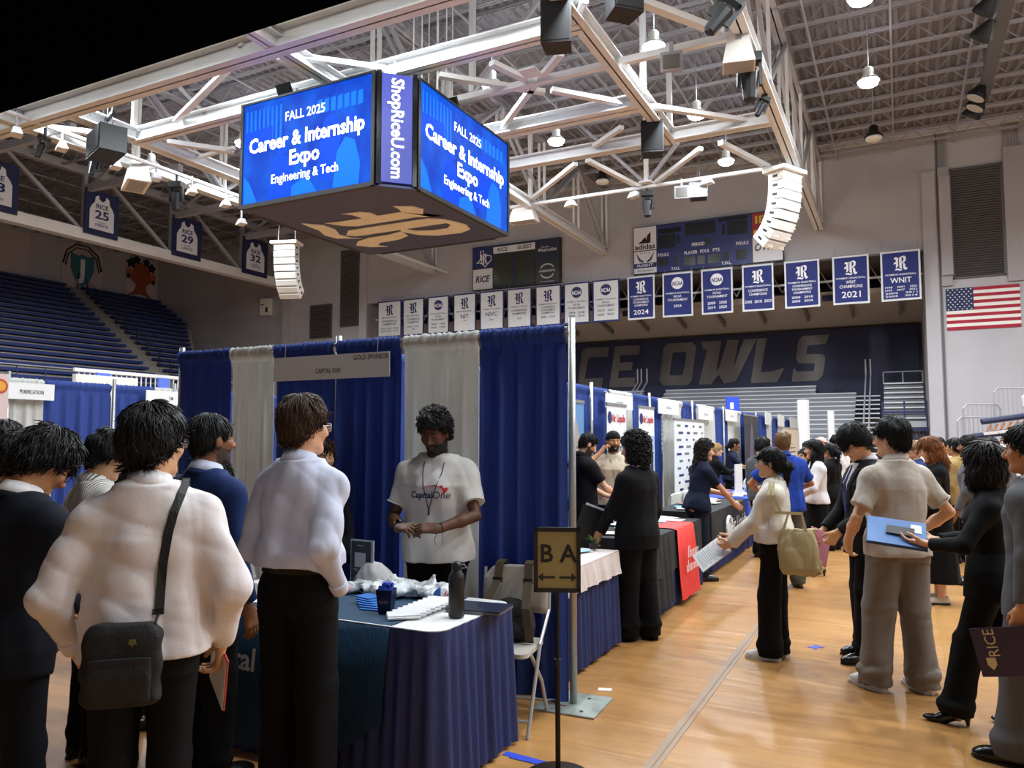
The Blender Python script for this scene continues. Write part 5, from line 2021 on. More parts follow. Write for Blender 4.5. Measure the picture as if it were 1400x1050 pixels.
jersey(20.75, 22.35, '25', 'PIERCE', 'hanging jersey banner with number 25 below the wide black speaker', first='RICKY')
jersey(25.25, 26.95, '29', 'LANCE', 'hanging jersey banner with number 29 below the white wedge speaker', first='JOHN')
jersey(29.7, 31.5, '32', 'TROTT', 'hanging jersey banner with number 32 beside the white speaker column', first='NED')
jersey(16.2, 17.95, '33', 'HENNESSEY', 'hanging jersey banner with a number ending in 3 at the left picture edge', first='BOB')

# ---------------------------------------------------------------- left stand
ls = thing('bleacher_stand', 'blue bench rows of the left stand rising to the side wall', 'bleachers', (-38, 22, 0))
m_bench = mat('bench_blue', '1a2c66', rough=.5, var=.08, vscale=1)
NR = 20
b1 = MB().box((0, 0, 0), (.34, 1, .14)).mesh('bench')
b2 = MB().box((0, 0, 0), (.55, 1, .34)).mesh('step')
for i in range(NR):
 u = i / (NR - 1)
 x = -33.0 - 9.6 * u
 z = 4.3 + 6.2 * u
 ye = 27.5 + 7.0 * u
 yst = 24.0 + 5.8 * 0 + 2.5 * (1 - u) * 0
 ya = atX(0, 500, x)[1] - 4
 # stair aisle along a line seen running down to the right
 ys = 27.1 + .8 * u
 for (y0, y1) in ((12.0, ys - .55), (ys + .55, min(33.7, 28.6 + 6.8 * u))):
  if y1 - y0 < .3:
   continue
  o = link('bench', b1, m_bench if not b1.materials else None, ls)
  o.location = (x + 38, (y0 + y1) / 2 - 22, z)
  o.scale = (1, y1 - y0, 1)
 o = link('step', b2, m_conc if not b2.materials else None, ls)
 yq = min(33.7, 28.8 + 6.8 * u)
 o.location = (x + 38 - .05, (12 + yq) / 2 - 22, z - .32)
 o.scale = (1, yq - 12, 1)
for i in range(0, NR, 2):
 u = i / (NR - 1)
 x, z = -33.0 - 9.6 * u, 4.3 + 6.2 * u
 ys = 27.1 + .8 * u
 MB().tube([(x + 38, ys + .5 - 22, z - .3), (x + 38, ys + .5 - 22, z + .75), (x + 38 - .8, ys + .5 - 22, z + 1.25), (x + 38 - .8, ys + .5 - 22, z + .3)], .025, 5).build('stair_rail', m_blackmetal, ls)
for k in range(16):
 y = 13 + k * 1.2
 MB().tube([(-32.5 + 38, y - 22, 3.6), (-32.5 + 38, y - 22, 4.75)], .025, 5).build('front_rail_post', m_bench, ls)
MB().tube([(-32.5 + 38, -10, 4.75), (-32.5 + 38, 9.5, 4.75)], .03, 6).build('front_rail', m_steel2, ls)
MB().bb((-42.8 + 38, -10, 0), (-32.4 + 38, 6.8, 3.4)).build('stand_base', m_conc, ls)
MB().bb((-42.8 + 38, 6.5, 3.4), (-33.2 + 38, 6.8, 4.2)).build('stand_end', m_conc, ls)
sw_ = MB().bb((-43.6, YB, 0), (-43.2, YE, ZC)).build('wall_stand', m_wall2)
tag(sw_, 'painted wall above the left stand', kind='structure')

def college_banner(y0, y1, z0, z1, kind, lab):
 t = thing('college_banner', lab, 'banner', (-43.15, (y0 + y1) / 2, z0), rz=math.pi / 2, group='emblem banners on the left wall')
 w, h = y1 - y0, z1 - z0
 MB().bb((-w / 2, 0, 0), (w / 2, .03, h)).build('cloth', mat('emblem_cloth', 'b9a9a6', rough=.8), t)
 q = MB()
 if kind == 'shield':
  add_poly(q, [(-.75, 2.45), (-.25, 2.3), (0, 2.45), (.25, 2.3), (.75, 2.45), (.72, 1.5), (.45, .85), (0, .45), (-.45, .85), (-.72, 1.5)], y=-.02, d=.02)
  sh = q.build('shield', mat('shield_teal', '2f6f78', rough=.6), t)
  q = MB()
  add_text(q, 'J', 0, 1.5, 1.5, y=-.03, bold=.04)
  q.build('shield_letter', m_ltext, sh)
  q = MB()
  q.tube([(-1.2, -.02, 1.7), (-1.0, -.02, 2.5), (-.4, -.02, 2.95), (.3, -.02, 2.95), (.95, -.02, 2.5), (1.2, -.02, 1.6)], .05, 5)
  q.tube([(-1.05, -.02, 1.6), (-.9, -.02, 2.3), (-.4, -.02, 2.75), (.3, -.02, 2.75), (.85, -.02, 2.3), (1.05, -.02, 1.5)], .04, 5)
  q.build('ribbon', m_dtext, t)
  q = MB()
  add_text(q, 'JONES', 0, .25, .35, y=-.02, width=1.5)
  q.build('emblem_lettering', mat('lettering_maroon', '6a2c33', rough=.7), t)
 elif kind == 'tree':
  add_poly(q, [(-1.0, .1), (-.5, .42), (-.32, .85), (-.75, 1.2), (-.6, 1.7), (-.55, 2.15), (0, 2.35), (.55, 2.15), (.7, 1.65), (.75, 1.2), (.35, .85), (.45, .42), (1.0, .0), (.4, .22), (0, .30), (-.4, .22)], y=-.02, d=.02)
  tr = q.build('tree', mat('tree_brown', '8c4326', rough=.7), t)
  for (x, z, r) in ((-.75, 2.2, .3), (-.35, 2.45, .26), (.35, 2.4, .24), (.75, 2.1, .28), (-.9, 1.35, .16), (.9, 1.2, .16)):
   q = MB()
   add_poly(q, [(x + r * (1 + .25 * math.sin(5 * a)) * math.cos(a), z + r * (1 + .25 * math.sin(5 * a)) * math.sin(a)) for a in np.linspace(0, 6.28, 16)[:-1]], y=-.028, d=.01)
   q.build('tree_leaves', m_dtext, tr)
  for (x, z) in ((-.85, 1.55), (.85, 1.5)):
   q = MB()
   add_poly(q, disc_pts(x, z, .24, 12, .34), y=-.024, d=.01)
   q.build('tree_crown', mat('tree_orange', 'a85a34', rough=.7), tr)

college_banner(27.5, 30.0, 10.2, 13.1, 'shield', 'pale banner with teal J shield above the left stand')
college_banner(31.6, 33.8, 10.6, 13.0, 'tree', 'pale banner with a brown tree above the left stand')
college_banner(22.5, 25.6, 10.2, 13.1, 'plain', 'plain pale banner above the left stand at the picture edge')

# things on the end wall at the left
t = thing('wall_cabinet', 'small white speaker cabinet on the end wall under the jersey truss', 'cabinet', (-33.5, YE - .3, 9.0))
MB().bb((-.35, 0, 0), (.35, .3, 1.0)).build('body', m_white, t)
MB().bb((.12, -.02, .15), (.27, 0, .45)).build('port', m_black, t)
MB().bb((-.25, -.02, .6), (-.05, 0, .66)).build('label_plate', m_black, t)
t = thing('landing_rail', 'dark tube railing on the landing beside the left stand', 'railing', (-35.2, YE - .8, 4.2))
for z in (.6, 1.2):
 MB().tube([(-1.4, 0, z), (1.4, 0, z)], .03, 6).build('rail', m_blackmetal, t)
for x in (-1.4, 0, 1.4):
 MB().tube([(x, 0, 0), (x, 0, 1.2)], .03, 6).build('post', m_blackmetal, t)
MB().bb((-1.5, -.3, -.12), (1.5, .8, 0)).build('landing', m_conc, t)
MB().bb((-1.4, .5, -4.2), (1.4, .75, -.12)).build('landing_wall', m_conc, t)
d2 = struct('door_2', 'pale door on the landing')
MB().bb((-37.2, YE - .06, 4.2), (-35.9, YE, 7.2)).build('door_leaf', m_wall, d2)

# flag
t = thing('wall_flag', 'american flag fixed flat on the end wall', 'flag', (2.93, YE - .04, 5.86))
fw, fh = 2.42, 1.62
for i in range(13):
 z0 = fh - (i + 1) * fh / 13
 x0 = -fw / 2 + (fw * .38 if i < 7 else 0)
 MB().bb((x0, 0, z0), (fw / 2, .03, z0 + fh / 13)).build('stripe', mat('flag_red', '9c1f33', rough=.8) if i % 2 == 0 else mat('flag_white', 'e2ded8', rough=.8), t)
cn = MB().bb((-fw / 2, -.005, fh * 6 / 13), (-fw / 2 + fw * .38, .03, fh)).build('canton', mat('flag_blue', '1f2d55', rough=.8), t)
star = []
for r in range(9):
 for c in range(6 if r % 2 == 0 else 5):
  x = -fw / 2 + fw * .38 * ((c + .5 + (0 if r % 2 == 0 else .5)) / 6.0)
  z = fh * 6 / 13 + fh * 7 / 13 * (r + .6) / 9.2
  q = MB()
  add_poly(q, [(x + (.035 if k % 2 == 0 else .015) * math.sin(k * math.pi / 5), z + (.035 if k % 2 == 0 else .015) * math.cos(k * math.pi / 5)) for k in range(10)], y=-.012, d=.006)
  q.build('star', mat('flag_white'), cn)

# retracted seating with rails at the right
SB = atD(1335, 590, 14.0)
t = thing('folded_seating', 'retracted blue padded seating with orange struts and tube guard rails', 'bleachers', (SB[0], SB[1], 0), rz=YAW)
# local x to the right of the picture, y away
m_pad = mat('seat_pad_navy', '1c2547', rough=.6)
m_or = mat('strut_orange', 'b8743a', rough=.5)
for k, (z, x0, x1) in enumerate(((1.72, -.1, 1.9), (1.99, .1, 1.9), (1.45, -.2, 1.9), (1.18, -.2, 1.9))):
 rise = .26
 MB().tube([(x0, 0, z), (x1, -.3, z + rise)], .055, 8).build('seat_roll', m_pad, t)
 MB().bar((x0, .02, z - .22), (x1, -.28, z + rise - .26), .22, .05).build('seat_deck', m_steel, t)
 for j in range(16):
  u = j / 15
  xa = x0 + .12 + (x1 - x0 - .12) * u
  MB().bar((xa - .05, -.02 - .28 * u, z - .19 + rise * u), (xa + .04, -.02 - .28 * u, z - .06 + rise * u), .018, .03).build('strut', m_or, t)
for (x0, x1, z0, z1) in ((-.20, .42, 1.5, 2.08), (-.08, .62, 1.7, 2.32), (.50, 1.2, 1.9, 2.62)):
 q = [(x0, .25, z0), (x0, .25, z1 - .08), (x0 + .08, .25, z1), (x1 - .08, .25, z1), (x1, .25, z1 - .08), (x1, .25, z0)]
 gr = MB().tube(q, .016, 6).build('guard_rail', m_steel2, t)
 for j in range(1, 8):
  x = x0 + (x1 - x0) * j / 8
  MB().tube([(x, .25, z0 + .05), (x, .25, z1)], .006, 4).build('baluster', m_steel2, gr)
MB().tube([(.95, -.3, 2.0), (.72, -.25, 2.28), (.70, -.25, 2.42), (.85, -.25, 2.55), (1.4, -.3, 2.85)], .022, 6).build('handrail', m_steel, t)
MB().bar((.86, -.32, 2.3), (1.06, -.38, 1.85), .09, .09).build('rail_bracket', m_steel, t)
MB().box((.93, -.42, 2.16), (.10, .02, .22)).build('row_tag', mat('tag_blue', '3a46b0', rough=.5), t)
MB().bb((-.2, -.2, 0), (2.2, .8, 1.1)).build('carcass', m_louv, t)

# ---------------------------------------------------------------- things hung in the roof

def hung(name, lab, cat, p, rz=0.0, group=None):
 return thing(name, lab, cat, (p[0], p[1], p[2]), rz, group)

def box_speaker(px, py, z, lab, s=1.0, m=None, rz=0.3, top=None):
 p = atz(px, py, z)
 t = hung('box_speaker', lab, 'speaker', p, rz, 'box speakers on the beams')
 w = .62 * s
 q = MB()
 q.add([(-w / 2, -w * .42, 0), (w / 2, -w * .42, 0), (w * .42, w * .42, .0), (-w * .42, w * .42, 0), (-w / 2, -w * .42, .9 * s), (w / 2, -w * .42, .9 * s), (w * .42, w * .42, .9 * s), (-w * .42, w * .42, .9 * s)],
          [(3, 2, 1, 0), (4, 5, 6, 7), (0, 1, 5, 4), (1, 2, 6, 5), (2, 3, 7, 6), (3, 0, 4, 7)])
 q.build('cabinet', m or m_black, t)
 MB().bb((-w * .44, -w * .44, .05 * s), (w * .44, -w * .42, .85 * s)).build('grille', mat('grille_dark', '1a1a1c', rough=.8) if m is None else m, t)
 MB().bar((0, 0, .9 * s), (0, 0, max(1.3 * s, (top or 10.5) - p[2])), .16, .10).build('bracket', m_black, t)
 for sx in (-1, 1):
  MB().bar((sx * w * .3, 0, .9 * s), (sx * w * .2, 0, 1.25 * s), .05).build('yoke', m_black, t)

box_speaker(762, 66, 9.55, 'black box speaker on the beam right of the scoreboard, the nearer one', 1.0, top=10.45)
box_speaker(892, 212, 9.55, 'black box speaker below the far beam corner', 1.0, top=10.45)
box_speaker(852, 22, 10.2, 'black speaker cut by the top of the picture', 1.05, rz=.8, top=13.3)
p = atz(145, 214, 9.6)
t = hung('box_speaker', 'wide black speaker hung under the left beam', 'speaker', p, -.35, 'box speakers on the beams')
MB().bb((-.65, -.35, 0), (.65, .35, .72)).build('cabinet', m_black, t)
MB().bb((-.6, -.37, .04), (.6, -.35, .68)).build('grille', mat('grille_dark'), t)
for sx in (-.5, 0, .5):
 MB().tube([(sx, 0, .72), (sx * .8, 0, 1.5)], .012, 4).build('cable', m_black, t)
MB().bb((-.6, -.05, 1.05), (.6, .05, 1.15)).build('rigging_bar', m_black, t)

def wedge_speaker(px, py, z, lab, s=1.0, rz=0.0):
 p = atz(px, py, z)
 t = hung('wedge_speaker', lab, 'speaker', p, rz, 'white wedge speakers')
 q = MB()
 a, b_, h = .62 * s, .42 * s, .62 * s
 q.add([(-a, -.3 * s, 0), (a, -.3 * s, 0), (a, .3 * s, 0), (-a, .3 * s, 0), (-b_, -.18 * s, h), (b_, -.18 * s, h), (b_, .18 * s, h), (-b_, .18 * s, h)], [(3, 2, 1, 0), (4, 5, 6, 7), (0, 1, 5, 4), (1, 2, 6, 5), (2, 3, 7, 6), (3, 0, 4, 7)])
 q.build('cabinet', m_white, t)
 MB().bb((-a * .85, -.22 * s, -.01), (a * .85, .22 * s, 0)).build('grille', m_steel2, t)
 MB().bar((0, 0, h), (0, 0, h + max(.2, 10.4 - p[2] - h)), .08).build('bracket', m_steel, t)

wedge_speaker(186, 255, 9.7, 'white wedge speaker below the lit beam left of the scoreboard', 1.15, -.5)
wedge_speaker(716, 304, 9.9, 'white wedge speaker below the right edge of the scoreboard', .9, 0)
p = atz(1010, 92, 9.7)
t = hung('horn_speaker', 'tall white horn speaker on the right truss', 'speaker', p, .2)
q = MB()
q.add([(-.34, -.28, 0), (.34, -.28, 0), (.34, .28, 0), (-.34, .28, 0), (-.13, -.08, 1.1), (.13, -.08, 1.1), (.13, .08, 1.1), (-.13, .08, 1.1)], [(3, 2, 1, 0), (4, 5, 6, 7), (0, 1, 5, 4), (1, 2, 6, 5), (2, 3, 7, 6), (3, 0, 4, 7)])
q.build('cabinet', m_white, t)
MB().box((0, -.16, .72), (.12, .06, .38)).build('side_grip', m_steel2, t)
MB().bb((-.31, -.25, -.012), (.31, .25, 0)).build('mouth_grille', m_steel2, t)
MB().bar((0, 0, 1.15), (.15, 0, 1.7), .1).build('bracket', m_steel, t)
p = atz(955, 272, 9.9)
t = hung('box_speaker', 'grey box speaker hung from the far pipe', 'speaker', p, .2, 'box speakers on the beams')
MB().bb((-.3, -.25, 0), (.3, .25, .65)).build('cabinet', mat('speaker_grey', '8a8c90', rough=.5), t)
MB().bb((-.26, -.2, -.02), (.26, .2, 0)).build('grille', m_black, t)
MB().bar((0, 0, .65), (0, 0, 1.0), .1).build('bracket', m_black, t)

def line_array(px, py, z, n, lab, rz, bend=1, side=1, top=11.0):
 p = atz(px, py, z)
 t = hung('line_array', lab, 'speaker', p, rz, 'white line array speakers')
 x, zz, a = 0.0, 0.0, 0.0
 w, hgt, d = .95, .29, .55
 for i in range(n):
  R = Matrix.Rotation(-a * bend, 3, 'X')
  c = Vector((0, x, zz)) + R @ Vector((0, 0, -hgt / 2))
  e = MB().box(c, (w, d, hgt - .02), R=R).build('element', m_white, t)
  MB().box(c + R @ Vector((0, -d / 2 - .01, 0)), (w * .9, .02, hgt * .8), R=R).build('grille', mat('array_grille', 'c9c9c3', rough=.6), e)
  for sx in (-1, 1):
   MB().box(c + R @ Vector((sx * (w / 2 + .01), -.02, 0)), (.02, .16, .07), R=R).build('rigging_plate', m_black, e)
   if side:
    MB().tube([c + R @ Vector((sx * .3 + .1 * math.cos(q), d / 2 + .05 + .1 * math.sin(q), 0)) for q in np.linspace(0, 5.6, 8)], .012, 4).build('cable_loop', m_white, e)
  st_ = R @ Vector((0, 0, -hgt))
  x += st_.y
  zz += st_.z
  a += math.radians(2.5 + i * 1.5)
 MB().bb((-.6, -.4, .0), (.6, .4, .12)).build('fly_frame', m_white, t)
 for sx in (-.4, .4):
  MB().tube([(sx, 0, .1), (sx * .5, 0, top - p[2])], .02, 5).build('chain', m_steel2, t)

line_array(392, 335, 10.2, 8, 'curved white line array speaker left, beside jersey 32', math.radians(20), bend=-1, side=0, top=13.88)
line_array(1073, 238, 10.05, 8, 'curved white line array speaker hanging from the right truss', math.radians(-118), bend=1, top=10.4)

def moving_light(px, py, z, lab, s=1.0, tilt=0.0, m=None, up=None):
 p = atz(px, py, z) if z > 0 else (atX(px, py, -20.9) if px < 500 else atY(px, py, 25.7))
 if z < 0:
  up = (10.5 if px > 500 else 10.36) - p[2] - .6 * s
 t = hung('stage_light', lab, 'light', p, .3, 'stage lights on the beams')
 m = m or m_black
 R = Matrix.Rotation(tilt, 3, 'Y')
 T = lambda x, y, zz: R @ Vector((x * s, y * s, zz * s))
 q = MB().tube([T(0, 0, -.45), T(0, 0, -.40), T(0, 0, .2), T(0, 0, .3)], [.10 * s, .15 * s, .2 * s, .12 * s], 10)
 q.build('head', m, t)
 for sx in (-1, 1):
  MB().bar(T(sx * .24, 0, -.1), T(sx * .22, 0, .45), .07 * s, .14 * s).build('yoke_arm', m, t)
 MB().box(T(0, 0, .52), (.5 * s, .32 * s, .2 * s), R=R).build('base', m, t)
 MB().bar(T(0, 0, .6), T(0, 0, .6) + Vector((0, 0, (up or .25))), .06).build('clamp', m_blackmetal, t)

moving_light(1025, 112, 9.55, 'black moving stage light on the right truss', 1.0)
moving_light(885, 282, -1, 'black moving stage light under the far pipe', .85)
moving_light(241, 272, -1, 'black moving stage light under the left beam', .9)
moving_light(985, 24, 9.9, 'tilted black spotlight near the top of the right truss', .85, .7)
moving_light(1040, 148, 10.0, 'small black spotlight low on the right truss', .5, .5)
moving_light(55, 203, 9.9, 'small black spotlight at the left end of the lit beam', .6, .4)
moving_light(128, 228, 9.9, 'small black spotlight in the middle of the lit beam', .6, .3)
m_fix = mat('fixture_white', 'd9dcdf', rough=.4)
for i, (px, py, lab) in enumerate(((22, 185, 'first small white flood fixture on the left beam'), (84, 205, 'second small white flood fixture on the left beam'), (158, 230, 'third small white flood fixture on the left beam'), (213, 246, 'fourth small white flood fixture on the left beam'), (262, 265, 'fifth small white flood fixture on the left beam'), (308, 282, 'last small white flood fixture on the left beam by the screen'), (330, 307, 'small white fixture under the scoreboard\'s left corner'),
                                   (780, 282, 'small white fixture at the left of the far pipe'), (867, 270, 'small white fixture left of the far black stage light'), (967, 252, 'small white fixture on the far pipe by the grey speaker'))):
 p = atX(px, py, -20.9) if px < 500 else atY(px, py, 25.7)
 t = hung('flood_fixture', lab, 'light', p, -.4, 'small white flood fixtures')
 MB().add([(-.22, -.14, 0), (.22, -.14, 0), (.22, .14, 0), (-.22, .14, 0), (-.13, -.08, .2), (.13, -.08, .2), (.13, .08, .2), (-.13, .08, .2)], [(3, 2, 1, 0), (4, 5, 6, 7), (0, 1, 5, 4), (1, 2, 6, 5), (2, 3, 7, 6), (3, 0, 4, 7)]).build('housing', m_fix, t)
 MB().bar((0, 0, .2), (0, 0, max(.3, (10.45 if px < 500 else 10.5) - p[2])), .05).build('clamp', m_steel2, t)
for (px, py, lab) in ((918, 83, 'framed work light beside the lit lamp over the aisle'), (932, 262, 'flat grey flood panel under the far pipe')):
 p = atz(px, py, 10.3) if py < 200 else atY(px, py, 25.7)
 t = hung('work_light', lab, 'light', p, .2)
 MB().bb((-.25, -.05, -.25), (.25, .05, .2)).build('frame', m_steel2, t)
 MB().bb((-.19, -.07, -.2), (.19, -.05, .12)).build('glass', mat('worklight_glass', '6d6a66', rough=.2), t)
 MB().bar((0, 0, .2), (0, 0, .45), .08).build('clamp', m_steel2, t)
# dark spotlight bar at the upper right
p = atz(1347, 70, 12.2)
t = hung('spotlight_bar', 'grey bar with five black round spotlights at the upper right', 'light', p, 0)
m_sg = mat('bar_grey', '56585c', rough=.6)
MB().bar((.25, -6, .15), (.25, 3.4, .15), .32, .2).build('bar', m_sg, t)
for dy in (-5, 0, 2.6):
 MB().bar((.25, dy, .2), (.25, dy, 1.6), .1).build('hanger', m_sg, t)
for (px, py, an) in ((1350, 10, .5), (1345, 45, .5), (1337, 128, -.3), (1336, 142, -.3), (1331, 153, .3)):
 q = atz(px, py, 12.05)
 d = (q[0] - p[0], q[1] - p[1], q[2] - p[2])
 R = Matrix.Rotation(an + .3, 3, 'X') @ Matrix.Rotation(.5, 3, 'Y')
 c = Vector(d)
 h = MB().tube([c + R @ Vector((0, 0, .35)), c + R @ Vector((0, 0, .2)), c + R @ Vector((0, 0, -.05)), c + R @ Vector((0, 0, -.15))], [.06, .14, .27, .29], 14).build('spotlight', m_black, t)
 MB().tube([c + R @ Vector((0, 0, -.14)), c + R @ Vector((0, 0, -.165))], [.26, .25], 14).build('lens', mat('spot_lens', 'b9b6b0', rough=.2), h)
 MB().bar(c + R @ Vector((0, 0, .2)), (.25, d[1], .15), .05).build('arm', m_black, t)

# ---------------------------------------------------------------- pipe and drape
m_pipe = mat('anodised_pipe', 'a3a4a2', rough=.35, metal=.6)

def fabric(name, c, rough=.75, tr=0.0):
 fresh = name not in MATS
 m = mat(name, c, rough=rough, bump=.25, bscale=90, var=.07, vscale=14, stretch=(1, 1, .25))
 if tr and fresh:
  nt = m.node_tree
  b = nt.nodes['Principled BSDF']
  out = [n for n in nt.nodes if n.type == 'OUTPUT_MATERIAL'][0]
  t = nt.nodes.new('ShaderNodeBsdfTranslucent')
  t.inputs['Color'].default_value = (*lin(c), 1)
  mx = nt.nodes.new('ShaderNodeMixShader')
  mx.inputs[0].default_value = tr
  nt.links.new(b.outputs[0], mx.inputs[1])
  nt.links.new(t.outputs[0], mx.inputs[2])
  nt.links.new(mx.outputs[0], out.inputs['Surface'])
 return m

m_blue = fabric('drape_blue', '2f4a98', .75, .3)
m_wht = fabric('drape_white', 'd6d6d2', .75, .35)
m_skirt = fabric('skirt_navy', '222d60', .7)

def drape(parent, a, b_, z0, z1, m, folds_=7, amp=.035, seed=0, name='drape_panel', org=(0, 0, 0), pocket=True, gather=0.0, th=.004):
 a, b_ = np.array(a, float), np.array(b_, float)
 d = b_ - a
 L = np.linalg.norm(d)
 d /= L
 nrm_ = np.array([d[1], -d[0]])
 rs_ = np.random.RandomState(seed)
 n = max(24, int(folds_ * 10))
 s_ = np.linspace(0, 1, n)
 ph = rs_.uniform(0, 6.28, 4)
 warp = s_ + .02 * np.sin(2 * math.pi * s_ * 2.3 + ph[0]) + .012 * np.sin(2 * math.pi * s_ * 5.1 + ph[1])
 base = np.sin(2 * math.pi * folds_ * warp + ph[2]) + .35 * np.sin(2 * math.pi * folds_ * 2.3 * warp + ph[3])
 fine = np.sin(2 * math.pi * folds_ * 3.5 * warp + ph[1])
 zs = [z0, z0 + .02, z0 + (z1 - z0) * .35, z0 + (z1 - z0) * .7, z1 - .16, z1 - .10, z1 - .085, z1 - .05, z1 + .0, z1 + .022, z1 + .03] if pocket else [z0, z0 + (z1 - z0) * .35, z0 + (z1 - z0) * .7, z1 - .05, z1]
 rows_ = []
 for j, z in enumerate(zs):
  t_ = (z1 - z) / (z1 - z0)
  if pocket and z > z1 - .11:
   off = {0: 0}.get(j, 0) + .012 * fine
   bul = {z1 - .10: .012, z1 - .085: .010, z1 - .05: .034, z1: .036, z1 + .022: .02, z1 + .03: .004}.get(z, .02)
   o_ = off * .6 + bul
   zz = z + .006 * fine
  else:
   o_ = amp * base * (.35 + .65 * min(1, t_ * 2.0)) + .3 * amp
   zz = z + (0.006 * base if j == 0 else 0)
  p = a[None, :] + d[None, :] * (L * s_)[:, None] + nrm_[None, :] * np.broadcast_to(o_, s_.shape)[:, None]
  rows_.append(np.column_stack([p, np.full(n, z) + (zz - z)]))
 P = np.concatenate(rows_)
 back = P.copy()
 back[:, :2] -= nrm_ * th
 N = len(P)
 Q = []
 R = len(zs)
 idx = np.arange(N).reshape(R, n)
 q = np.stack([idx[:-1, :-1], idx[:-1, 1:], idx[1:, 1:], idx[1:, :-1]], -1).reshape(-1, 4)
 Q = np.concatenate([q, q[:, ::-1] + N])
 P = np.concatenate([P, back]) - np.array(org)
 me = mesh_np(name, P, Q, [m])
 o = bpy.data.objects.new(name, me)
 col.objects.link(o)
 o.parent = parent
 return o

def pole(parent, x, y, h, org, base=True, name='upright_pole'):
 o = MB().tube([(x - org[0], y - org[1], 0.01), (x - org[0], y - org[1], h)], .024, 10).build(name, m_pipe, parent, True)
 return o

DY = 4.62
org = (-3.6, DY, 0)
bk = thing('booth_backdrop', 'blue and white pipe-and-drape wall behind the Capital One table', 'curtain', org)
edges = [247, 318, 377, 461, 552, 657, 776]
XS = [atY(p, 470, DY)[0] for p in edges]
for i in range(6):
 m = m_wht if i in (1, 4) else m_blue
 drape(bk, (XS[i] + .012, DY), (XS[i + 1] - .008, DY), .06 if i < 5 else .02, 2.40, m, 3.2 if i in (1, 4) else 4.2, .022 if i < 5 else .03, 40 + i, org=org)
for x in (XS[0], XS[3], XS[6] + .02):
 pole(bk, x, DY + .02, 2.47, org)
MB().tube([(XS[0] - org[0], .0, 2.395), (XS[6] - org[0], .0, 2.395)], .018, 8).build('crossbar', m_pipe, bk)
xb = XS[6] + .02 - org[0]
m_gal = mat('galvanised_plate', '9aa29a', rough=.45, metal=.4, var=.25, vscale=9)
bp_ = MB().box((xb, .02, .006), (.40, .40, .010), rz=.05).build('base_plate', m_gal, bk)
for x in (XS[0], XS[3]):
 MB().box((x - org[0], .02, .006), (.40, .40, .010)).build('base_plate', m_gal, bk)
MB().bb((xb - .14, -.06, .0115), (xb - .02, -.045, .013)).build('slot', mat('slot_rust', '6b3a26', rough=.8), bp_)
for (dx, dy) in ((.10, -.12), (.06, .12), (-.13, .13)):
 MB().lathe([(.012, 0), (.012, .003)], (xb + dx, .02 + dy, .011), 8).build('bolt_hole', m_black, bp_)
# name board
x0, x1 = atY(374, 490, DY - .08)[0], atY(532, 490, DY - .08)[0]
w = x1 - x0
t = thing('booth_sign', 'white name board reading CAPITAL ONE and GOLD SPONSOR on the drape', 'sign', ((x0 + x1) / 2, DY - .075, 2.13))
MB().bb((-w / 2, 0, 0), (w / 2, .006, .185)).build('board', mat('board_white', 'd2d2d2', rough=.6), t)
q = MB()
add_text(q, 'CAPITAL ONE', -.01, .062, .05, y=-.002, bold=.012, width=.24)
q.build('lettering', m_dtext, t)
q = MB()
add_text(q, 'GOLD SPONSOR', w / 2 - .165, .150, .05, y=-.002, bold=.012, width=.32)
q.build('lettering', m_dtext, t)
for sx in (-1, 1):
 MB().tube([(sx * w * .4, .003, .18), (sx * w * .4, .01, .30)], .003, 4).build('hook', m_pipe, t)

# ---------------------------------------------------------------- the Capital One table
TX0, TX1, TY0, TY1, TZ = -3.80, -1.99, 3.17, 3.95, .76
org = ((TX0 + TX1) / 2, (TY0 + TY1) / 2, 0)
tb = thing('exhibit_table', 'skirted table with dark teal runner in front of the Capital One drape', 'table', org)

def rrect(x0, x1, y0, y1, r, n=5):
 pts = []
 for cx, cy, a0 in ((x1 - r, y0 + r, -90), (x1 - r, y1 - r, 0), (x0 + r, y1 - r, 90), (x0 + r, y0 + r, 180)):
  for k in range(n + 1):
   a = math.radians(a0 + 90 * k / n)
   pts.append((cx + r * math.cos(a), cy + r * math.sin(a)))
 return pts

def slab(pts, z0, z1):
 n = len(pts)
 return MB().add([(x, y, z0) for x, y in pts] + [(x, y, z1) for x, y in pts], [tuple(range(n))[::-1], tuple(range(n, 2 * n))] + [(i, (i + 1) % n, (i + 1) % n + n, i + n) for i in range(n)])

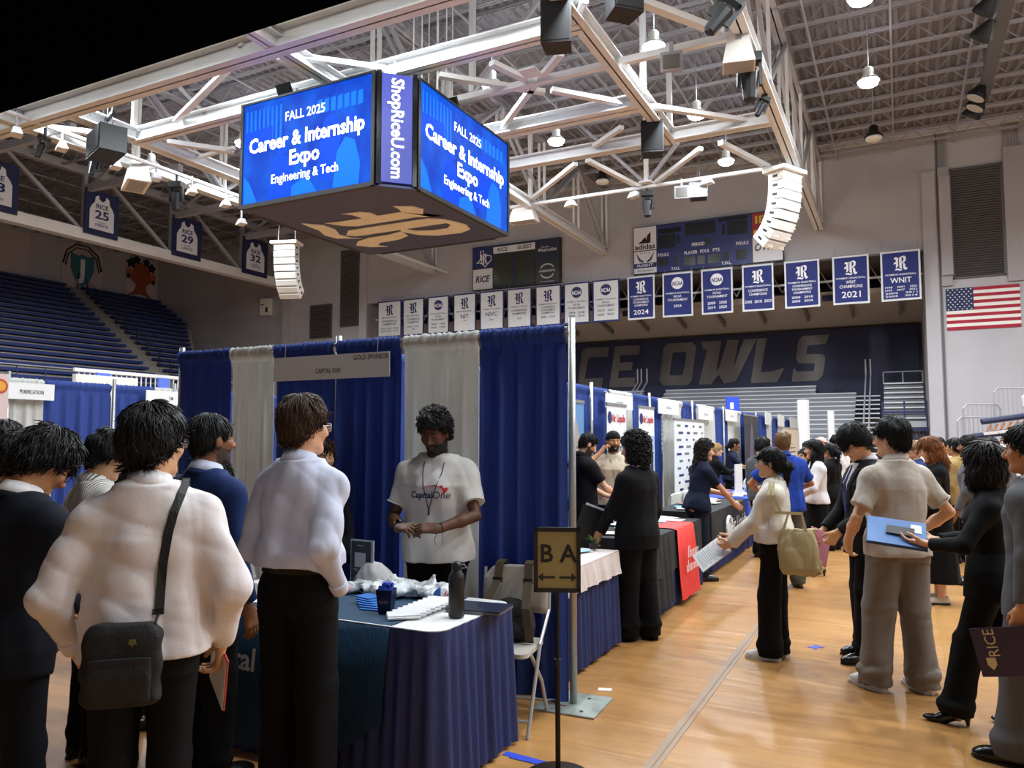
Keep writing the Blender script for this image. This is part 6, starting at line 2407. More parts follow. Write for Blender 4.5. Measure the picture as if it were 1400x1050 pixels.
def loop_skirt(parent, pts, z0, z1, m, pitch=.075, amp=.012, org=(0, 0, 0), name='table_skirt', flare=.03, seed=0):
 """pleated cloth hanging from a polyline"""
 P = np.array(pts, float)
 d = np.diff(P, axis=0)
 L = np.linalg.norm(d, axis=1)
 S = np.concatenate([[0], np.cumsum(L)])
 n = int(S[-1] / pitch * 8)
 s_ = np.linspace(0, S[-1], n)
 X_ = np.interp(s_, S, P[:, 0])
 Y_ = np.interp(s_, S, P[:, 1])
 tx = np.gradient(X_)
 ty = np.gradient(Y_)
 tl = np.hypot(tx, ty) + 1e-9
 nx, ny = ty / tl, -tx / tl
 rs_ = np.random.RandomState(seed)
 w_ = s_ + .012 * np.sin(s_ * 5 + 1) + .02 * np.sin(s_ * 2.1)
 wave = np.sin(2 * math.pi * w_ / pitch)
 wave2 = np.sin(2 * math.pi * w_ / (pitch * 2.7) + 1)
 rows_ = []
 zs = [z0, z0 + .35 * (z1 - z0), z0 + .7 * (z1 - z0), z1 - .09, z1 - .05, z1]
 for j, z in enumerate(zs):
  t_ = (z1 - z) / (z1 - z0)
  o_ = (amp * wave * min(1, .25 + t_ * 2.2) + amp * .8 * wave2 * t_ + flare * t_) if j < 4 else .004 * wave * (1 if j < 5 else 0) + .004
  rows_.append(np.column_stack([X_ + nx * o_, Y_ + ny * o_, np.full(n, z)]))
 P = np.concatenate(rows_)
 R = len(zs)
 idx = np.arange(len(P)).reshape(R, n)
 q = np.stack([idx[:-1, :-1], idx[:-1, 1:], idx[1:, 1:], idx[1:, :-1]], -1).reshape(-1, 4)
 back = P.copy()
 back[:, 0] -= np.tile(nx, R) * .004
 back[:, 1] -= np.tile(ny, R) * .004
 me = mesh_np(name, np.concatenate([P, back]) - np.array(org), np.concatenate([q, q[:, ::-1] + len(P)]), [m])
 o = bpy.data.objects.new(name, me)
 col.objects.link(o)
 o.parent = parent
 return o

rp_ = rrect(TX0, TX1, TY0, TY1, .09)
slab([(x - org[0], y - org[1]) for x, y in rp_], TZ - .03, TZ).build('table_top', mat('table_cover_white', 'e4e4e2', rough=.5), tb)
loop_skirt(tb, [(TX0, TY1)] + [(TX0, TY0 + .1)] + rrect(TX0, TX1, TY0, TY1, .09)[18:] + rrect(TX0, TX1, TY0, TY1, .09)[:6] + [(TX1, TY1 - .02)], .02, TZ - .004, m_skirt, .085, .011, org, flare=.035)
for sx, sy in ((-1, -1), (1, -1), (-1, 1), (1, 1)):
 MB().tube([(sx * .78, sy * .3, .0), (sx * .78, sy * .3, .73)], .014, 6).build('leg', m_steel2, tb)
# dark teal runner, over the top and down the front
RX0, RX1 = -3.62, -2.27
m_teal = fabric('runner_teal', '123a58', .7)
nx_ = 24
V, Fq = [], []
prof = [(TY1 - .02, TZ + .004), (TY0 + .02, TZ + .004), (TY0 - .012, TZ - .01), (TY0 - .04, .5), (TY0 - .055, .25), (TY0 - .06, .06)]
for j, (y, z) in enumerate(prof):
 for i in range(nx_ + 1):
  u = i / nx_
  x = RX0 + (RX1 - RX0) * u
  zz = z
  yy = y
  if j >= 3:
   yy += .008 * math.sin(u * 19 + j)
   zz = z + max(0, (u - .72)) * .9 * (j - 2) / 3
  V.append((x - org[0], yy - org[1], zz))
for j in range(len(prof) - 1):
 for i in range(nx_):
  Fq.append((j * 25 + i + 1, j * 25 + i, (j + 1) * 25 + i, (j + 1) * 25 + i + 1))
o_ = len(V)
V2 = [(x, y + (.004 if j_ // 25 > 1 else 0), z - (.003 if j_ // 25 < 2 else 0)) for j_, (x, y, z) in enumerate(V)]
rn = MB().add(V + V2, Fq + [tuple(k + o_ for k in q)[::-1] for q in Fq]).build('table_runner', m_teal, tb, True)
q = MB()
add_text(q, 'Capital', RX0 - org[0] + .28, .50, .17, y=0, bold=.02, shear=.1)
add_text(q, 'One', RX0 - org[0] + .74, .50, .19, y=0, shear=.2)
q.v = [(x, TY0 - org[1] - .060, z) for x, y, z in q.v]
q.build('runner_lettering', m_ltext, rn)

# things on the table
TT = TZ + .005
t = thing('water_bottle', 'tall matte black water bottle standing on the white table cover', 'bottle', (*atz(624, 843, TT)[:2], TT))
t.scale = (1.12, 1.12, 1.12)
MB().lathe([(.034, 0), (.037, .006), (.037, .175), (.034, .192), (.024, .205), (.022, .212)], n=22).build('body', mat('bottle_black', '0c0d0e', rough=.5), t, True)
cpb = MB().lathe([(.022, .212), (.024, .215), (.024, .238), (.016, .246), (.014, .250)], n=18).build('cap', mat('bottle_cap_black', '0e0e0f', rough=.4), t, True)
MB().tube([(.012, 0, .236), (.04, 0, .240), (.052, 0, .228), (.03, 0, .222)], .005, 6).build('carry_loop', mat('loop_grey', '8d8f92', rough=.35, metal=.5), cpb)
c = atz(656, 833, TT)
t = thing('closed_laptop', 'closed dark navy laptop on the table corner', 'laptop', (c[0], c[1], TT), rz=.12)
slab(rrect(-.155, .155, -.11, .11, .012), 0, .010).build('base', mat('laptop_grey', '6c6e74', rough=.4, metal=.5), t)
li = slab(rrect(-.155, .155, -.11, .11, .012), .0105, .017).build('lid', mat('laptop_navy', '20283f', rough=.35, metal=.3), t)
slab(disc_pts(0, 0, .013, 14), .017, .0175).build('emblem', mat('laptop_emblem', '11151f', rough=.2), li)
c = atz(528, 838, TT)
t = thing('pen_cup', 'square navy cup full of blue giveaways on the teal runner', 'cup', (c[0], c[1], TT), rz=.3)
V = [(sx * r, sy * r, z) for r, z in ((.032, 0), (.044, .125), (.041, .125), (.030, .006)) for sx, sy in ((-1, -1), (1, -1), (1, 1), (-1, 1))]
Fq = [(3, 2, 1, 0)] + [(j * 4 + i, j * 4 + (i + 1) % 4, (j + 1) * 4 + (i + 1) % 4, (j + 1) * 4 + i) for j in range(3) for i in range(4)] + [(12, 13, 14, 15)]
cu_ = MB().add(V, Fq).build('cup_body', mat('cup_navy', '0e1736', rough=.25), t)
q = MB()
add_text(q, 'CapitalOne', 0, .062, .02, y=-.0405, width=.055)
q.build('cup_lettering', mat('cup_print', 'a06068', rough=.5), cu_)
rs_ = random.Random(3)
for i in range(9):
 R = Matrix.Rotation(rs_.uniform(0, 3), 3, 'Z') @ Matrix.Rotation(rs_.uniform(-.6, .6), 3, 'X')
 MB().box((rs_.uniform(-.024, .024), rs_.uniform(-.024, .024), .13 + rs_.uniform(-.01, .02)), (.04, .014, .03), R=R).build('giveaway', mat('giveaway_blue', '1d3fa8', rough=.4), t)
c = atz(497, 828, TT)
for i in range(6):
 lab = ['bottom folded blue can sleeve in the fanned stack', 'second blue can sleeve from the bottom of the fan', 'third blue can sleeve from the bottom of the fan', 'fourth blue can sleeve from the bottom of the fan', 'fifth blue can sleeve from the bottom of the fan', 'top folded blue can sleeve in the fanned stack'][i]
 t = thing('can_sleeve', lab, 'can sleeve', (c[0] + .10 - i * .024, c[1] - .04 + i * .022, TT + i * .0065), rz=.15 - i * .09, group='blue can sleeves fanned on the table')
 slab(rrect(-.065, .065, -.05, .05, .012), 0, .003).build('lower_layer', mat('neoprene_blue', '1f66b4', rough=.7), t)
 slab(rrect(-.065, .065, -.05, .05, .012), .0032, .0062).build('upper_layer', mat('neoprene_blue'), t)
c0, c1 = atz(552, 846, TT), atz(606, 828, TT)
for i in range(9):
 u = i / 8
 t = thing('folded_cloth', ['nearest', 'second', 'third', 'fourth', 'fifth', 'sixth', 'seventh', 'eighth', 'farthest'][i] + ' folded white cloth in the row before the black bottle', 'cloth', (c0[0] + (c1[0] - c0[0]) * u, c0[1] + (c1[1] - c0[1]) * u, TT + .004 + .002 * i), rz=.75, group='folded white cloths in a row on the table')
 q = MB()
 R = Matrix.Rotation(.25, 3, 'X')
 q.box((0, 0, .012), (.17, .065, .009), R=R).box((0, .004, .021), (.165, .055, .006), R=R)
 q.build('cloth_fold', mat('cloth_white', 'dcdcdd', rough=.8, bump=.3, bscale=60), t)
# clear plastic bag of wrapped items
c = atz(545, 812, TT)
Fd = Field((-.36, -.16, -.01), (.36, .16, .14), .011)
rs_ = np.random.RandomState(5)
for i in range(46):
 x = rs_.uniform(-.30, .30)
 y = rs_.uniform(-.10, .10)
 Fd.op(ell((x, y, .02 + rs_.rand() * .03), (rs_.uniform(.03, .06), rs_.uniform(.02, .045), rs_.uniform(.02, .035)), rotz(rs_.rand() * 3)), .008)
Fd.op(cone((-.06, 0, .05), (-.03, .01, .12), .03, .006), .02)
Fd.op(cone((.20, 0, .05), (.23, .01, .115), .03, .006), .02)
Fd.disp(folds(4, .012, 55, (1, 1, 1), True))
Fd.cut(lambda X, Y, Z: .001 - Z + 0 * X + 0 * Y)
P, Q = Fd.mesh()
mpl = mat('crinkled_clear_plastic', 'd8dcde', rough=.15, bump=.5, bscale=45, spec=.9)
me = mesh_np('plastic_bag', P, Q, [mpl], smooth=False)
o = link('plastic_bag', me)
o.location = (c[0], c[1], TT)
o.rotation_euler = (0, 0, .1)
tag(o, 'crinkled clear plastic bag of small wrapped items on the table', 'bag')
c = atz(476, 812, TT)
o = MB().sphere((0, 0, .028), .028, 16, 10).build('foam_ball', mat('ball_pink', 'd9b8be', rough=.6), None, True)
o.location = (c[0], c[1], TT)
tag(o, 'small pale pink foam ball beside the plastic bag', 'ball')
c = atz(606, 826, TT)
t = thing('snack_bag', 'blue and white packet leaning behind the black bottle', 'packet', (c[0], c[1], TT), rz=.5)
Fd = Field((-.08, -.05, -.01), (.08, .05, .12), .007)
Fd.op(ell((0, 0, .045), (.055, .022, .05)), .01)
Fd.disp(folds(8, .003, 60, (1, 1, 1), True))
Fd.cut(lambda X, Y, Z: .0 - Z + 0 * X + 0 * Y)
P, Q = Fd.mesh()
fc = P[Q].mean(1)
me = mesh_np('packet_body', P, Q, [mat('packet_white', 'dfe3ea', rough=.35), mat('packet_blue', '2a5da8', rough=.35)], (fc[:, 0] < -.012).astype(int))
pk = link('packet_body', me, None, t)
q = MB()
add_text(q, 'fe', .02, .055, .05, y=-.026, bold=.01, shear=.2)
q.build('packet_lettering', mat('print_red', 'b2323a', rough=.5), pk)
# sign standee with printed card (its square code is left blank)
c = atz(492, 806, TT)
t = thing('card_stand', 'upright acrylic stand with a dark printed card behind the giveaways', 'sign', (c[0], c[1], TT), rz=-.05)
MB().bb((-.075, -.003, .0), (.105, .003, .30)).build('acrylic_panel', mat('acrylic', 'c9d2da', rough=.15), t)
cd = MB().bb((-.068, -.005, .012), (.086, -.003, .29)).build('card', mat('card_slate', '39434d', rough=.5), t)
MB().bb((-.038, -.007, .135), (.046, -.005, .222)).build('blank_square', mat('card_white', 'd7d9da', rough=.6), cd)
q = MB()
for wz, wd in ((.262, .05), (.118, .10), (.106, .07)):
 q.bb((.004 - wd / 2, -.0065, wz), (.004 + wd / 2, -.005, wz + .006))
 q.build('print_line', mat('print_grey', 'a9b0b6', rough=.6), cd)
 q = MB()
add_poly(q, disc_pts(.008, .06, .055, 16, .030), y=-.007, d=.002)
q.build('picture', mat('print_pale', '8d939b', rough=.6), cd)
MB().bb((-.075, -.003, 0), (.105, .09, .006)).build('foot', mat('acrylic'), t)
# silver laptop with stickers at the left, half hidden
c = atz(344, 808, TT)
t = thing('open_laptop', 'open silver laptop with stickers between the two men in white shirts', 'laptop', (c[0], c[1], TT), rz=2.9)
slab(rrect(-.17, .17, -.12, .12, .012), 0, .012).build('base', mat('laptop_silver', 'b4b7bb', rough=.35, metal=.6), t)
R = Matrix.Rotation(math.radians(-12), 3, 'X')
ld = MB().box((0, .145, .12), (.34, .008, .23), R=R).build('screen_lid', mat('laptop_silver'), t)
MB().box((0, .138, .12), (.32, .004, .21), R=R).build('display', mat('display_dark', '1a2230', rough=.2), ld)
for (x, z, s_, cc) in ((-.11, .19, .05, 'e8e8e8'), (-.05, .16, .04, 'b8323a'), (-.12, .08, .03, '3c8a48'), (.04, .12, .05, '2f3c6a'), (-.07, .20, .025, '222222')):
 MB().box((x, .1515 + (z - .12) * .21, z), (s_, .002, s_ * .6), R=R).build('sticker', mat('sticker_' + cc, cc, rough=.5), ld)
c = atz(352, 820, TT)
t = thing('paper_sheet', 'white paper sheet at the left end of the table', 'paper', (c[0], c[1], TT), rz=.3)
MB().bb((-.1, -.07, 0), (.1, .07, .002)).build('sheet', mat('paper_white', 'e9e9e7', rough=.7), t)
# white crumpled shirt / tote behind the table
c = atz(548, 796, TT)
Fd = Field((-.16, -.12, -.02), (.16, .12, .22), .012)
Fd.op(ell((0, 0, .08), (.10, .07, .09)), .02)
Fd.op(ell((.07, .02, .05), (.07, .06, .06)), .03)
Fd.disp(folds(21, .009, 26, (1, 1, 1), True))
Fd.cut(lambda X, Y, Z: .0 - Z + 0 * X + 0 * Y)
P, Q = Fd.mesh()
me = mesh_np('bundled_shirt', P, Q, [mat('bundle_white', 'cfcdcb', rough=.8)])
o = link('bundled_shirt', me)
o.location = (c[0], TY1 - .10, TT)
tag(o, 'bundled pale cloth with small red print at the back table edge', 'shirt')

# ---------------------------------------------------------------- folding chair with backpack
m_chair = mat('chair_plastic', 'b9b4ac', rough=.5)
m_cframe = mat('chair_frame', 'b5b5b2', rough=.35, metal=.4)

def folding_chair(lab, x, y, rz, group=None, white=False):
 t = thing('folding_chair', lab, 'chair', (x, y, 0), rz, group)
 m = mat('chair_plastic_white', 'e4e2dc', rough=.45) if white else m_chair
 fm = m_cframe
 # sitting direction is -y
 s = slab(rrect(-.20, .20, -.22, .18, .05), .43, .455)
 s.build('seat', m, t)
 V = []
 n = 9
 for j, z in enumerate((.60, .64, .80, .865, .88)):
  for i in range(n):
   u = i / (n - 1)
   x_ = -.21 + .42 * u
   zz = z - (.07 * abs(2 * u - 1) ** 6 if j >= 3 else 0)
   V.append((x_, .20 + .035 * math.cos((u - .5) * 3) - .0 + (z - .6) * .12, zz))
 o_ = len(V)
 V += [(a, b - .02, c_) for a, b, c_ in V]
 Fq = [(j * n + i, j * n + i + 1, (j + 1) * n + i + 1, (j + 1) * n + i) for j in range(4) for i in range(n - 1)]
 Fq = [q[::-1] for q in Fq] + [tuple(k + o_ for k in q) for q in Fq]
 rim = [i for i in range(n)] + [j * n + n - 1 for j in range(1, 5)] + [4 * n + i for i in range(n - 2, -1, -1)] + [j * n for j in range(3, 0, -1)]
 Fq += [(rim[i], rim[(i + 1) % len(rim)], rim[(i + 1) % len(rim)] + o_, rim[i] + o_) for i in range(len(rim))]
 MB().add(V, Fq).build('backrest', m, t, True)
 for sx in (-1, 1):
  MB().tube([(sx * .215, -.24, .0), (sx * .215, .02, .46), (sx * .215, .22, .62), (sx * .212, .245, .86)], .011, 7).build('leg', fm, t)
  MB().tube([(sx * .195, .24, .0), (sx * .195, .12, .22), (sx * .195, -.12, .44)], .011, 7).build('leg', fm, t)
 MB().tube([(-.195, .19, .08), (.195, .19, .08)], .009, 6).build('stretcher', fm, t)
 MB().tube([(-.215, -.2, .08), (.215, -.2, .08)], .009, 6).build('stretcher', fm, t)
 return t

cc = atz(700, 945, 0)
folding_chair('beige folding chair with a backpack hung on it beside the drape', -2.17, 4.2, .15)
t = thing('backpack', 'dark backpack with olive straps hung over the folding chair back', 'backpack', (-2.17, 4.2, .0), rz=.15)
m_strap = mat('strap_olive', '4a3f2c', rough=.7, bump=.3, bscale=80)
m_bag = mat('backpack_black', '0b0b09', rough=.8, bump=.2, bscale=50)
Fd = Field((-.24, -.06, .36), (.24, .24, .88), .012)
Fd.op(ell((0, .10, .57), (.155, .085, .13)), .02)
Fd.op(ell((0, .07, .52), (.165, .085, .075)), .04)
Fd.disp(folds(4, .006, 20, (1, 1, 1), True))
P, Q = Fd.mesh()
link('pack_body', mesh_np('pack_body', P, Q, [m_bag]), None, t)
for sx in (-1, 1):
 pts = [(sx * .085, .275, .74), (sx * .088, .27, .86), (sx * .09, .245, .912), (sx * .095, .19, .90), (sx * .10, .155, .80), (sx * .13, .01, .66), (sx * .155, -.005, .52), (sx * .15, .02, .46)]
 n_ = len(pts)
 V = []
 for (x, y, z) in pts:
  V += [(x - .026, y, z), (x + .026, y, z), (x + .026, y - .007, z + .003), (x - .026, y - .007, z + .003)]
 Fq = [(i * 4 + k, i * 4 + (k + 1) % 4, (i + 1) * 4 + (k + 1) % 4, (i + 1) * 4 + k) for i in range(n_ - 1) for k in range(4)] + [(3, 2, 1, 0), tuple((n_ - 1) * 4 + k for k in range(4))]
 MB().add(V, Fq).build('shoulder_strap', m_strap, t)
 MB().box((sx * .10, .15, .80), (.06, .014, .03)).build('strap_buckle', m_black, t)

# ---------------------------------------------------------------- A/B aisle sign
b0 = atz(763, 1062, 0)
t = thing('aisle_sign', 'black framed gold sign with letters B and A on a slim pole', 'sign', (b0[0], b0[1], 0), rz=YAW * .8)
MB().lathe([(.16, 0), (.16, .012), (.03, .03), (.014, .04)], n=24).build('base', m_blackmetal, t, True)
MB().tube([(0, 0, .03), (0, 0, .56)], .0135, 10).build('pole_lower', m_blackmetal, t)
MB().tube([(0, 0, .56), (0, 0, .92)], .010, 10).build('pole_upper', m_blackmetal, t)
MB().tube([(0, 0, .535), (0, 0, .575)], .018, 10).build('clamp', m_black, t)
z0, w, h = .905, .238, .325
fr = MB()
for lo, hi in (((-w / 2, -.012, z0), (-w / 2 + .021, .012, z0 + h)), ((w / 2 - .021, -.012, z0), (w / 2, .012, z0 + h)), ((-w / 2, -.012, z0), (w / 2, .012, z0 + .021)), ((-w / 2, -.012, z0 + h - .021), (w / 2, .012, z0 + h))):
 fr.bb(lo, hi)
fr.build('frame', m_black, t)
cd = MB().bb((-w / 2 + .015, -.006, z0 + .015), (w / 2 - .015, .006, z0 + h - .015)).build('card', mat('sign_gold', '978a58', rough=.5), t)
q = MB()
add_text(q, 'B', -.055, z0 + .19, .125, y=-.008, bold=.02)
q.build('letter', m_dtext, cd)
q = MB()
add_text(q, 'A', .057, z0 + .19, .125, y=-.008, bold=.02)
q.build('letter', m_dtext, cd)
for sx in (-1, 1):
 q = MB()
 add_poly(q, [(sx * .097, z0 + .075), (sx * .072, z0 + .097), (sx * .072, z0 + .080), (sx * .012, z0 + .080), (sx * .012, z0 + .070), (sx * .072, z0 + .070), (sx * .072, z0 + .053)], y=-.008, d=.002)
 q.build('arrow', m_dtext, cd)

# floor bits
c = atz(827, 943, 0)
o = MB().box((0, 0, .002), (.09, .05, .002)).build('paper_scrap', mat('paper_white'), None)
o.location = (c[0], c[1], 0)
o.rotation_euler = (0, 0, .3)
tag(o, 'small white paper scrap on the floor by the base plate', 'paper')
m_btape = mat('tape_blue', '2b49c8', rough=.5)
a, b_ = atz(690, 1030, 0), atz(790, 1056, 0)
o = MB().bar((a[0], a[1], .002), (b_[0], b_[1], .002), .05, .002).bar((a[0] + .05, a[1] - .02, .003), (b_[0] - .1, b_[1] + .01, .003), .05, .002).build('floor_tape', m_btape, None)
tag(o, 'blue tape strip on the floor under the aisle sign', 'tape')
c = atz(1115, 885, 0)
t = thing('tape_cross', 'small blue tape cross on the aisle floor', 'tape', (c[0], c[1], 0))
for an in (.4, 1.6):
 MB().box((0, 0, .002 + an * .001), (.13, .03, .002), rz=an).build('tape_strip', m_btape, t)

# ---------------------------------------------------------------- right hand row of booths
RXD = -3.85
org = (RXD, 17, 0)
rw = thing('booth_backdrop', 'long blue drape wall with white panels behind the right row of booths', 'curtain', org)

def ypx(px, py=545, X=RXD):
 return atX(px, py, X)[1]

whites = [(831, 862), (905, 931), (950, 975), (993, 1011), (1046, 1054), (1063, 1071), (1079, 1086)]
ys = [4.75]
segs = []
cur = 4.75
for a, b_ in whites:
 ya, yb = ypx(a), ypx(b_)
 segs.append((cur, ya, m_blue))
 segs.append((ya, yb, m_wht))
 cur = yb
segs.append((cur, 31.0, m_blue))
k = 0
for y0, y1, m in segs:
 nsub = max(1, int(round((y1 - y0) / 1.5))) if m is m_blue else 1
 for i in range(nsub):
  a, b_ = y0 + (y1 - y0) * i / nsub, y0 + (y1 - y0) * (i + 1) / nsub
  drape(rw, (RXD, a + .01), (RXD, b_ - .01), .05, 2.38, m, max(2.5, 3.2 * (b_ - a)), .03, 100 + k, org=org)
  k += 1
for px in (803, 883, 942, 985, 1030, 1060):
 pole(rw, RXD + .06, ypx(px), 2.46, org)
MB().tube([(0, 4.75 - 17, 2.375), (0, 31 - 17, 2.375)], .018, 8).build('crossbar', m_pipe, rw)
m_card = mat('card_board_white', 'e2e4e2', rough=.6)
CARDS = [(828, 865, 537, 557, 'white name card on the drape over the first product banner', 'AL'), (900, 928, 544, 565, 'white name card on the drape between the second product banner and the logo board', 'HESS'), (955, 975, 556, 573, 'white name card on the drape above the logo board', 'CHEVRON'), (992, 1008, 559, 575, 'white name card on the drape above the woman with dark ponytail', 'SLB'), (1046, 1054, 563, 580, 'small white name card right of the dark banner', ''), (1064, 1072, 566, 583, 'small white name card second from the far end of the row', ''), (1080, 1091, 570, 586, 'small white name card at the far end of the row', '')]
for px0, px1, py0, py1, lab, tx_ in CARDS:
 X = RXD + .12
 y0, y1 = atX(px0, py0, X)[1], atX(px1, py0, X)[1]
 z1, z0 = atX(px0, py0, X)[2], atX(px0, py1, X)[2]
 t = thing('name_card', lab, 'sign', (X, (y0 + y1) / 2, z0), rz=math.pi / 2, group='name cards along the right drape')
 w = y1 - y0
 for sx in (-.35, .35):
  MB().tube([(sx * w, .004, z1 - z0 - .02), (sx * w, .06, 2.36 - z0), (sx * w, .14, 2.38 - z0)], .008, 4).build('hook', m_pipe, t)
 MB().bb((-w / 2, 0, 0), (w / 2, .01, z1 - z0)).build('board', m_card, t)
 if tx_:
  q = MB()
  scribble(q, 0, (z1 - z0) * .42, w * .26, .06, 6, y=-.004, seed=len(lab))
  q.build('lettering', mat('print_grey'), t)['kind'] = 'stuff'

def pullup(px0, px1, pyt, lab, X=-3.55, zb=.1, bodym=None):
 y0, y1 = atX(px0, pyt, X)[1], atX(px1, pyt, X)[1]
 z1 = atX(px0, pyt, X)[2]
 t = thing('pull_up_banner', lab, 'banner', (X, (y0 + y1) / 2, 0), rz=math.pi / 2, group='pull-up banners along the right row')
 w = y1 - y0
 MB().bb((-w / 2, -.1, 0), (w / 2, .1, .08)).build('cassette', m_pipe, t)
 MB().bb((-w / 2, -.012, z1 - .03), (w / 2, .012, z1 + .01)).build('top_rail', m_pipe, t)
 p = MB().bb((-w / 2 + .01, -.004, .08), (w / 2 - .01, .004, z1)).build('print', bodym or m_card, t)
 return t, p, w, z1

m_apr = mat('print_red_bright', 'c8283a', rough=.5)
t, p, w, z1 = pullup(775, 798, 546, 'pull-up banner with a tower block photograph beside the drape pole', bodym=mat('banner_skyblue', '5f8fc0', rough=.5))
q = MB()
add_poly(q, [(-w * .45, .4), (w * .40, .4), (w * .40, 1.45), (w * .22, 1.62), (w * .05, 1.85), (-w * .05, 1.95), (-w * .2, 1.6), (-w * .45, 1.45)], y=-.012, d=.006)
tw = q.build('tower_picture', mat('tower_beige', 'a89a8a', rough=.6), p)
for r in range(9):
 for c_ in range(4):
  MB().bb((-w * .38 + c_ * w * .19, -.016, .55 + r * .105), (-w * .38 + c_ * w * .19 + w * .12, -.012, .55 + r * .105 + .06)).build('window_row', mat('tower_dark', '3a3836', rough=.5), tw)
for px0, px1, pyt, lab in ((829, 856, 551, 'first Air Liquide pull-up banner, nearer one'), (873, 894, 555, 'second Air Liquide pull-up banner with a small photograph')):
 t, p, w, z1 = pullup(px0, px1, pyt, lab.replace('Air Liquide', 'white product'))
 q = MB()
 add_text(q, 'Air Liquide', w * .08, z1 - .20, .16, y=-.008, bold=.02, width=w * .68)
 q.build('lettering', m_apr, p)
 q = MB()
 add_poly(q, disc_pts(-w * .36, z1 - .19, .085, 16), y=-.008, d=.003)
 q.build('logo_disc', m_ntext, p)
 q = MB()
 if px0 < 850:
  scribble(q, 0, z1 - .62, w * .8, .14, 13, y=-.008, seed=4)
  q.build('lettering', m_dtext, p)['kind'] = 'stuff'
 else:
  for k in range(4):
   q.bb((-w * .42, -.008, z1 - .65 - k * .11), (-w * .05, -.005, z1 - .62 - k * .11))
   q.build('print_line', mat('print_grey'), p)
   q = MB()
  add_poly(q, [(w * .05, z1 - 1.1), (w * .44, z1 - 1.1), (w * .44, z1 - .45), (w * .05, z1 - .45)], y=-.008, d=.003)
  ph_ = q.build('photo', mat('photo_sky', '9fb3cf', rough=.5), p)
  q = MB()
  add_poly(q, [(w * .2, z1 - 1.1), (w * .36, z1 - 1.1), (w * .36, z1 - .75), (w * .30, z1 - .66), (w * .30, z1 - .5), (w * .25, z1 - .5), (w * .25, z1 - .66), (w * .2, z1 - .78)], y=-.012, d=.003)
  q.build('figure', mat('photo_dark', '2c2c3a', rough=.5), ph_)
t, p, w, z1 = pullup(921, 962, 572, 'wide white logo board covered with small sponsor logos', X=-3.5)
lg = [mat('logo_navy', '22306a', rough=.5), mat('logo_green', '3d8f4e', rough=.5), mat('logo_grey', '6d7580', rough=.5)]
rs_ = random.Random(9)
for r in range(12):
 for c_ in range(4):
  x = -w * .36 + c_ * w * .24 + (r % 2) * w * .06
  z = z1 - .12 - r * .125
  ww = w * rs_.choice((.05, .10, .14))
  MB().bb((x - ww / 2, -.008, z - .02), (x + ww / 2, -.005, z + .02)).build('logo', lg[rs_.choice((0, 0, 1, 2))], p)
MB().bb((-w * .48, -.008, .12), (w * .48, -.005, .42)).build('blue_band', mat('band_blue', '2743a4', rough=.5), p)
t, p, w, z1 = pullup(1017, 1036, 566, 'dark photographic pull-up banner far along the row', bodym=mat('banner_charcoal', '2e2d33', rough=.5))
q = MB()
add_poly(q, [(-w * .25, .5), (w * .1, .5), (w * .12, z1 - .5), (0, z1 - .2), (-w * .1, z1 - .5)], y=-.008, d=.003)
q.build('picture', mat('picture_violet', '5d5670', rough=.5), p)
t, p, w, z1 = pullup(1070, 1091, 584, 'beige pull-up banner with dark print behind the blue polo', X=-2.9, bodym=mat('banner_beige', 'c9b8a4', rough=.5))
MB().bb((-w * .4, -.008, z1 - .3), (0, -.005, z1 - .18)).build('logo', m_dtext, p)
for k in range(5):
 MB().bb((-w * .35, -.008, z1 - .6 - k * .12), (w * .25, -.005, z1 - .57 - k * .12)).build('print_line', m_dtext, p)
# small blue flag sign above the drape
c = atX(1000, 560, -4.3)
t = thing('flag_sign', 'small bright blue sign standing above the drape wall', 'sign', (c[0], c[1], 0), rz=.9)
MB().tube([(0, 0, 0), (0, 0, c[2])], .015, 6).build('pole', m_pipe, t)
fl_ = MB().bb((-.18, -.02, c[2] - .1), (.28, .02, c[2] + .36)).build('panel', mat('panel_bright_blue', '2f4fd0', rough=.5), t)
MB().bb((-.06, -.03, c[2] + .02), (.06, -.02, c[2] + .2)).build('mark', m_ltext, fl_)

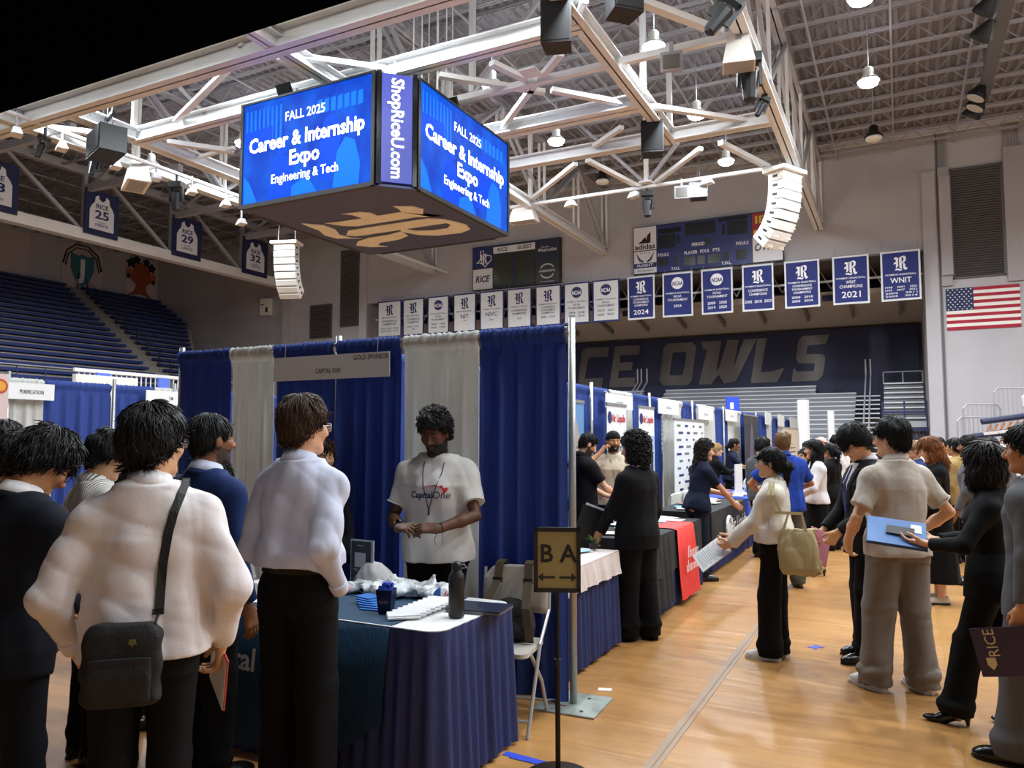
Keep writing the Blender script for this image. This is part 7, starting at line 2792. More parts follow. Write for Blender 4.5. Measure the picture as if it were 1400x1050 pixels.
def row_table(lab, y0, y1, x0, x1, cloth, drop, seed, skirt=True, full=False):
 org = ((x0 + x1) / 2, (y0 + y1) / 2, 0)
 t = thing('exhibit_table', lab, 'table', org, group='skirted tables along the right row')
 slab([(x - org[0], y - org[1]) for x, y in rrect(x0 + .02, x1 - .01, y0 + .02, y1 - .02, .04)], .72, .755).build('table_top', m_white, t)
 if skirt:
  loop_skirt(t, [(x0 + .3, y0 + .01), (x1 - .01, y0 + .01), (x1 - .0, y0 + .03), (x1 - .0, y1 - .03), (x1 - .01, y1 - .01), (x0 + .3, y1 - .01)], .03, .745, m_skirt, .09, .011, org, flare=.02, seed=seed)
 # cloth: top and drop on aisle side and ends
 V, Fq = [], []
 pts = [(x0, y0 - .008), (x1 + .01, y0 - .008), (x1 + .01, y1 + .008), (x0, y1 + .008)]
 P = []
 n = 60
 for k in range(4 if False else 3):
  a, b_ = pts[k], pts[k + 1]
  for i in range(n):
   u = i / n
   P.append((a[0] + (b_[0] - a[0]) * u, a[1] + (b_[1] - a[1]) * u, k))
 P.append((*pts[3], 2))
 for j, f_ in enumerate((0, .04, .5, 1.0)):
  for i, (x, y, k) in enumerate(P):
   nx, ny = ((0, -1), (1, 0), (0, 1))[k]
   o_ = .03 * f_ + (.012 * math.sin(i * .55 + seed) + .006 * math.sin(i * 1.31)) * f_ + .008
   V.append((x + nx * o_ - org[0], y + ny * o_ - org[1], .762 - drop * f_ + (.003 * math.sin(i * .21 + seed) * f_)))
 m_ = len(P)
 for j in range(3):
  for i in range(m_ - 1):
   Fq.append((j * m_ + i, (j + 1) * m_ + i, (j + 1) * m_ + i + 1, j * m_ + i + 1)[::-1])
 Fq.append((0, n, 2 * n, 3 * n)[::1])
 c_ = MB().add(V, Fq)
 # top sheet
 o = c_.build('tablecloth', cloth, t, False)
 return t, org, o

m_blkcloth = fabric('cloth_black', '17171a', .8)
m_pinkcloth = fabric('cloth_white_pink', 'd6c6bf', .75)
t1, o1, cl1 = row_table('table with white cloth and navy skirt beside the aisle sign', 4.78, 6.12, -2.87, -2.12, m_pinkcloth, .17, 1)
t2, o2, cl2 = row_table('table with black cloth and red runner in the right row', 6.85, 8.95, -2.85, -2.10, m_blkcloth, .38, 2)
t3, o3, cl3 = row_table('table with black Air Liquide cloth reaching nearly to the floor', 9.75, 12.1, -2.90, -2.16, m_blkcloth, .60, 3)
t4, o4, cl4 = row_table('table with bright blue cloth beyond the lettered black table', 12.3, 14.3, -2.90, -2.16, fabric('cloth_blue', '2346b4'), .55, 4)
t5, o5, cl5 = row_table('skirted table far along the right row', 15.0, 16.9, -2.90, -2.16, m_blkcloth, .5, 5)
t6, o6, cl6 = row_table('last skirted table of the right row', 18.0, 20.0, -2.90, -2.16, m_pinkcloth, .5, 6)
# longer black fall at the near end of the second table
loop_skirt(t2, [(-2.11, 6.86), (-2.07, 6.9), (-2.065, 7.55)], .10, .75, m_blkcloth, .16, .012, o2, name='cloth_fall', flare=.04)
# red runner
V, Fq = [], []
ya, yb = 7.78, 8.50
for j, (x, z) in enumerate(((-2.75, .772), (-2.10, .772), (-2.065, .755), (-2.045, .5), (-2.02, .25), (-2.0, .06))):
 for i in range(13):
  u = i / 12
  V.append((x + (.010 * math.sin(u * 17 + j) if j > 1 else 0) - o2[0], ya + (yb - ya) * u + (.06 * (1 - u) if j < 1 else 0) - o2[1], z))
for j in range(5):
 for i in range(12):
  Fq.append((j * 13 + i, (j + 1) * 13 + i, (j + 1) * 13 + i + 1, j * 13 + i + 1))
oo = len(V)
Fq = Fq + [tuple(k + oo for k in q)[::-1] for q in Fq]
V = V + [(x - .004, y, z - .003) for x, y, z in V]
rr_ = MB().add(V, Fq).build('red_runner', fabric('runner_red', 'd8342c', .65), t2, True)
q = MB()
scribble(q, .02, .10, .46, .12, 8, y=0, seed=5)
scribble(q, 0, -.04, .54, .12, 9, y=0, seed=8)
q.xf(Matrix.Translation((-2.005 - o2[0] + .02, (ya + yb) / 2 - o2[1], .40)) @ Matrix.Rotation(math.pi / 2, 4, 'Z'))
q.build('runner_lettering', m_ltext, rr_)['kind'] = 'stuff'
q = MB()
add_text(q, 'Air Liquide', .18, .46, .26, y=0, bold=.012, width=1.15)
add_text(q, 'Creative Oxygen', .1, .28, .1, y=0, width=.7)
q.tube([(-.55 + .13 * math.cos(a), -.004, .45 + .15 * math.sin(a)) for a in np.linspace(.5, 6.2, 14)], .022, 5)
q.tube([(-.60, -.004, .38), (-.56, -.004, .52), (-.52, -.004, .40), (-.48, -.004, .50)], .018, 5)
q.xf(Matrix.Translation((-2.085 - o3[0], 0.15, .05)) @ Matrix.Rotation(math.pi / 2, 4, 'Z'))
q.build('cloth_lettering', m_ltext, cl3)
# loose papers etc on the row tables
rs_ = random.Random(17)
pc = ['e8e8e6', 'd9e4ea', 'e6dcc8', '5fb0d0', 'e2a890', 'f0efe8', '9ec7dd', 'ded7e6']
nm = ['first', 'second', 'third', 'fourth', 'fifth', 'sixth', 'seventh', 'eighth', 'ninth', 'tenth', 'eleventh', 'twelfth']
for (o_, tname, y0, y1, nn) in ((o1, 'white-clothed table beside the aisle sign', 4.9, 6.0, 5), (o2, 'table with the red runner', 7.0, 8.9, 8), (o3, 'lettered black table', 9.9, 12.0, 8), (o4, 'bright blue table', 12.4, 14.2, 5)):
 for i in range(nn):
  y = y0 + (y1 - y0) * (i + .5) / nn
  x = rs_.uniform(-2.7, -2.3)
  cc_ = rs_.choice(pc)
  wn = {'e8e8e6': 'white', 'd9e4ea': 'pale blue', 'e6dcc8': 'cream', '5fb0d0': 'turquoise', 'e2a890': 'peach', 'f0efe8': 'white', '9ec7dd': 'light blue', 'ded7e6': 'lilac'}[cc_]
  t = thing('leaflet', '%s leaflet, %s from the near end of the %s' % (wn, nm[i], tname), 'leaflet', (x, y, .776), rz=rs_.uniform(-.5, .5), group='leaflets on the right row tables')
  MB().bb((-.14, -.10, 0), (.14, .10, .004)).build('sheet', mat('leaflet_' + cc_, cc_, rough=.6), t)
  q = MB()
  q.bb((-.10, -.07, .004), (.10, -.01, .005))
  q.build('print_block', mat('leaflet_print', '8aa0b4', rough=.6), t)
# wind turbine model and helmet-like white box
c = (-2.66, 6.0)
t = thing('wind_turbine_model', 'small white wind turbine model on the near table', 'model', (*c, .772), rz=.6)
MB().lathe([(.05, 0), (.05, .01), (.016, .02), (.010, .26)], n=12).build('tower', m_white, t, True)
MB().bb((-.02, -.05, .255), (.02, .03, .285)).build('nacelle', m_white, t)
for k in range(3):
 a = math.radians(50 + 120 * k)
 MB().bar((0, -.055, .27), (.15 * math.cos(a), -.055, .27 + .15 * math.sin(a)), .006, .022, up=(0, 1, 0)).build('blade', m_white, t)
t = thing('hard_hat', 'white hard hat lying on the near table behind the leaflets', 'hat', (-2.72, 5.7, .772))
MB().lathe([(.13, 0), (.135, .01), (.115, .015), (.105, .06), (.07, .10), (.02, .115)], n=18).build('shell', mat('hat_white', 'e2ded2', rough=.35), t, True)
MB().bb((-.11, -.17, .0), (.11, -.08, .012)).build('peak', mat('hat_white'), t)
t = thing('potted_plant', 'tiny green plant on the near table by the black folder', 'plant', (-2.3, 6.05, .772))
MB().lathe([(.03, 0), (.04, .05), (.036, .05), (.03, .045)], n=12).build('pot', m_black, t)
rs_ = random.Random(2)
for k in range(14):
 a = rs_.uniform(0, 6.28)
 r = rs_.uniform(.02, .05)
 MB().add([(0, 0, .045), (r * math.cos(a) - .012 * math.sin(a), r * math.sin(a) + .012 * math.cos(a), .08 + rs_.uniform(0, .03)), (1.7 * r * math.cos(a), 1.7 * r * math.sin(a), .07 + rs_.uniform(0, .05)), (r * math.cos(a) + .012 * math.sin(a), r * math.sin(a) - .012 * math.cos(a), .08)], [(0, 1, 2, 3), (3, 2, 1, 0)]).build('leaf', mat('leaf_green', '4a6a34', rough=.6), t)
for i, (px, py, D, lab) in enumerate(((905, 700, 9.6, 'white folding chair nearest in the group behind the black tables'), (921, 690, 10.3, 'white folding chair, middle of the group behind the black tables'), (938, 683, 11.0, 'white folding chair farthest in the group behind the black tables'))):
 c = atX(px, 690, -3.24)
 folding_chair(lab, c[0], c[1], math.radians(-100), 'white folding chairs behind the tables', True)
# small items on the blue table
c = atD(965, 640, 12.6)
t = thing('display_stand', 'white upright display card on the bright blue table', 'sign', (-2.35, 12.75, .772), rz=1.2)
MB().bb((-.1, 0, 0), (.1, .02, .5)).build('card', m_white, t)
MB().bb((-.1, -.02, 0), (.1, .1, .01)).build('foot', m_white, t)
t = thing('gift_bag', 'crumpled clear plastic bag on the bright blue table', 'bag', (-2.3, 13.6, .772))
Fd = Field((-.2, -.2, -.01), (.2, .2, .36), .016)
Fd.op(ell((0, 0, .12), (.13, .12, .14)), .02)
Fd.op(cone((0, 0, .2), (.03, 0, .32), .06, .02), .04)
Fd.disp(folds(2, .02, 30, (1, 1, 1), True))
Fd.cut(lambda X, Y, Z: .0 - Z + 0 * X + 0 * Y)
P, Q = Fd.mesh()
link('bag_body', mesh_np('bag_body', P, Q, [mpl], smooth=False), None, t)

# ---------------------------------------------------------------- left row of booths
LXD = -9.7
org = (LXD, 7, 0)
lw_ = thing('booth_backdrop', 'blue and white drape wall behind the crowd at the left', 'curtain', org)
ly = lambda px, py=525: atX(px, py, LXD)[1]
lseg = [(ly(2), ly(60), m_wht), (ly(60), ly(152), m_blue), (ly(152), ly(209), m_blue), (ly(209), ly(242), m_wht), (ly(242), 11.0, m_blue), (11.0, 13.0, m_blue), (13.0, 15.0, m_blue), (4.0, ly(2), m_blue)]
for i, (a, b_, m) in enumerate(lseg):
 drape(lw_, (LXD, a + .01), (LXD, b_ - .01), .05, 2.40, m, 4 * (b_ - a) + 1, .03, 300 + i, org=org)
for px in (8, 153, 236):
 pole(lw_, LXD + .05, ly(px), 2.5, org)
MB().tube([(0, 4 - 7, 2.39), (0, 15 - 7, 2.39)], .018, 8).build('crossbar', m_pipe, lw_)
for (px0, px1, py0, py1, tx_, lab) in ((12, 75, 522, 545, 'PURIFICATION', 'white name board ending in PURIFICATION at the left'), (200, 245, 533, 552, 'TOM', 'white name board half hidden behind the drape pole at the left')):
 X = LXD + .12
 y0, y1 = atX(px0, py0, X)[1], atX(px1, py0, X)[1]
 z1, z0 = atX(px0, py0, X)[2], atX(px0, py1, X)[2]
 t = thing('name_card', lab, 'sign', (X, (y0 + y1) / 2, z0), rz=math.pi / 2)
 w = y1 - y0
 MB().bb((-w / 2, 0, 0), (w / 2, .01, z1 - z0)).build('board', m_card, t)
 q = MB()
 add_text(q, tx_, 0 if len(tx_) > 4 else .25 * w, (z1 - z0) * .45, .07, y=-.003, bold=.01, width=w * (.52 if len(tx_) > 4 else .12))
 q.build('lettering', m_dtext, t)
X = -9.2
y0, y1 = 4.6, atX(12, 520, X)[1]
t = thing('pull_up_banner', 'pale pink pull-up banner with a red and yellow disc at the left edge', 'banner', (X, (y0 + y1) / 2, 0), rz=math.pi / 2)
w = y1 - y0
z1 = atX(6, 511, X)[2]
MB().bb((-w / 2, -.1, 0), (w / 2, .1, .08)).build('cassette', m_pipe, t)
p = MB().bb((-w / 2, -.004, .08), (w / 2, .004, z1)).build('print', mat('banner_pinkgrey', 'cdb6b4', rough=.6), t)
c = atX(0, 528, X)
q = MB()
add_poly(q, disc_pts(c[1] - (y0 + y1) / 2, c[2], .085, 18), y=-.008, d=.004)
dsc = q.build('disc', mat('disc_red', 'b0401e', rough=.5), p)
q = MB()
add_poly(q, disc_pts(c[1] - (y0 + y1) / 2, c[2], .06, 18), y=-.012, d=.003)
q.build('disc_centre', mat('disc_yellow', 'd99a2e', rough=.5), dsc)
# arena-side tables, rails and screens beyond the left drapes
t = thing('courtside_barrier', 'white courtside barrier with blue panels and rails beyond the left drape', 'barrier', (-26, 16, 0))
a, b_ = atX(100, 520, -26), atX(240, 520, -26)
MB().bb((-.05, a[1] - 16, 0), (.15, atX(185, 520, -26)[1] - 16, atX(100, 511, -26)[2])).build('white_panel', m_white, t)
zr = atX(140, 507, -27)[2]
for y in np.arange(a[1] + 1, b_[1] + 3, .22):
 MB().tube([(-1.2, y - 16, 0), (-1.2, y - 16, zr)], .03, 4).build('rail_post', m_steel, t)
MB().bb((-1.25, a[1] + .8 - 16, zr - .08), (-1.15, b_[1] + 3 - 16, zr + .05)).build('top_rail', m_white, t)
for (pa, pb) in ((147, 166), (232, 246)):
 y0, y1 = atX(pa, 512, -26.2)[1], atX(pb, 512, -26.2)[1]
 MB().bb((-.9, y0 - 16, zr - .75), (-.8, y1 - 16, zr - .1)).build('blue_panel', mat('panel_periwinkle', '5c78d8', rough=.5, emit=.15), t)

# ---------------------------------------------------------------- people
def cloth(name, c, rough=.8, sheen=0.0, bs=300, bump=.12):
 return mat('cloth_' + name, c, rough=rough, bump=bump, bscale=bs, var=.05, vscale=9, sheen=sheen, wr=.3, spec=.2)

c_white = cloth('white_shirt', 'd9d3d2')
c_bluewhite = cloth('pale_blue_shirt', 'c2c6d8')
c_black = cloth('black_suit', '060608')
c_blk2 = cloth('black_knit', '09090b')
c_navy = cloth('navy_suit', '0f131d')
c_blazer = cloth('blue_blazer', '1d2f5c')
c_grey = cloth('grey_suit', '56575a')
c_dkgrey = cloth('charcoal_suit', '1d1e22')
c_greytr = cloth('grey_trousers', '7e766e')
c_polo = cloth('beige_polo', 'bdb4a8')
c_cream = cloth('cream_shirt', 'd0c3ac')
c_tee = cloth('white_tee', 'd6d5d0')
c_navytee = cloth('navy_polo', '161d33')
c_royal = cloth('royal_polo', '1f3f9a')
c_tan = cloth('tan_jacket', 'a98d5c')
c_ivory = cloth('ivory_blouse', 'dcd6c8')
c_jean = cloth('dark_jeans', '1c2436')
c_khaki = cloth('grey_green_trousers', '54544a')
s_black = mat('shoe_black', '0b0b0c', rough=.25)
s_white = mat('shoe_white', 'd9d6cf', rough=.5)
s_brown = mat('shoe_brown', '4a3426', rough=.5)
# striped shirt
c_stripe = mat('cloth_striped', 'c9c4be', rough=.8)
nt = c_stripe.node_tree
tc = nt.nodes.new('ShaderNodeTexCoord')
wv = nt.nodes.new('ShaderNodeTexWave')
wv.inputs['Scale'].default_value = 28
wv.bands_direction = 'X'
rp = nt.nodes.new('ShaderNodeValToRGB')
rp.color_ramp.elements[0].position = .25
rp.color_ramp.elements[1].position = .45
rp.color_ramp.elements[0].color = (*lin('5a5552'), 1)
rp.color_ramp.elements[1].color = (*lin('d6d2cc'), 1)
nt.links.new(tc.outputs['Object'], wv.inputs['Vector'])
nt.links.new(wv.outputs['Fac'], rp.inputs['Fac'])
nt.links.new(rp.outputs[0], nt.nodes['Principled BSDF'].inputs['Base Color'])

LONGBACK = [('e', (0, -.07, -.10), (.082, .055, .16)), ('e', (.068, -.02, -.08), (.028, .05, .13)), ('e', (-.068, -.02, -.08), (.028, .05, .13))]
PONY = [('c', (0, -.10, .03), (0, -.145, -.02), .028, .034), ('c', (0, -.145, -.02), (.005, -.14, -.17), .034, .014)]

# --- foreground
suit1 = P = Person('man in navy suit with bowed head and glasses at the left edge, back turned', 18, 3.0, 590, 54, skin='tan', H=1.73, lean=6, pitch=34, yaw=12, build=1.06,
                   hair=dict(vol=.034, curl=.005, locks=500, fringe=.03), seed=3, arms={1: dict(w=(.10, .32, 1.0), pole=(.1, -1, -.5)), -1: dict(w=(-.16, .30, .98))}, res=.9)
P.top('suit', c_navy, hem=.80, amp=.005)
P.collar(c_white, P.topo, 'shirt')
P.glasses()
P.bottom('trousers', c_navy)
P.shoes(s_black)

P = Person('man in white shirt seen from behind with a black crossbody bag, in the left foreground', 207, 2.8, 552, 10, skin='asian', yaw=38, build=1.0,
           hair=dict(vol=.028, locks=900, lw=.8), seed=7, arms={1: dict(w=(.245, .10, .90), pole=(1, -1.2, 0), hd=(-.1, .3, -1), curl=.7), -1: dict(w=(-.235, .08, .91), pole=(-1, -1.3, 0))}, res=.8)
P.top('shirt', c_white, hem=.90, waist=.02, hemg=.02, off=.024, vol=1.12, amp=.012)
P.glasses('222222')
P.bottom('trousers', c_black, waist=1.02, belt=mat('belt_black', '0a0a0a', rough=.4))
P.shoes(s_black)
ps2 = P

def cast(P, px, py, o=None):
 """point of a person's garment seen at a pixel, world space, with normal"""
 bv = P.bvh(o)
 a = P.w2l(C_)
 d = P.w2l(C_ + ray(px, py)) - a
 h = bv.ray_cast(Vector(a), Vector(d).normalized())
 if h[0] is None:
  return None
 n = P.l2w(np.array(h[1]) + P.w2l(P.pos)) - P.pos
 return P.l2w(np.array(h[0])), n

# crossbody bag
m_bagblk = mat('crossbody_black', '0c0c0c', rough=.75, bump=.2, bscale=120)
hit = cast(P, 166, 880)
bc = hit[0] if hit else atD(166, 880, 2.1)
dv = nrm([bc[0], bc[1], 0])
bd = float((atD(166, 907, 1) - C_) @ F_)
Dbag = float((bc - C_) @ F_) - .05
bcen = atD(166, 908, Dbag)
t = thing('crossbody_bag', 'black fabric crossbody bag on the back of the man in the white shirt', 'bag', (bcen[0], bcen[1], bcen[2] - .135), rz=P.rz * 1.0)
Fd = Field((-.16, -.07, -.02), (.16, .07, .30), .008)
Fd.op(loft([(0, .105, .026, 0), (.02, .122, .036, 0), (.13, .124, .042, 0), (.24, .116, .036, 0), (.268, .10, .024, 0)], None, None, 4.0), .01)
Fd.disp(folds(4, .002, 40, (1, 1, 1)))
Pp, Q = Fd.mesh()
bb_ = link('bag_body', mesh_np('bag_body', Pp, Q, [m_bagblk]), None, t)
Fd = Field((-.13, -.08, .0), (.13, -.01, .2), .008)
Fd.op(loft([(.02, .095, .012, -.043), (.10, .10, .014, -.045), (.165, .095, .010, -.042)], None, None, 5.0), .01)
Pp, Q = Fd.mesh()
link('front_pocket', mesh_np('front_pocket', Pp, Q, [m_bagblk]), None, t)
q = MB()
add_poly(q, [(.030, .222), (.048, .222), (.052, .206), (.045, .208), (.039, .198), (.033, .208), (.026, .206)], y=-.046, d=.003)
q.build('star_badge', mat('badge_gold', '5d5424', rough=.5), t)
MB().tube([(-.085, -.058, .16), (.085, -.058, .16)], .0022, 5).build('zip', m_blackmetal, t)
# strap follows the back of the shirt
sp = []
for (px, py) in ((217, 838), (219, 810), (223, 770), (230, 730), (238, 700), (247, 676), (253, 660)):
 h = cast(P, px, py)
 if h:
  sp.append(h)
if len(sp) > 3:
 loc = np.array(t.location)
 ang = -t.rotation_euler[2]
 tl = lambda p: (math.cos(ang) * (p[0] - loc[0]) - math.sin(ang) * (p[1] - loc[1]), math.sin(ang) * (p[0] - loc[0]) + math.cos(ang) * (p[1] - loc[1]), p[2] - loc[2])
 tn = lambda n: (math.cos(ang) * n[0] - math.sin(ang) * n[1], math.sin(ang) * n[0] + math.cos(ang) * n[1], n[2])
 pts = [tl(h[0]) for h in sp]
 nn = [tn(h[1]) for h in sp]
 last = Vector(pts[-1])
 fwd = Vector((0, 1, 0))
 pts += [tuple(last + fwd * .05 + Vector((-.004, 0, .008))), tuple(last + fwd * .10 + Vector((-.01, 0, -.03)))]
 nn += [(0, 0, 1), (0, .7, .7)]
 P.ribbon(pts, .030, None, '', d=nn, off=.003, thick=.004).build('strap', mat('strap_black', '090909', rough=.7, bump=.3, bscale=150), t)
 a, b_ = Vector(pts[0]), Vector((.10, -.01, .262))
 MB().tube([a + Vector((0, -.006, 0)), (a + b_) / 2 + Vector((0, -.01, 0)), b_], .005, 6).build('strap_clip', mat('clip_metal', '4a4a4c', rough=.3, metal=.8), t)
 MB().tube([a + Vector((-.018, -.008, 0)), a + Vector((.018, -.008, 0)), a + Vector((.018, -.008, .012)), a + Vector((-.018, -.008, .012))], .003, 5, closed=True).build('buckle', m_blackmetal, t)
# red folder in his right hand
c = P.l2w(P.arm[1]['w'] + P.arm[1]['hd'] * .09)
t = thing('folder', 'red folder held low in the hand of the man with the crossbody bag', 'folder', (c[0], c[1], c[2] - .1), rz=P.rz + .3)
R = Matrix.Rotation(.25, 3, 'X')
MB().box((.01, .05, .06), (.006, .26, .20), R=R).build('cover', mat('folder_red', 'b8453f', rough=.5), t)
MB().box((.006, .055, .055), (.004, .25, .19), R=R).build('sheets', mat('paper_white'), t)

P = Person('tall man in pale blue shirt and glasses seen from behind at the table', 412, 3.6, 540, 36, skin='light', yaw=20, build=.9,
           hair=dict(color='brown', vol=.026, locks=700, lw=.8), seed=12, arms={1: dict(w=(.20, .02, .93), pole=(.3, -1, 0), hide=True), -1: dict(w=(-.15, .20, 1.0), pole=(-.4, -1, 0), hide=True)}, res=.8)
P.top('shirt', c_bluewhite, hem=1.03, waist=.04, off=.024, vol=.98, amp=.012)
P.glasses('c9ccd2', True)
P.bottom('trousers', c_black, waist=1.06, r=(.105, .084, .078), belt=mat('belt_black', '0a0a0a', rough=.4))
P.shoes(s_black)

P = Person('man with curly hair and beard in white Capital One T-shirt behind the table', 599, 0, 553, -164, at=('Y', 4.30), skin='dark', hthick=.045, yaw=8, pitch=20, build=1.08, beard='black', bare=True,
           hair=dict(style='curly', curl=.009, vol=.036, locks=900, lw=.9), seed=21, res=.75,
           arms={1: dict(w=(.16, .26, 1.06), pole=(.6, -.8, -.3), hd=(-.75, .55, .15), palm=(-.3, -.2, -.5), curl=.75), -1: dict(w=(-.085, .29, 1.065), pole=(-.9, -.5, -.2), hd=(.85, .35, .1), palm=(.2, -.5, -.6), curl=.75)})
P.top('tee', c_tee, sleeve='short', hem=.845, off=.028, vol=1.18, amp=.009, collar=False)
P.collar(c_tee, P.topo, 'crew')
P.bottom('trousers', c_black)
P.shoes(s_black)
rep_ = P
bv = P.bvh()

def on_front(P, bv, V, y0=.5, off=.003):
 out = []
 for (x, z) in V:
  h = bv.ray_cast(Vector((x, y0, z)), Vector((0, -1, 0)), 1.0)
  y = h[0].y if h[0] is not None else .1
  out.append((x, y + off, z))
 return out

def shirt_print(P, bv, geo, m, name):
 mb = MB()
 V, Fc = geo
 # mirror x: seen from the front
 pts = on_front(P, bv, [(-p[0], p[2]) for p in V])
 mb.add(pts, [tuple(f) for f in Fc])
 P.mbpart(mb, name, m, False, parent=P.topo)

k = P.s
zc = 1.245 * k

def tg(body, x, z, size, width, **kw):
 q = MB()
 add_text(q, body, x, z, size, y=0, width=width, **kw)
 return q.v, q.f

shirt_print(P, bv, tg('Capital', -.060, zc, .058, .155, bold=.03, shear=.15, res=3), m_ntext, 'shirt_lettering')
shirt_print(P, bv, tg('One', .072, zc, .066, .105, bold=.0, shear=.2, res=3), mat('print_blueblack', '2a3a5c', rough=.6), 'shirt_lettering')
sw = [(-.07, .040), (-.02, .060), (.03, .068), (.075, .064), (.112, .048), (.108, .034), (.085, .016), (.078, .006), (.082, .026), (.078, .042), (.055, .052), (.02, .055), (-.03, .050)]
q = MB()
bot = []
# swoosh as quads between upper and lower edge
upp = [(-.075, .036), (-.02, .058), (.03, .067), (.078, .064), (.113, .046), (.106, .026), (.080, .002)]
low = [(-.074, .035), (-.02, .054), (.03, .058), (.066, .052), (.082, .040), (.083, .022), (.078, .003)]
V = [(x, 0, z + zc) for x, z in upp] + [(x, 0, z + zc) for x, z in low]
shirt_print(P, bv, (V, [(i, i + 1, i + 8, i + 7) for i in range(6)]), mat('print_red_swoosh', 'b81f33', rough=.6), 'shirt_swoosh')
# lanyard
ln = on_front(P, bv, [(-.065 * k, 1.435 * k), (-.060 * k, 1.38 * k), (-.040 * k, 1.30 * k), (.0, 1.20 * k), (.012 * k, 1.155 * k)], off=.006)
ln2 = on_front(P, bv, [(.06 * k, 1.44 * k), (.056 * k, 1.38 * k), (.042 * k, 1.30 * k), (.022 * k, 1.20 * k), (.012 * k, 1.155 * k)], off=.006)
ln = [tuple(P.up((-.074, -.01, 1.478)))] + ln
ln2 = [tuple(P.up((.074, -.01, 1.478)))] + ln2
m_lan = mat('lanyard_blue', '2e3564', rough=.7)
ly_ = P.mbpart(MB().tube(ln, .0032, 5), 'lanyard', m_lan)
P.mbpart(MB().tube(ln2, .0032, 5), 'lanyard_strap', m_lan, parent=ly_)
P.mbpart(MB().tube([ln[-1], (ln[-1][0], ln[-1][1], ln[-1][2] - .03)], .006, 6), 'lanyard_clip', m_black, parent=ly_)
# watch and cord bracelet
A = P.arm[1]
w0 = A['w'] - A['fd'] * .02
u = nrm(np.cross(A['fd'], [0, 0, 1]))
v = np.cross(A['fd'], u)
wt = P.mbpart(MB().tube([w0 + (u * math.cos(a) + v * math.sin(a)) * .031 for a in np.linspace(0, 6.28, 13)[:-1]], .006, 5, closed=True), 'wristwatch', m_black)
P.mbpart(MB().box(w0 + v * -.033, (.03, .012, .034)), 'watch_case', mat('glossy_black'), parent=wt)
A = P.arm[-1]
w0 = A['w'] - A['fd'] * .02
u = nrm(np.cross(A['fd'], [0, 0, 1]))
v = np.cross(A['fd'], u)
br_ = P.mbpart(MB().tube([w0 + (u * math.cos(a) + v * math.sin(a)) * .030 for a in np.linspace(0, 6.28, 13)[:-1]], .004, 5, closed=True), 'cord_bracelet', m_black)
for dx in (-.01, .012):
 P.mbpart(MB().tube([w0 + np.array([dx, .02, -.025]), w0 + np.array([dx * 2.5, .028, -.06]), w0 + np.array([dx * 2, .03, -.10])], .002, 4), 'cord_end', m_black, parent=br_)

P = Person('man in navy blue blazer in profile behind the man with the crossbody bag', 286, 3.9, 562, 52, skin='brown', beard='stub', yaw=12, hair=dict(vol=.014, locks=260, lw=.7), seed=31)
P.top('suit', c_blazer, hem=.80, amp=.005)
P.collar(c_bluewhite, P.topo, 'shirt')
P.bottom('trousers', c_black)
P.shoes(s_black)
P = Person('short woman with dark hair and white top, head just showing behind the blue blazer', 302, 0, 632, 15, at=('Y', 3.75), skin='tan', female=True, hair=dict(vol=.022, style='long', extra=LONGBACK, locks=200), seed=32)
P.top('shirt', c_white, hem=.95)
P.bottom('trousers', c_black)
P.shoes(s_black)
P = Person('young man in striped shirt looking down in profile before the blue drape', 135, 4.15, 583, 70, skin='asian', pitch=24, yaw=12, hair=dict(vol=.03, locks=420, fringe=.035), seed=33, hthick=.03)
P.top('shirt', c_stripe, hem=.95)
P.bottom('trousers', c_black)
P.shoes(s_black)
P = Person('person with smooth black bob hair half hidden behind the white shirted man', 178, 4.6, 617, 75, skin='tan', female=True, pitch=22, hair=dict(vol=.028, style='long', extra=[('e', (0, -.04, -.05), (.085, .07, .09))], locks=300), seed=34)
P.top('shirt', c_blk2, hem=.9)
P.bottom('trousers', c_black)
P.shoes(s_black)
P = Person('man with close-cropped hair farthest back at the left edge', 6, 4.3, 568, 30, skin='dark', hair=dict(vol=.008, curl=.003, locks=150), seed=35)
P.top('shirt', c_white, hem=.95)
P.bottom('trousers', c_black)
P.shoes(s_black)
P = Person('man with thick brown-black hair behind the navy suit at the left edge', 22, 3.75, 588, 55, skin='tan', pitch=14, hair=dict(color='dark', vol=.032, curl=.004, locks=400), seed=36, hthick=.03)
P.top('suit', c_black, hem=.82)
P.bottom('trousers', c_black)
P.shoes(s_black)
P = Person('woman with long brown hair partly hidden behind the tall man at the table', 440, 0, 600, 160, at=('Y', 4.28), skin='light', female=True, hair=dict(color='brown', style='long', extra=LONGBACK + [('c', (.09, 0, -.1), (.085, .02, -.24), .03, .02)], locks=300), seed=37)
P.top('shirt', c_dkgrey, hem=.9)
P.bottom('trousers', c_black)
P.shoes(s_black)

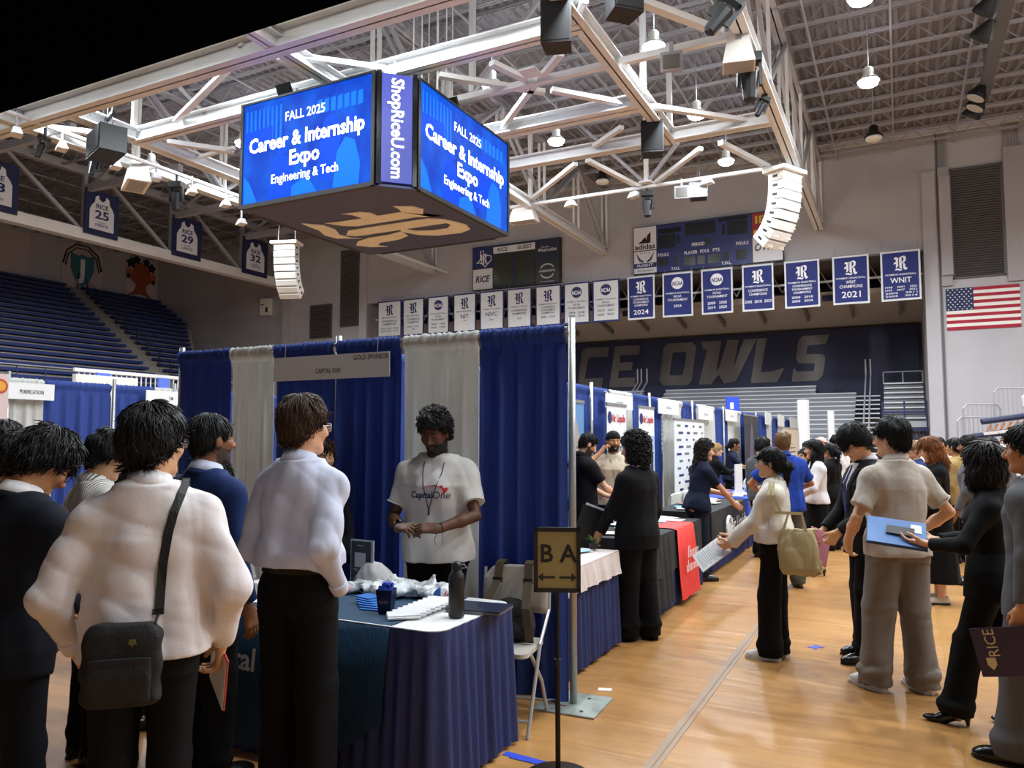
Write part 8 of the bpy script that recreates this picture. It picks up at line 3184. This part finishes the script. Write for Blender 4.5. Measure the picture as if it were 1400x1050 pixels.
# --- right row
P = Person('man in black polo shirt looking down at his hands beside the drape pole', 797, 0, 595, 62, at=('X', -3.22), skin='light', pitch=30, yaw=10, bare=True, beard='stub', hair=dict(color='black', vol=.010, locks=300, lw=.7), seed=41, H=1.76,
           arms={1: dict(w=(.08, .34, 1.06), pole=(1, -.4, -.4), hd=(-.5, .8, .1), palm=(-.5, 0, -.8), curl=.6), -1: dict(w=(-.08, .34, 1.02), pole=(-1, -.4, -.4), hd=(.4, .9, .0), palm=(.5, 0, .8), curl=.5)})
P.top('polo', c_blk2, sleeve='short', hem=.86)
P.bottom('trousers', c_dkgrey)
P.shoes(s_black)
P = Person('man in beanie and cream shirt holding a phone to his ear', 838, 0, 588, 168, at=('X', -3.12), skin='tan', beard='black', bare=True, yaw=-4, seed=42, hair=dict(vol=.008, locks=60), H=1.77,
           arms={1: dict(w=(.175, .13, 1.50), pole=(1, .3, -.8), hd=(-.55, -.1, .8), palm=(-.8, -.3, 0), curl=.6), -1: dict(w=(-.15, .30, 1.05), pole=(-1, -.3, -.4), hd=(.6, .6, 0), curl=.5)})
P.top('shirt', c_cream, sleeve='half', hem=.88, off=.026)
P.bottom('trousers', c_jean)
P.shoes(s_black)
Fd = Field(P.hc - .17, P.hc + .17, .008)
Fd.op(ell(P.hp((0, -.012, .045)), np.array((.088, .106, .092)) * P.s, P.Rh), .01)
R = P.Rh
Fd.cut(lambda X, Y, Z: (.036 * P.s - (R[0][2] * (X - P.hc[0]) + R[1][2] * (Y - P.hc[1]) + R[2][2] * (Z - P.hc[2]))) + 0 * X)
Pp, Q = Fd.mesh()
P.part('beanie', Pp, Q, cloth('beanie', '15140f'))
ph_c = P.l2w(P.arm[1]['w'] + P.arm[1]['hd'] * .08 + P.arm[1]['pn'] * .025)
t = thing('phone', 'dark phone held to the ear of the man in the beanie', 'phone', ph_c, rz=P.rz)
MB().box((0, 0, 0), (.010, .07, .145), R=Matrix.Rotation(.3, 3, 'X')).build('body', mat('phone_dark', '131318', rough=.25), t)
MB().box((-.006, 0, 0), (.002, .062, .13), R=Matrix.Rotation(.3, 3, 'X')).build('screen', mat('phone_glass', '20222c', rough=.1), t)
bvx = P.bvh()
ln = on_front(P, bvx, [(-.06, 1.44), (-.035, 1.30), (0, 1.12)], off=.006)
ln2 = on_front(P, bvx, [(.06, 1.44), (.035, 1.30), (0, 1.12)], off=.006)
l_ = P.mbpart(MB().tube(ln, .003, 4), 'lanyard', m_black)
P.mbpart(MB().tube(ln2, .003, 4), 'lanyard_strap', m_black, parent=l_)
P.mbpart(MB().box((0, ln[-1][1] + .004, 1.07), (.085, .004, .10)), 'badge', m_white, False, parent=l_)

P = Person('person with big black curly hair in black suit leaning on the white-clothed table', 873, 874, 590, -52, at='feet', skin='tan', yaw=-20, build=1.08, hthick=.04, seed=43, res=.85, hair=dict(vol=.045, curl=.011, locks=900, lw=1.3, extra=[('e', (0, -.06, -.06), (.10, .08, .10)), ('e', (.07, -.02, -.03), (.05, .07, .09)), ('e', (-.07, -.02, -.03), (.05, .07, .09))]),
           arms={-1: dict(w=(-.20, .26, .90), pole=(-.6, -1, 0), curl=.5, hd=(0, .5, -.8)), 1: dict(w=(.24, .10, .86))}, feet={-1: (-.10, .04, 6), 1: (.10, -.06, 8)})
P.top('suit', c_black, hem=.78, amp=.006)
P.collar(c_white, P.topo, 'shirt')
P.bottom('trousers', c_black, r=(.11, .095, .095), length=.03)
P.shoes(s_black)
c = P.l2w(P.arm[-1]['w'] + np.array([.02, .12, .02]))
t = thing('portfolio', 'black portfolio with a white sheet held by the person with curly hair', 'folder', (c[0], c[1], c[2] - .08), rz=P.rz - .5)
R = Matrix.Rotation(.35, 3, 'Y')
MB().box((0, 0, .12), (.24, .016, .30), R=R).build('cover', mat('portfolio_black', '16171a', rough=.5), t)
MB().box((.015, .004, .135), (.215, .006, .30), R=R).build('sheet', mat('paper_white'), t)

P = Person('woman with long wavy dark hair in navy polo bending toward the lettered table', 955, 793, 608, 58, at='feet', skin='light', female=True, lean=10, yaw=20, bare=True, seed=44, H=1.66,
           hair=dict(color='dark', style='long', curl=.006, vol=.03, locks=700, lw=1.5, extra=LONGBACK + [('e', (0, -.09, -.22), (.075, .05, .13))]),
           arms={1: dict(w=(.17, .46, .92), pole=(1, -.4, -.3), hd=(0, .8, -.5), curl=.2), -1: dict(w=(.06, .33, 1.08), pole=(-1, -.3, -.4), hd=(.7, .5, -.2), curl=.4)})
P.top('polo', c_navytee, sleeve='short', hem=.87)
P.bottom('trousers', c_jean, r=(.095, .068, .056))
P.shoes(s_black)
P = Person('blonde woman in black top reaching across the table with papers', 973, 0, 605, 75, at=('X', -3.12), skin='fair', female=True, lean=8, yaw=10, seed=45, hair=dict(color='blond', vol=.018, locks=300, extra=[('c', (0, -.09, -.02), (0, -.13, -.08), .03, .02)]),
           arms={1: dict(w=(.10, .48, 1.20), pole=(1, -.2, -.8), curl=.3), -1: dict(w=(-.10, .44, 1.15), pole=(-1, -.2, -.8))})
P.top('shirt', c_blk2, hem=.9, collar=True)
P.glasses()
P.bottom('trousers', c_black)
P.shoes(s_black)
c = P.l2w(P.arm[1]['w'] + np.array([0, .10, .03]))
t = thing('paper_sheet', 'curved white papers in the hand of the blonde woman', 'paper', c, rz=P.rz)
V = []
for j in range(6):
 for sx in (-.10, .10):
  V.append((sx, -.14 + j * .056, .03 * math.sin(j * .7)))
Fq = [(j * 2, j * 2 + 1, j * 2 + 3, j * 2 + 2) for j in range(5)]
MB().add(V + [(x, y, z - .003) for x, y, z in V], Fq + [tuple(k_ + 12 for k_ in f_)[::-1] for f_ in Fq]).build('sheet', mat('paper_white'), t)
P = Person('woman with dark ponytail in navy T-shirt talking with open hands', 997, 0, 598, 78, at=('X', -3.1), skin='brown', female=True, lean=8, seed=46, bare=True, hair=dict(vol=.012, locks=250, extra=[('c', (0, -.10, .0), (-.01, -.14, -.06), .03, .03), ('c', (-.01, -.14, -.06), (-.01, -.14, -.2), .03, .012)]),
           arms={1: dict(w=(.15, .42, 1.15), pole=(1, -.3, -.6), hd=(0, .9, .3), palm=(-.5, 0, .6), curl=.15), -1: dict(w=(-.12, .44, 1.12), pole=(-1, -.3, -.6), hd=(0, 1, .1), palm=(.3, 0, .9), curl=.15)})
P.top('tee', c_navytee, sleeve='short', hem=.88, collar=False)
P.bottom('trousers', c_black)
P.shoes(s_black)

P = Person('woman in ivory blouse and black trousers with ponytail holding printed sheets', 1062, 900, 610, -82, at='feet', skin='asian', female=True, seed=47, res=.85, yaw=-4,
           hair=dict(vol=.016, locks=500, lw=.9, extra=[('c', (0, -.10, .005), (0, -.135, -.02), .028, .034), ('c', (0, -.135, -.02), (.01, -.13, -.15), .036, .014)], line=[(-.14, -.06), (-.06, -.055), (-.025, -.03), (.005, .0), (.04, .018), (.062, .040), (.085, .050), (.14, .06)]),
           arms={-1: dict(w=(-.12, .36, .90), pole=(-.8, -1, -.2), hd=(.2, .9, -.35), palm=(.7, 0, .6), curl=.7), 1: dict(w=(.06, .37, .93), pole=(.8, -1, -.2), hd=(-.2, .9, -.3), palm=(-.6, 0, .7), curl=.7)}, feet={-1: (-.07, .03, 4), 1: (.07, -.02, 4)})
P.top('shirt', c_ivory, hem=.97, waist=.05, off=.03, vol=1.35, amp=.010)
P.glasses('b8b8bc', True)
P.bottom('trousers', c_black, waist=1.03, r=(.092, .082, .084), length=.03)
P.shoes(s_white, s_white, 'sneaker')
c = P.l2w(np.array([-.03, .44, .90]) * P.s)
t = thing('paper_sheet', 'printed white sheets held by the woman in the ivory blouse', 'paper', c, rz=P.rz + .25)
R = Matrix.Rotation(math.radians(42), 3, 'X') @ Matrix.Rotation(.25, 3, 'Y')
R = Matrix.Rotation(math.radians(-38), 3, 'X') @ Matrix.Rotation(math.radians(-35), 3, 'Y')
for i in range(3):
 sh = MB().box(R @ Vector((.0, .09, -.003 * i)), (.216, .28, .0012), R=R).build('sheet', mat('paper_white'), t)
 if i == 0:
  for kx in range(14):
   MB().box(R @ Vector((0, -.02 + kx * .017, .0012)), (.17 - (kx % 3) * .02, .006, .0006), R=R).build('print_line', mat('print_grey'), sh)
# tote bag
A = P.arm[-1]
c = P.l2w(np.array([-.17, -.20, .92]) * P.s)
t = thing('tote_bag', 'cream canvas tote bag on the shoulder of the woman in the ivory blouse', 'bag', (c[0], c[1], c[2] - .17), rz=P.rz)
t.scale = (.9, .72, .9)
Fd = Field((-.13, -.30, -.02), (.13, .26, .46), .011)
Fd.op(loft([(0, .045, .15, -.03), (.05, .075, .19, -.03), (.2, .075, .19, -.01), (.34, .05, .155, .0), (.37, .035, .15, 0)], None, None, 2.6), .02)
Fd.disp(folds(14, .010, 16, (1, 1, 1), True))
Pp, Q = Fd.mesh()
m_tote = mat('tote_canvas', 'b9ab80', rough=.85, bump=.2, bscale=150)
link('tote_body', mesh_np('tote_body', Pp, Q, [m_tote]), None, t)
shp = P.up((-.16, -.02, 1.45)) - (P.w2l(np.array(t.location)))
shp = shp / np.array([.9, .72, .9])
for dy in (-.10, .12):
 pts = [Vector((-.03, dy, .36)), Vector((0, dy * .6, .50)), Vector((-.085, shp[1] * .7 + dy * .3, shp[2] - .22)), Vector((-.075, shp[1] + dy * .2, shp[2] - .08)), Vector((shp[0] - .01, shp[1] + dy * .15, shp[2] + .015))]
 P.ribbon(pts, .028, None, '', d=[(-1, 0, .1)] * 4 + [(-.3, 0, 1)], off=.01, thick=.004).build('handle', m_tote, t)

P = Person('broad man with brown hair in royal blue polo seen from behind', 1075, 804, 588, -25, at='feet', skin='tan', bare=True, build=1.18, yaw=20, seed=48, hair=dict(color='sandy', vol=.012, locks=300, lw=.7), beard='stub',
           arms={-1: dict(w=(-.2, .26, 1.08), pole=(-1, -.4, -.3)), 1: dict(w=(.2, .26, 1.08), pole=(1, -.4, -.3))}, feet={-1: (-.14, 0, 10), 1: (.16, .02, 12)})
P.top('polo', c_royal, sleeve='short', hem=.86, off=.024, vol=1.1)
P.bottom('trousers', c_khaki, r=(.10, .085, .075))
P.shoes(s_brown)
P = Person('man with black hair left of the royal blue polo, looking down', 1040, 11.0, 597, 40, skin='asian', pitch=15, seed=49, hair=dict(vol=.03, locks=200))
P.top('suit', c_grey, hem=.82)
P.bottom('trousers', c_black)
P.shoes(s_black)
P = Person('woman facing left in white blouse beside the woman in the cardigan', 1100, 10.9, 612, -130, skin='asian', female=True, seed=50, hair=dict(vol=.014, locks=150))
P.top('shirt', c_white, hem=.95)
P.bottom('skirt', c_black, hemz=.55)
P.shoes(s_black)
P = Person('smiling woman with long black hair in white cardigan and black skirt', 1119, 786, 604, -105, at='feet', skin='light', female=True, seed=51, H=1.66,
           hair=dict(style='long', vol=.02, locks=300, extra=LONGBACK + [('c', (.075, .02, -.05), (.08, .05, -.24), .03, .024), ('c', (-.075, .02, -.05), (-.08, .05, -.24), .03, .024)]),
           arms={-1: dict(w=(-.10, .28, 1.02), pole=(-1, -.6, 0), hd=(.5, .8, 0)), 1: dict(w=(.10, .28, 1.02), pole=(1, -.6, 0), hd=(-.5, .8, 0))})
P.top('shirt', c_white, hem=.93, vol=1.2)
P.bottom('skirt', c_black, hemz=.52, flare=.02)
P.shoes(s_black, None, 'heel')
P = Person('woman in black suit with ponytail behind the white cardigan', 1140, 752, 605, -60, at='feet', skin='tan', female=True, seed=52, hair=dict(style='long', vol=.014, locks=160, extra=PONY))
P.top('suit', c_black, hem=.82)
P.bottom('trousers', c_black, r=(.09, .08, .085), length=.03)
P.shoes(s_black)
P = Person('man in white shirt and black trousers facing left in the middle distance', 1152, 745, 594, -70, at='feet', skin='light', seed=53, pitch=12, hair=dict(vol=.026, locks=200),
           arms={-1: dict(w=(-.1, .3, 1.05), pole=(-1, -.6, 0)), 1: dict(w=(.1, .3, 1.05), pole=(1, -.6, 0))})
P.top('shirt', c_white, hem=1.0, waist=.04)
P.bottom('trousers', c_black)
P.shoes(s_black)
P = Person('far man with dark hair peeping over the white cardigan', 1103, 15, 602, 150, skin='tan', seed=54, hair=dict(vol=.014, locks=80), res=1.3)
P.top('shirt', c_blk2, hem=.9)
P.bottom('trousers', c_black)
P.shoes(s_black)
P = Person('far person in a pale pink cap', 1122, 15.5, 597, 120, skin='tan', seed=55, hair=dict(vol=.012, locks=60), res=1.3)
P.top('shirt', c_grey, hem=.9)
P.bottom('trousers', c_black)
P.shoes(s_black)
Fd = Field(P.hc - .2, P.hc + .2, .010)
Fd.op(ell(P.hp((0, -.012, .05)), np.array((.092, .108, .09)) * P.s, P.Rh), .01)
Fd.op(ell(P.hp((0, .13, .045)), np.array((.07, .08, .012)) * P.s, P.Rh), .01)
R = P.Rh
Fd.cut(lambda X, Y, Z: (.035 * P.s - (R[0][2] * (X - P.hc[0]) + R[1][2] * (Y - P.hc[1]) + R[2][2] * (Z - P.hc[2]))) + 0 * X)
Pp, Q = Fd.mesh()
P.part('cap', Pp, Q, cloth('cap_pink', 'd9a9a4'))

P = Person('young man in charcoal suit and glasses bowing his head, pink folder in hand', 1190, 902, 580, -112, at='feet', skin='asian', pitch=32, yaw=-6, seed=56, res=.8, H=1.79,
           hair=dict(vol=.034, locks=700, fringe=.045, lw=.9), feet={-1: (-.10, .05, 6), 1: (.10, -.04, 10)},
           arms={1: dict(w=(.17, .26, .93), pole=(.8, -1, 0), hd=(-.1, .5, -.8), curl=.8), -1: dict(w=(-.12, .26, .95), pole=(-.8, -1, 0), hd=(.3, .4, -.8), curl=.8)})
P.top('suit', c_dkgrey, hem=.78, amp=.005)
P.suit_front(c_white, cloth('tie_blue', '2a3560'), 1.14, c_dkgrey)
P.collar(c_white, P.topo, 'shirt')
P.glasses('3a3230', True)
P.bottom('trousers', c_black, r=(.10, .082, .078))
P.shoes(s_black)
bvx = P.bvh()
q = on_front(P, bvx, [(.09, 1.25), (.15, 1.25), (.15, 1.33), (.09, 1.33)], off=.006)
P.mbpart(MB().add([tuple(a) for a in q] + [(a[0], a[1] - .003, a[2]) for a in q], [(0, 1, 2, 3), (7, 6, 5, 4), (0, 4, 5, 1), (1, 5, 6, 2), (2, 6, 7, 3), (3, 7, 4, 0)]), 'name_badge', m_white, False, parent=P.topo)
c = P.l2w(np.array([.10, .32, .84]) * P.s)
t = thing('folder', 'pink folder held low by the bowing man in the charcoal suit', 'folder', (c[0], c[1], c[2] - .14), rz=P.rz + .5)
R = Matrix.Rotation(-.25, 3, 'Y')
MB().box((0, .003, .12), (.20, .004, .26), R=R).build('cover', mat('folder_pink', 'd98fa8', rough=.5), t)
MB().box((.008, -.003, .115), (.205, .004, .26), R=R).build('back_cover', mat('folder_dark', '3a2630', rough=.5), t)

P = Person('tall man in beige polo shirt and grey trousers seen from behind, one hand on hip', 1234, 945, 570, -38, at='feet', skin='light', yaw=-28, bare=True, seed=57, res=.75, build=1.02,
           hair=dict(vol=.022, locks=800, lw=.8), feet={-1: (-.14, .06, 14), 1: (.13, -.04, 6)},
           arms={-1: dict(w=(-.25, .16, .95), pole=(-.8, -1, 0), hd=(.25, .4, -.8), curl=.5, palm=(1, 0, .2)), 1: dict(w=(.20, .08, .99), pole=(1, -.75, .0), hd=(-.75, -.1, -.35), palm=(-.4, 1, 0), curl=.2)})
P.top('polo', c_polo, sleeve='short', hem=.87, off=.024, vol=1.1, amp=.012, cuffm=c_polo)
P.glasses('222222')
P.bottom('trousers', c_greytr, r=(.108, .092, .092), amp=.009, length=.035, waist=1.02)
P.shoes(s_white, s_white, 'sneaker', stripe=mat('stripe_navy', '262a40', rough=.6))

P = Person('boy with sandy hair and blue jacket facing left near the doorway', 1250, 10.5, 602, -105, skin='light', seed=58, hair=dict(color='sandy', vol=.02, locks=160, fringe=.02))
P.top('suit', c_blazer, hem=.82)
P.suit_front(c_white)
P.bottom('trousers', c_black)
P.shoes(s_black)
P = Person('woman with long ginger hair in black dress looking down', 1286, 824, 599, -100, at='feet', skin='fair', female=True, pitch=22, seed=59, H=1.70,
           hair=dict(color='ginger', style='long', vol=.02, locks=500, extra=LONGBACK + [('c', (-.07, .02, -.05), (-.085, .06, -.25), .034, .026), ('c', (.07, .02, -.05), (.085, .06, -.25), .034, .026)]),
           arms={-1: dict(w=(-.12, .26, 1.0), pole=(-1, -.6, 0)), 1: dict(w=(.12, .26, 1.0), pole=(1, -.6, 0))})
P.top('shirt', c_black, name='dress_bodice', hem=.95, collar=False)
P.bottom('skirt', c_black, name='long_skirt', hemz=.22, flare=.07, amp=.010)
P.shoes(mat('sandal_cream', 'c9bda4', rough=.6), mat('sole_black', '0c0c0c', rough=.6), 'sneaker')
P = Person('man in grey suit standing in profile behind the ginger haired woman', 1326, 9.0, 594, -88, skin='brown', beard='stub', seed=60, hair=dict(vol=.02, locks=300), arms={1: dict(w=(.26, .06, .84)), -1: dict(w=(-.24, .16, .86))})
P.top('suit', c_grey, hem=.78)
P.collar(c_white, P.topo, 'shirt')
P.bottom('trousers', c_grey)
P.shoes(s_black)
P = Person('far man with dark hair facing the camera beside the end wall', 1284, 13, 597, 170, skin='tan', seed=61, hair=dict(vol=.016, locks=100))
P.top('shirt', cloth('maroon', '3a2430'), hem=.9)
P.bottom('trousers', c_black)
P.shoes(s_black)
P = Person('man in tan jacket half hidden behind the grey suit', 1306, 10.6, 598, -60, skin='tan', seed=62, hair=dict(vol=.018, locks=120))
P.top('suit', c_tan, hem=.82)
P.bottom('trousers', c_black)
P.shoes(s_black)
P = Person('far man in white shirt left of the tan jacket', 1300, 12.4, 600, -40, skin='tan', seed=63, hair=dict(vol=.02, locks=100), res=1.2)
P.top('shirt', c_white, hem=.95)
P.bottom('trousers', c_black)
P.shoes(s_black)
P = Person('man with dark hair whose head shows above the woman in black at the right', 1353, 9.8, 597, -70, skin='brown', seed=64, hair=dict(vol=.02, locks=120))
P.top('suit', c_navy, hem=.82)
P.bottom('trousers', c_black)
P.shoes(s_black)

P = Person('woman with chin-length dark hair in black suit carrying a blue folder and phone', 1364, 994, 606, -86, at='feet', skin='light', female=True, yaw=38, seed=65, res=.8,
           hair=dict(color='dark', style='long', vol=.032, locks=700, lw=1.2, extra=[('e', (0, -.05, -.05), (.095, .08, .10)), ('e', (-.06, .0, -.05), (.04, .07, .09)), ('e', (.06, .0, -.05), (.04, .07, .09))], line=[(-.14, -.12), (-.06, -.12), (.02, -.08), (.05, -.02), (.07, .04), (.085, .06), (.14, .07)]),
           arms={-1: dict(w=(-.14, .34, 1.12), pole=(-.9, -1, -.2), hd=(.1, 1, .1), palm=(.2, 0, 1), curl=.35), 1: dict(w=(.10, .32, 1.12), pole=(1, -1, -.2), hd=(-.1, 1, .1), palm=(-.2, 0, 1), curl=.35)},
           feet={-1: (-.10, .20, 4), 1: (.09, -.16, 4)})
P.top('suit', c_black, hem=.80, amp=.006)
P.bottom('trousers', c_black, r=(.092, .078, .082), length=.06)
P.shoes(s_black, None, 'heel')
c = P.l2w((P.arm[-1]['w'] + P.arm[-1]['hd'] * .12) + np.array([.03, .05, .045]))
t = thing('folder', 'flat blue folder held out by the woman in the black suit', 'folder', c, rz=P.rz + .15)
R = Matrix.Rotation(math.radians(-32), 3, 'Y') @ Matrix.Rotation(math.radians(8), 3, 'X')
MB().box((0, 0, 0), (.25, .33, .004), R=R).build('cover', mat('folder_blue', '4a76b0', rough=.4), t)
MB().box(R @ Vector((0, 0, -.010)), (.26, .34, .012), R=R).build('back_cover', mat('folder_navy', '1a2a4e', rough=.4), t)
MB().box(R @ Vector((.05, -.11, .0035)), (.08, .06, .002), R=R).build('label_sticker', mat('paper_white'), t)
pc_ = np.array(c)
RP = Matrix.Rotation(P.rz + .15, 3, 'Z') @ R
pc_ = pc_ + np.array(RP @ Vector((0, 0, .010)))
t = thing('phone', 'violet phone lying on the blue folder', 'phone', pc_, rz=P.rz + .05)
R2 = R
MB().box((0, -.02, 0), (.075, .155, .009), R=R2).build('case', mat('phone_case', '141318', rough=.4), t)
MB().box(R2 @ Vector((0, -.02, .005)), (.066, .142, .002), R=R2).build('screen', mat('phone_violet', '7b6ba0', rough=.3), t)

P = Person('man in grey suit in profile at the right edge with a dark purple folder', 1432, 1050, 588, -74, at='feet', skin='tan', yaw=-8, seed=66, res=.8, H=1.74,
           hair=dict(vol=.026, locks=600, lw=.9), arms={-1: dict(w=(-.27, .0, .82), pole=(-.5, -1, 0), curl=.8, hd=(0, .3, -1)), 1: dict(w=(.25, .06, .82))}, feet={-1: (-.10, .10, 6), 1: (.12, -.10, 10)})
P.top('suit', c_grey, hem=.76, amp=.007)
P.collar(c_white, P.topo, 'shirt')
P.bottom('trousers', c_grey, r=(.10, .085, .08))
P.shoes(s_black)
c = P.l2w(P.arm[-1]['w'] + P.arm[-1]['hd'] * .10)
t = thing('folder', 'dark purple folder lettered RICE in the hand of the man in the grey suit', 'folder', (c[0], c[1], c[2] - .13), rz=P.rz)
R = Matrix.Rotation(math.radians(-14), 3, 'X')
fo = MB().box((-.035, .03, .02), (.012, .30, .235), R=R).build('cover', mat('folder_purple', '2a1c3c', rough=.4), t)
q = MB()
add_text(q, 'RICE', .0, 0, .075, y=0, bold=.0, width=.13)
M = Matrix.Translation((-.043, .085, .05)) @ R.to_4x4() @ Matrix(((0, -1, 0, 0), (0, 0, -1, 0), (1, 0, 0, 0), (0, 0, 0, 1))).inverted() if False else Matrix.Identity(4)
# lettering runs upward on the outer face (towards local -x)
q.v = [tuple(R @ Vector((-.008, p[2], p[0]))) for p in q.v]
q.v = [(x - .0355, y + .10, z + .05) for x, y, z in q.v]
q.build('cover_lettering', mat('lettering_gold_pale', 'c9b88a', rough=.5), fo)
q = MB()
sh_ = [(-.022, .03), (.022, .03), (.022, -.005), (0, -.03), (-.022, -.005)]
q.add([tuple(R @ Vector((-.008, a, b_)) + Vector((-.0355, .10, -.055))) for a, b_ in sh_] + [tuple(R @ Vector((-.005, a, b_)) + Vector((-.0355, .10, -.055))) for a, b_ in sh_], [(0, 1, 2, 3, 4), (9, 8, 7, 6, 5)] + [(i, (i + 1) % 5, (i + 1) % 5 + 5, i + 5) for i in range(5)])
q.build('crest', mat('lettering_gold_pale'), fo)
print('N PEOPLE', len([o for o in bpy.data.objects if o.name.startswith('person')]))
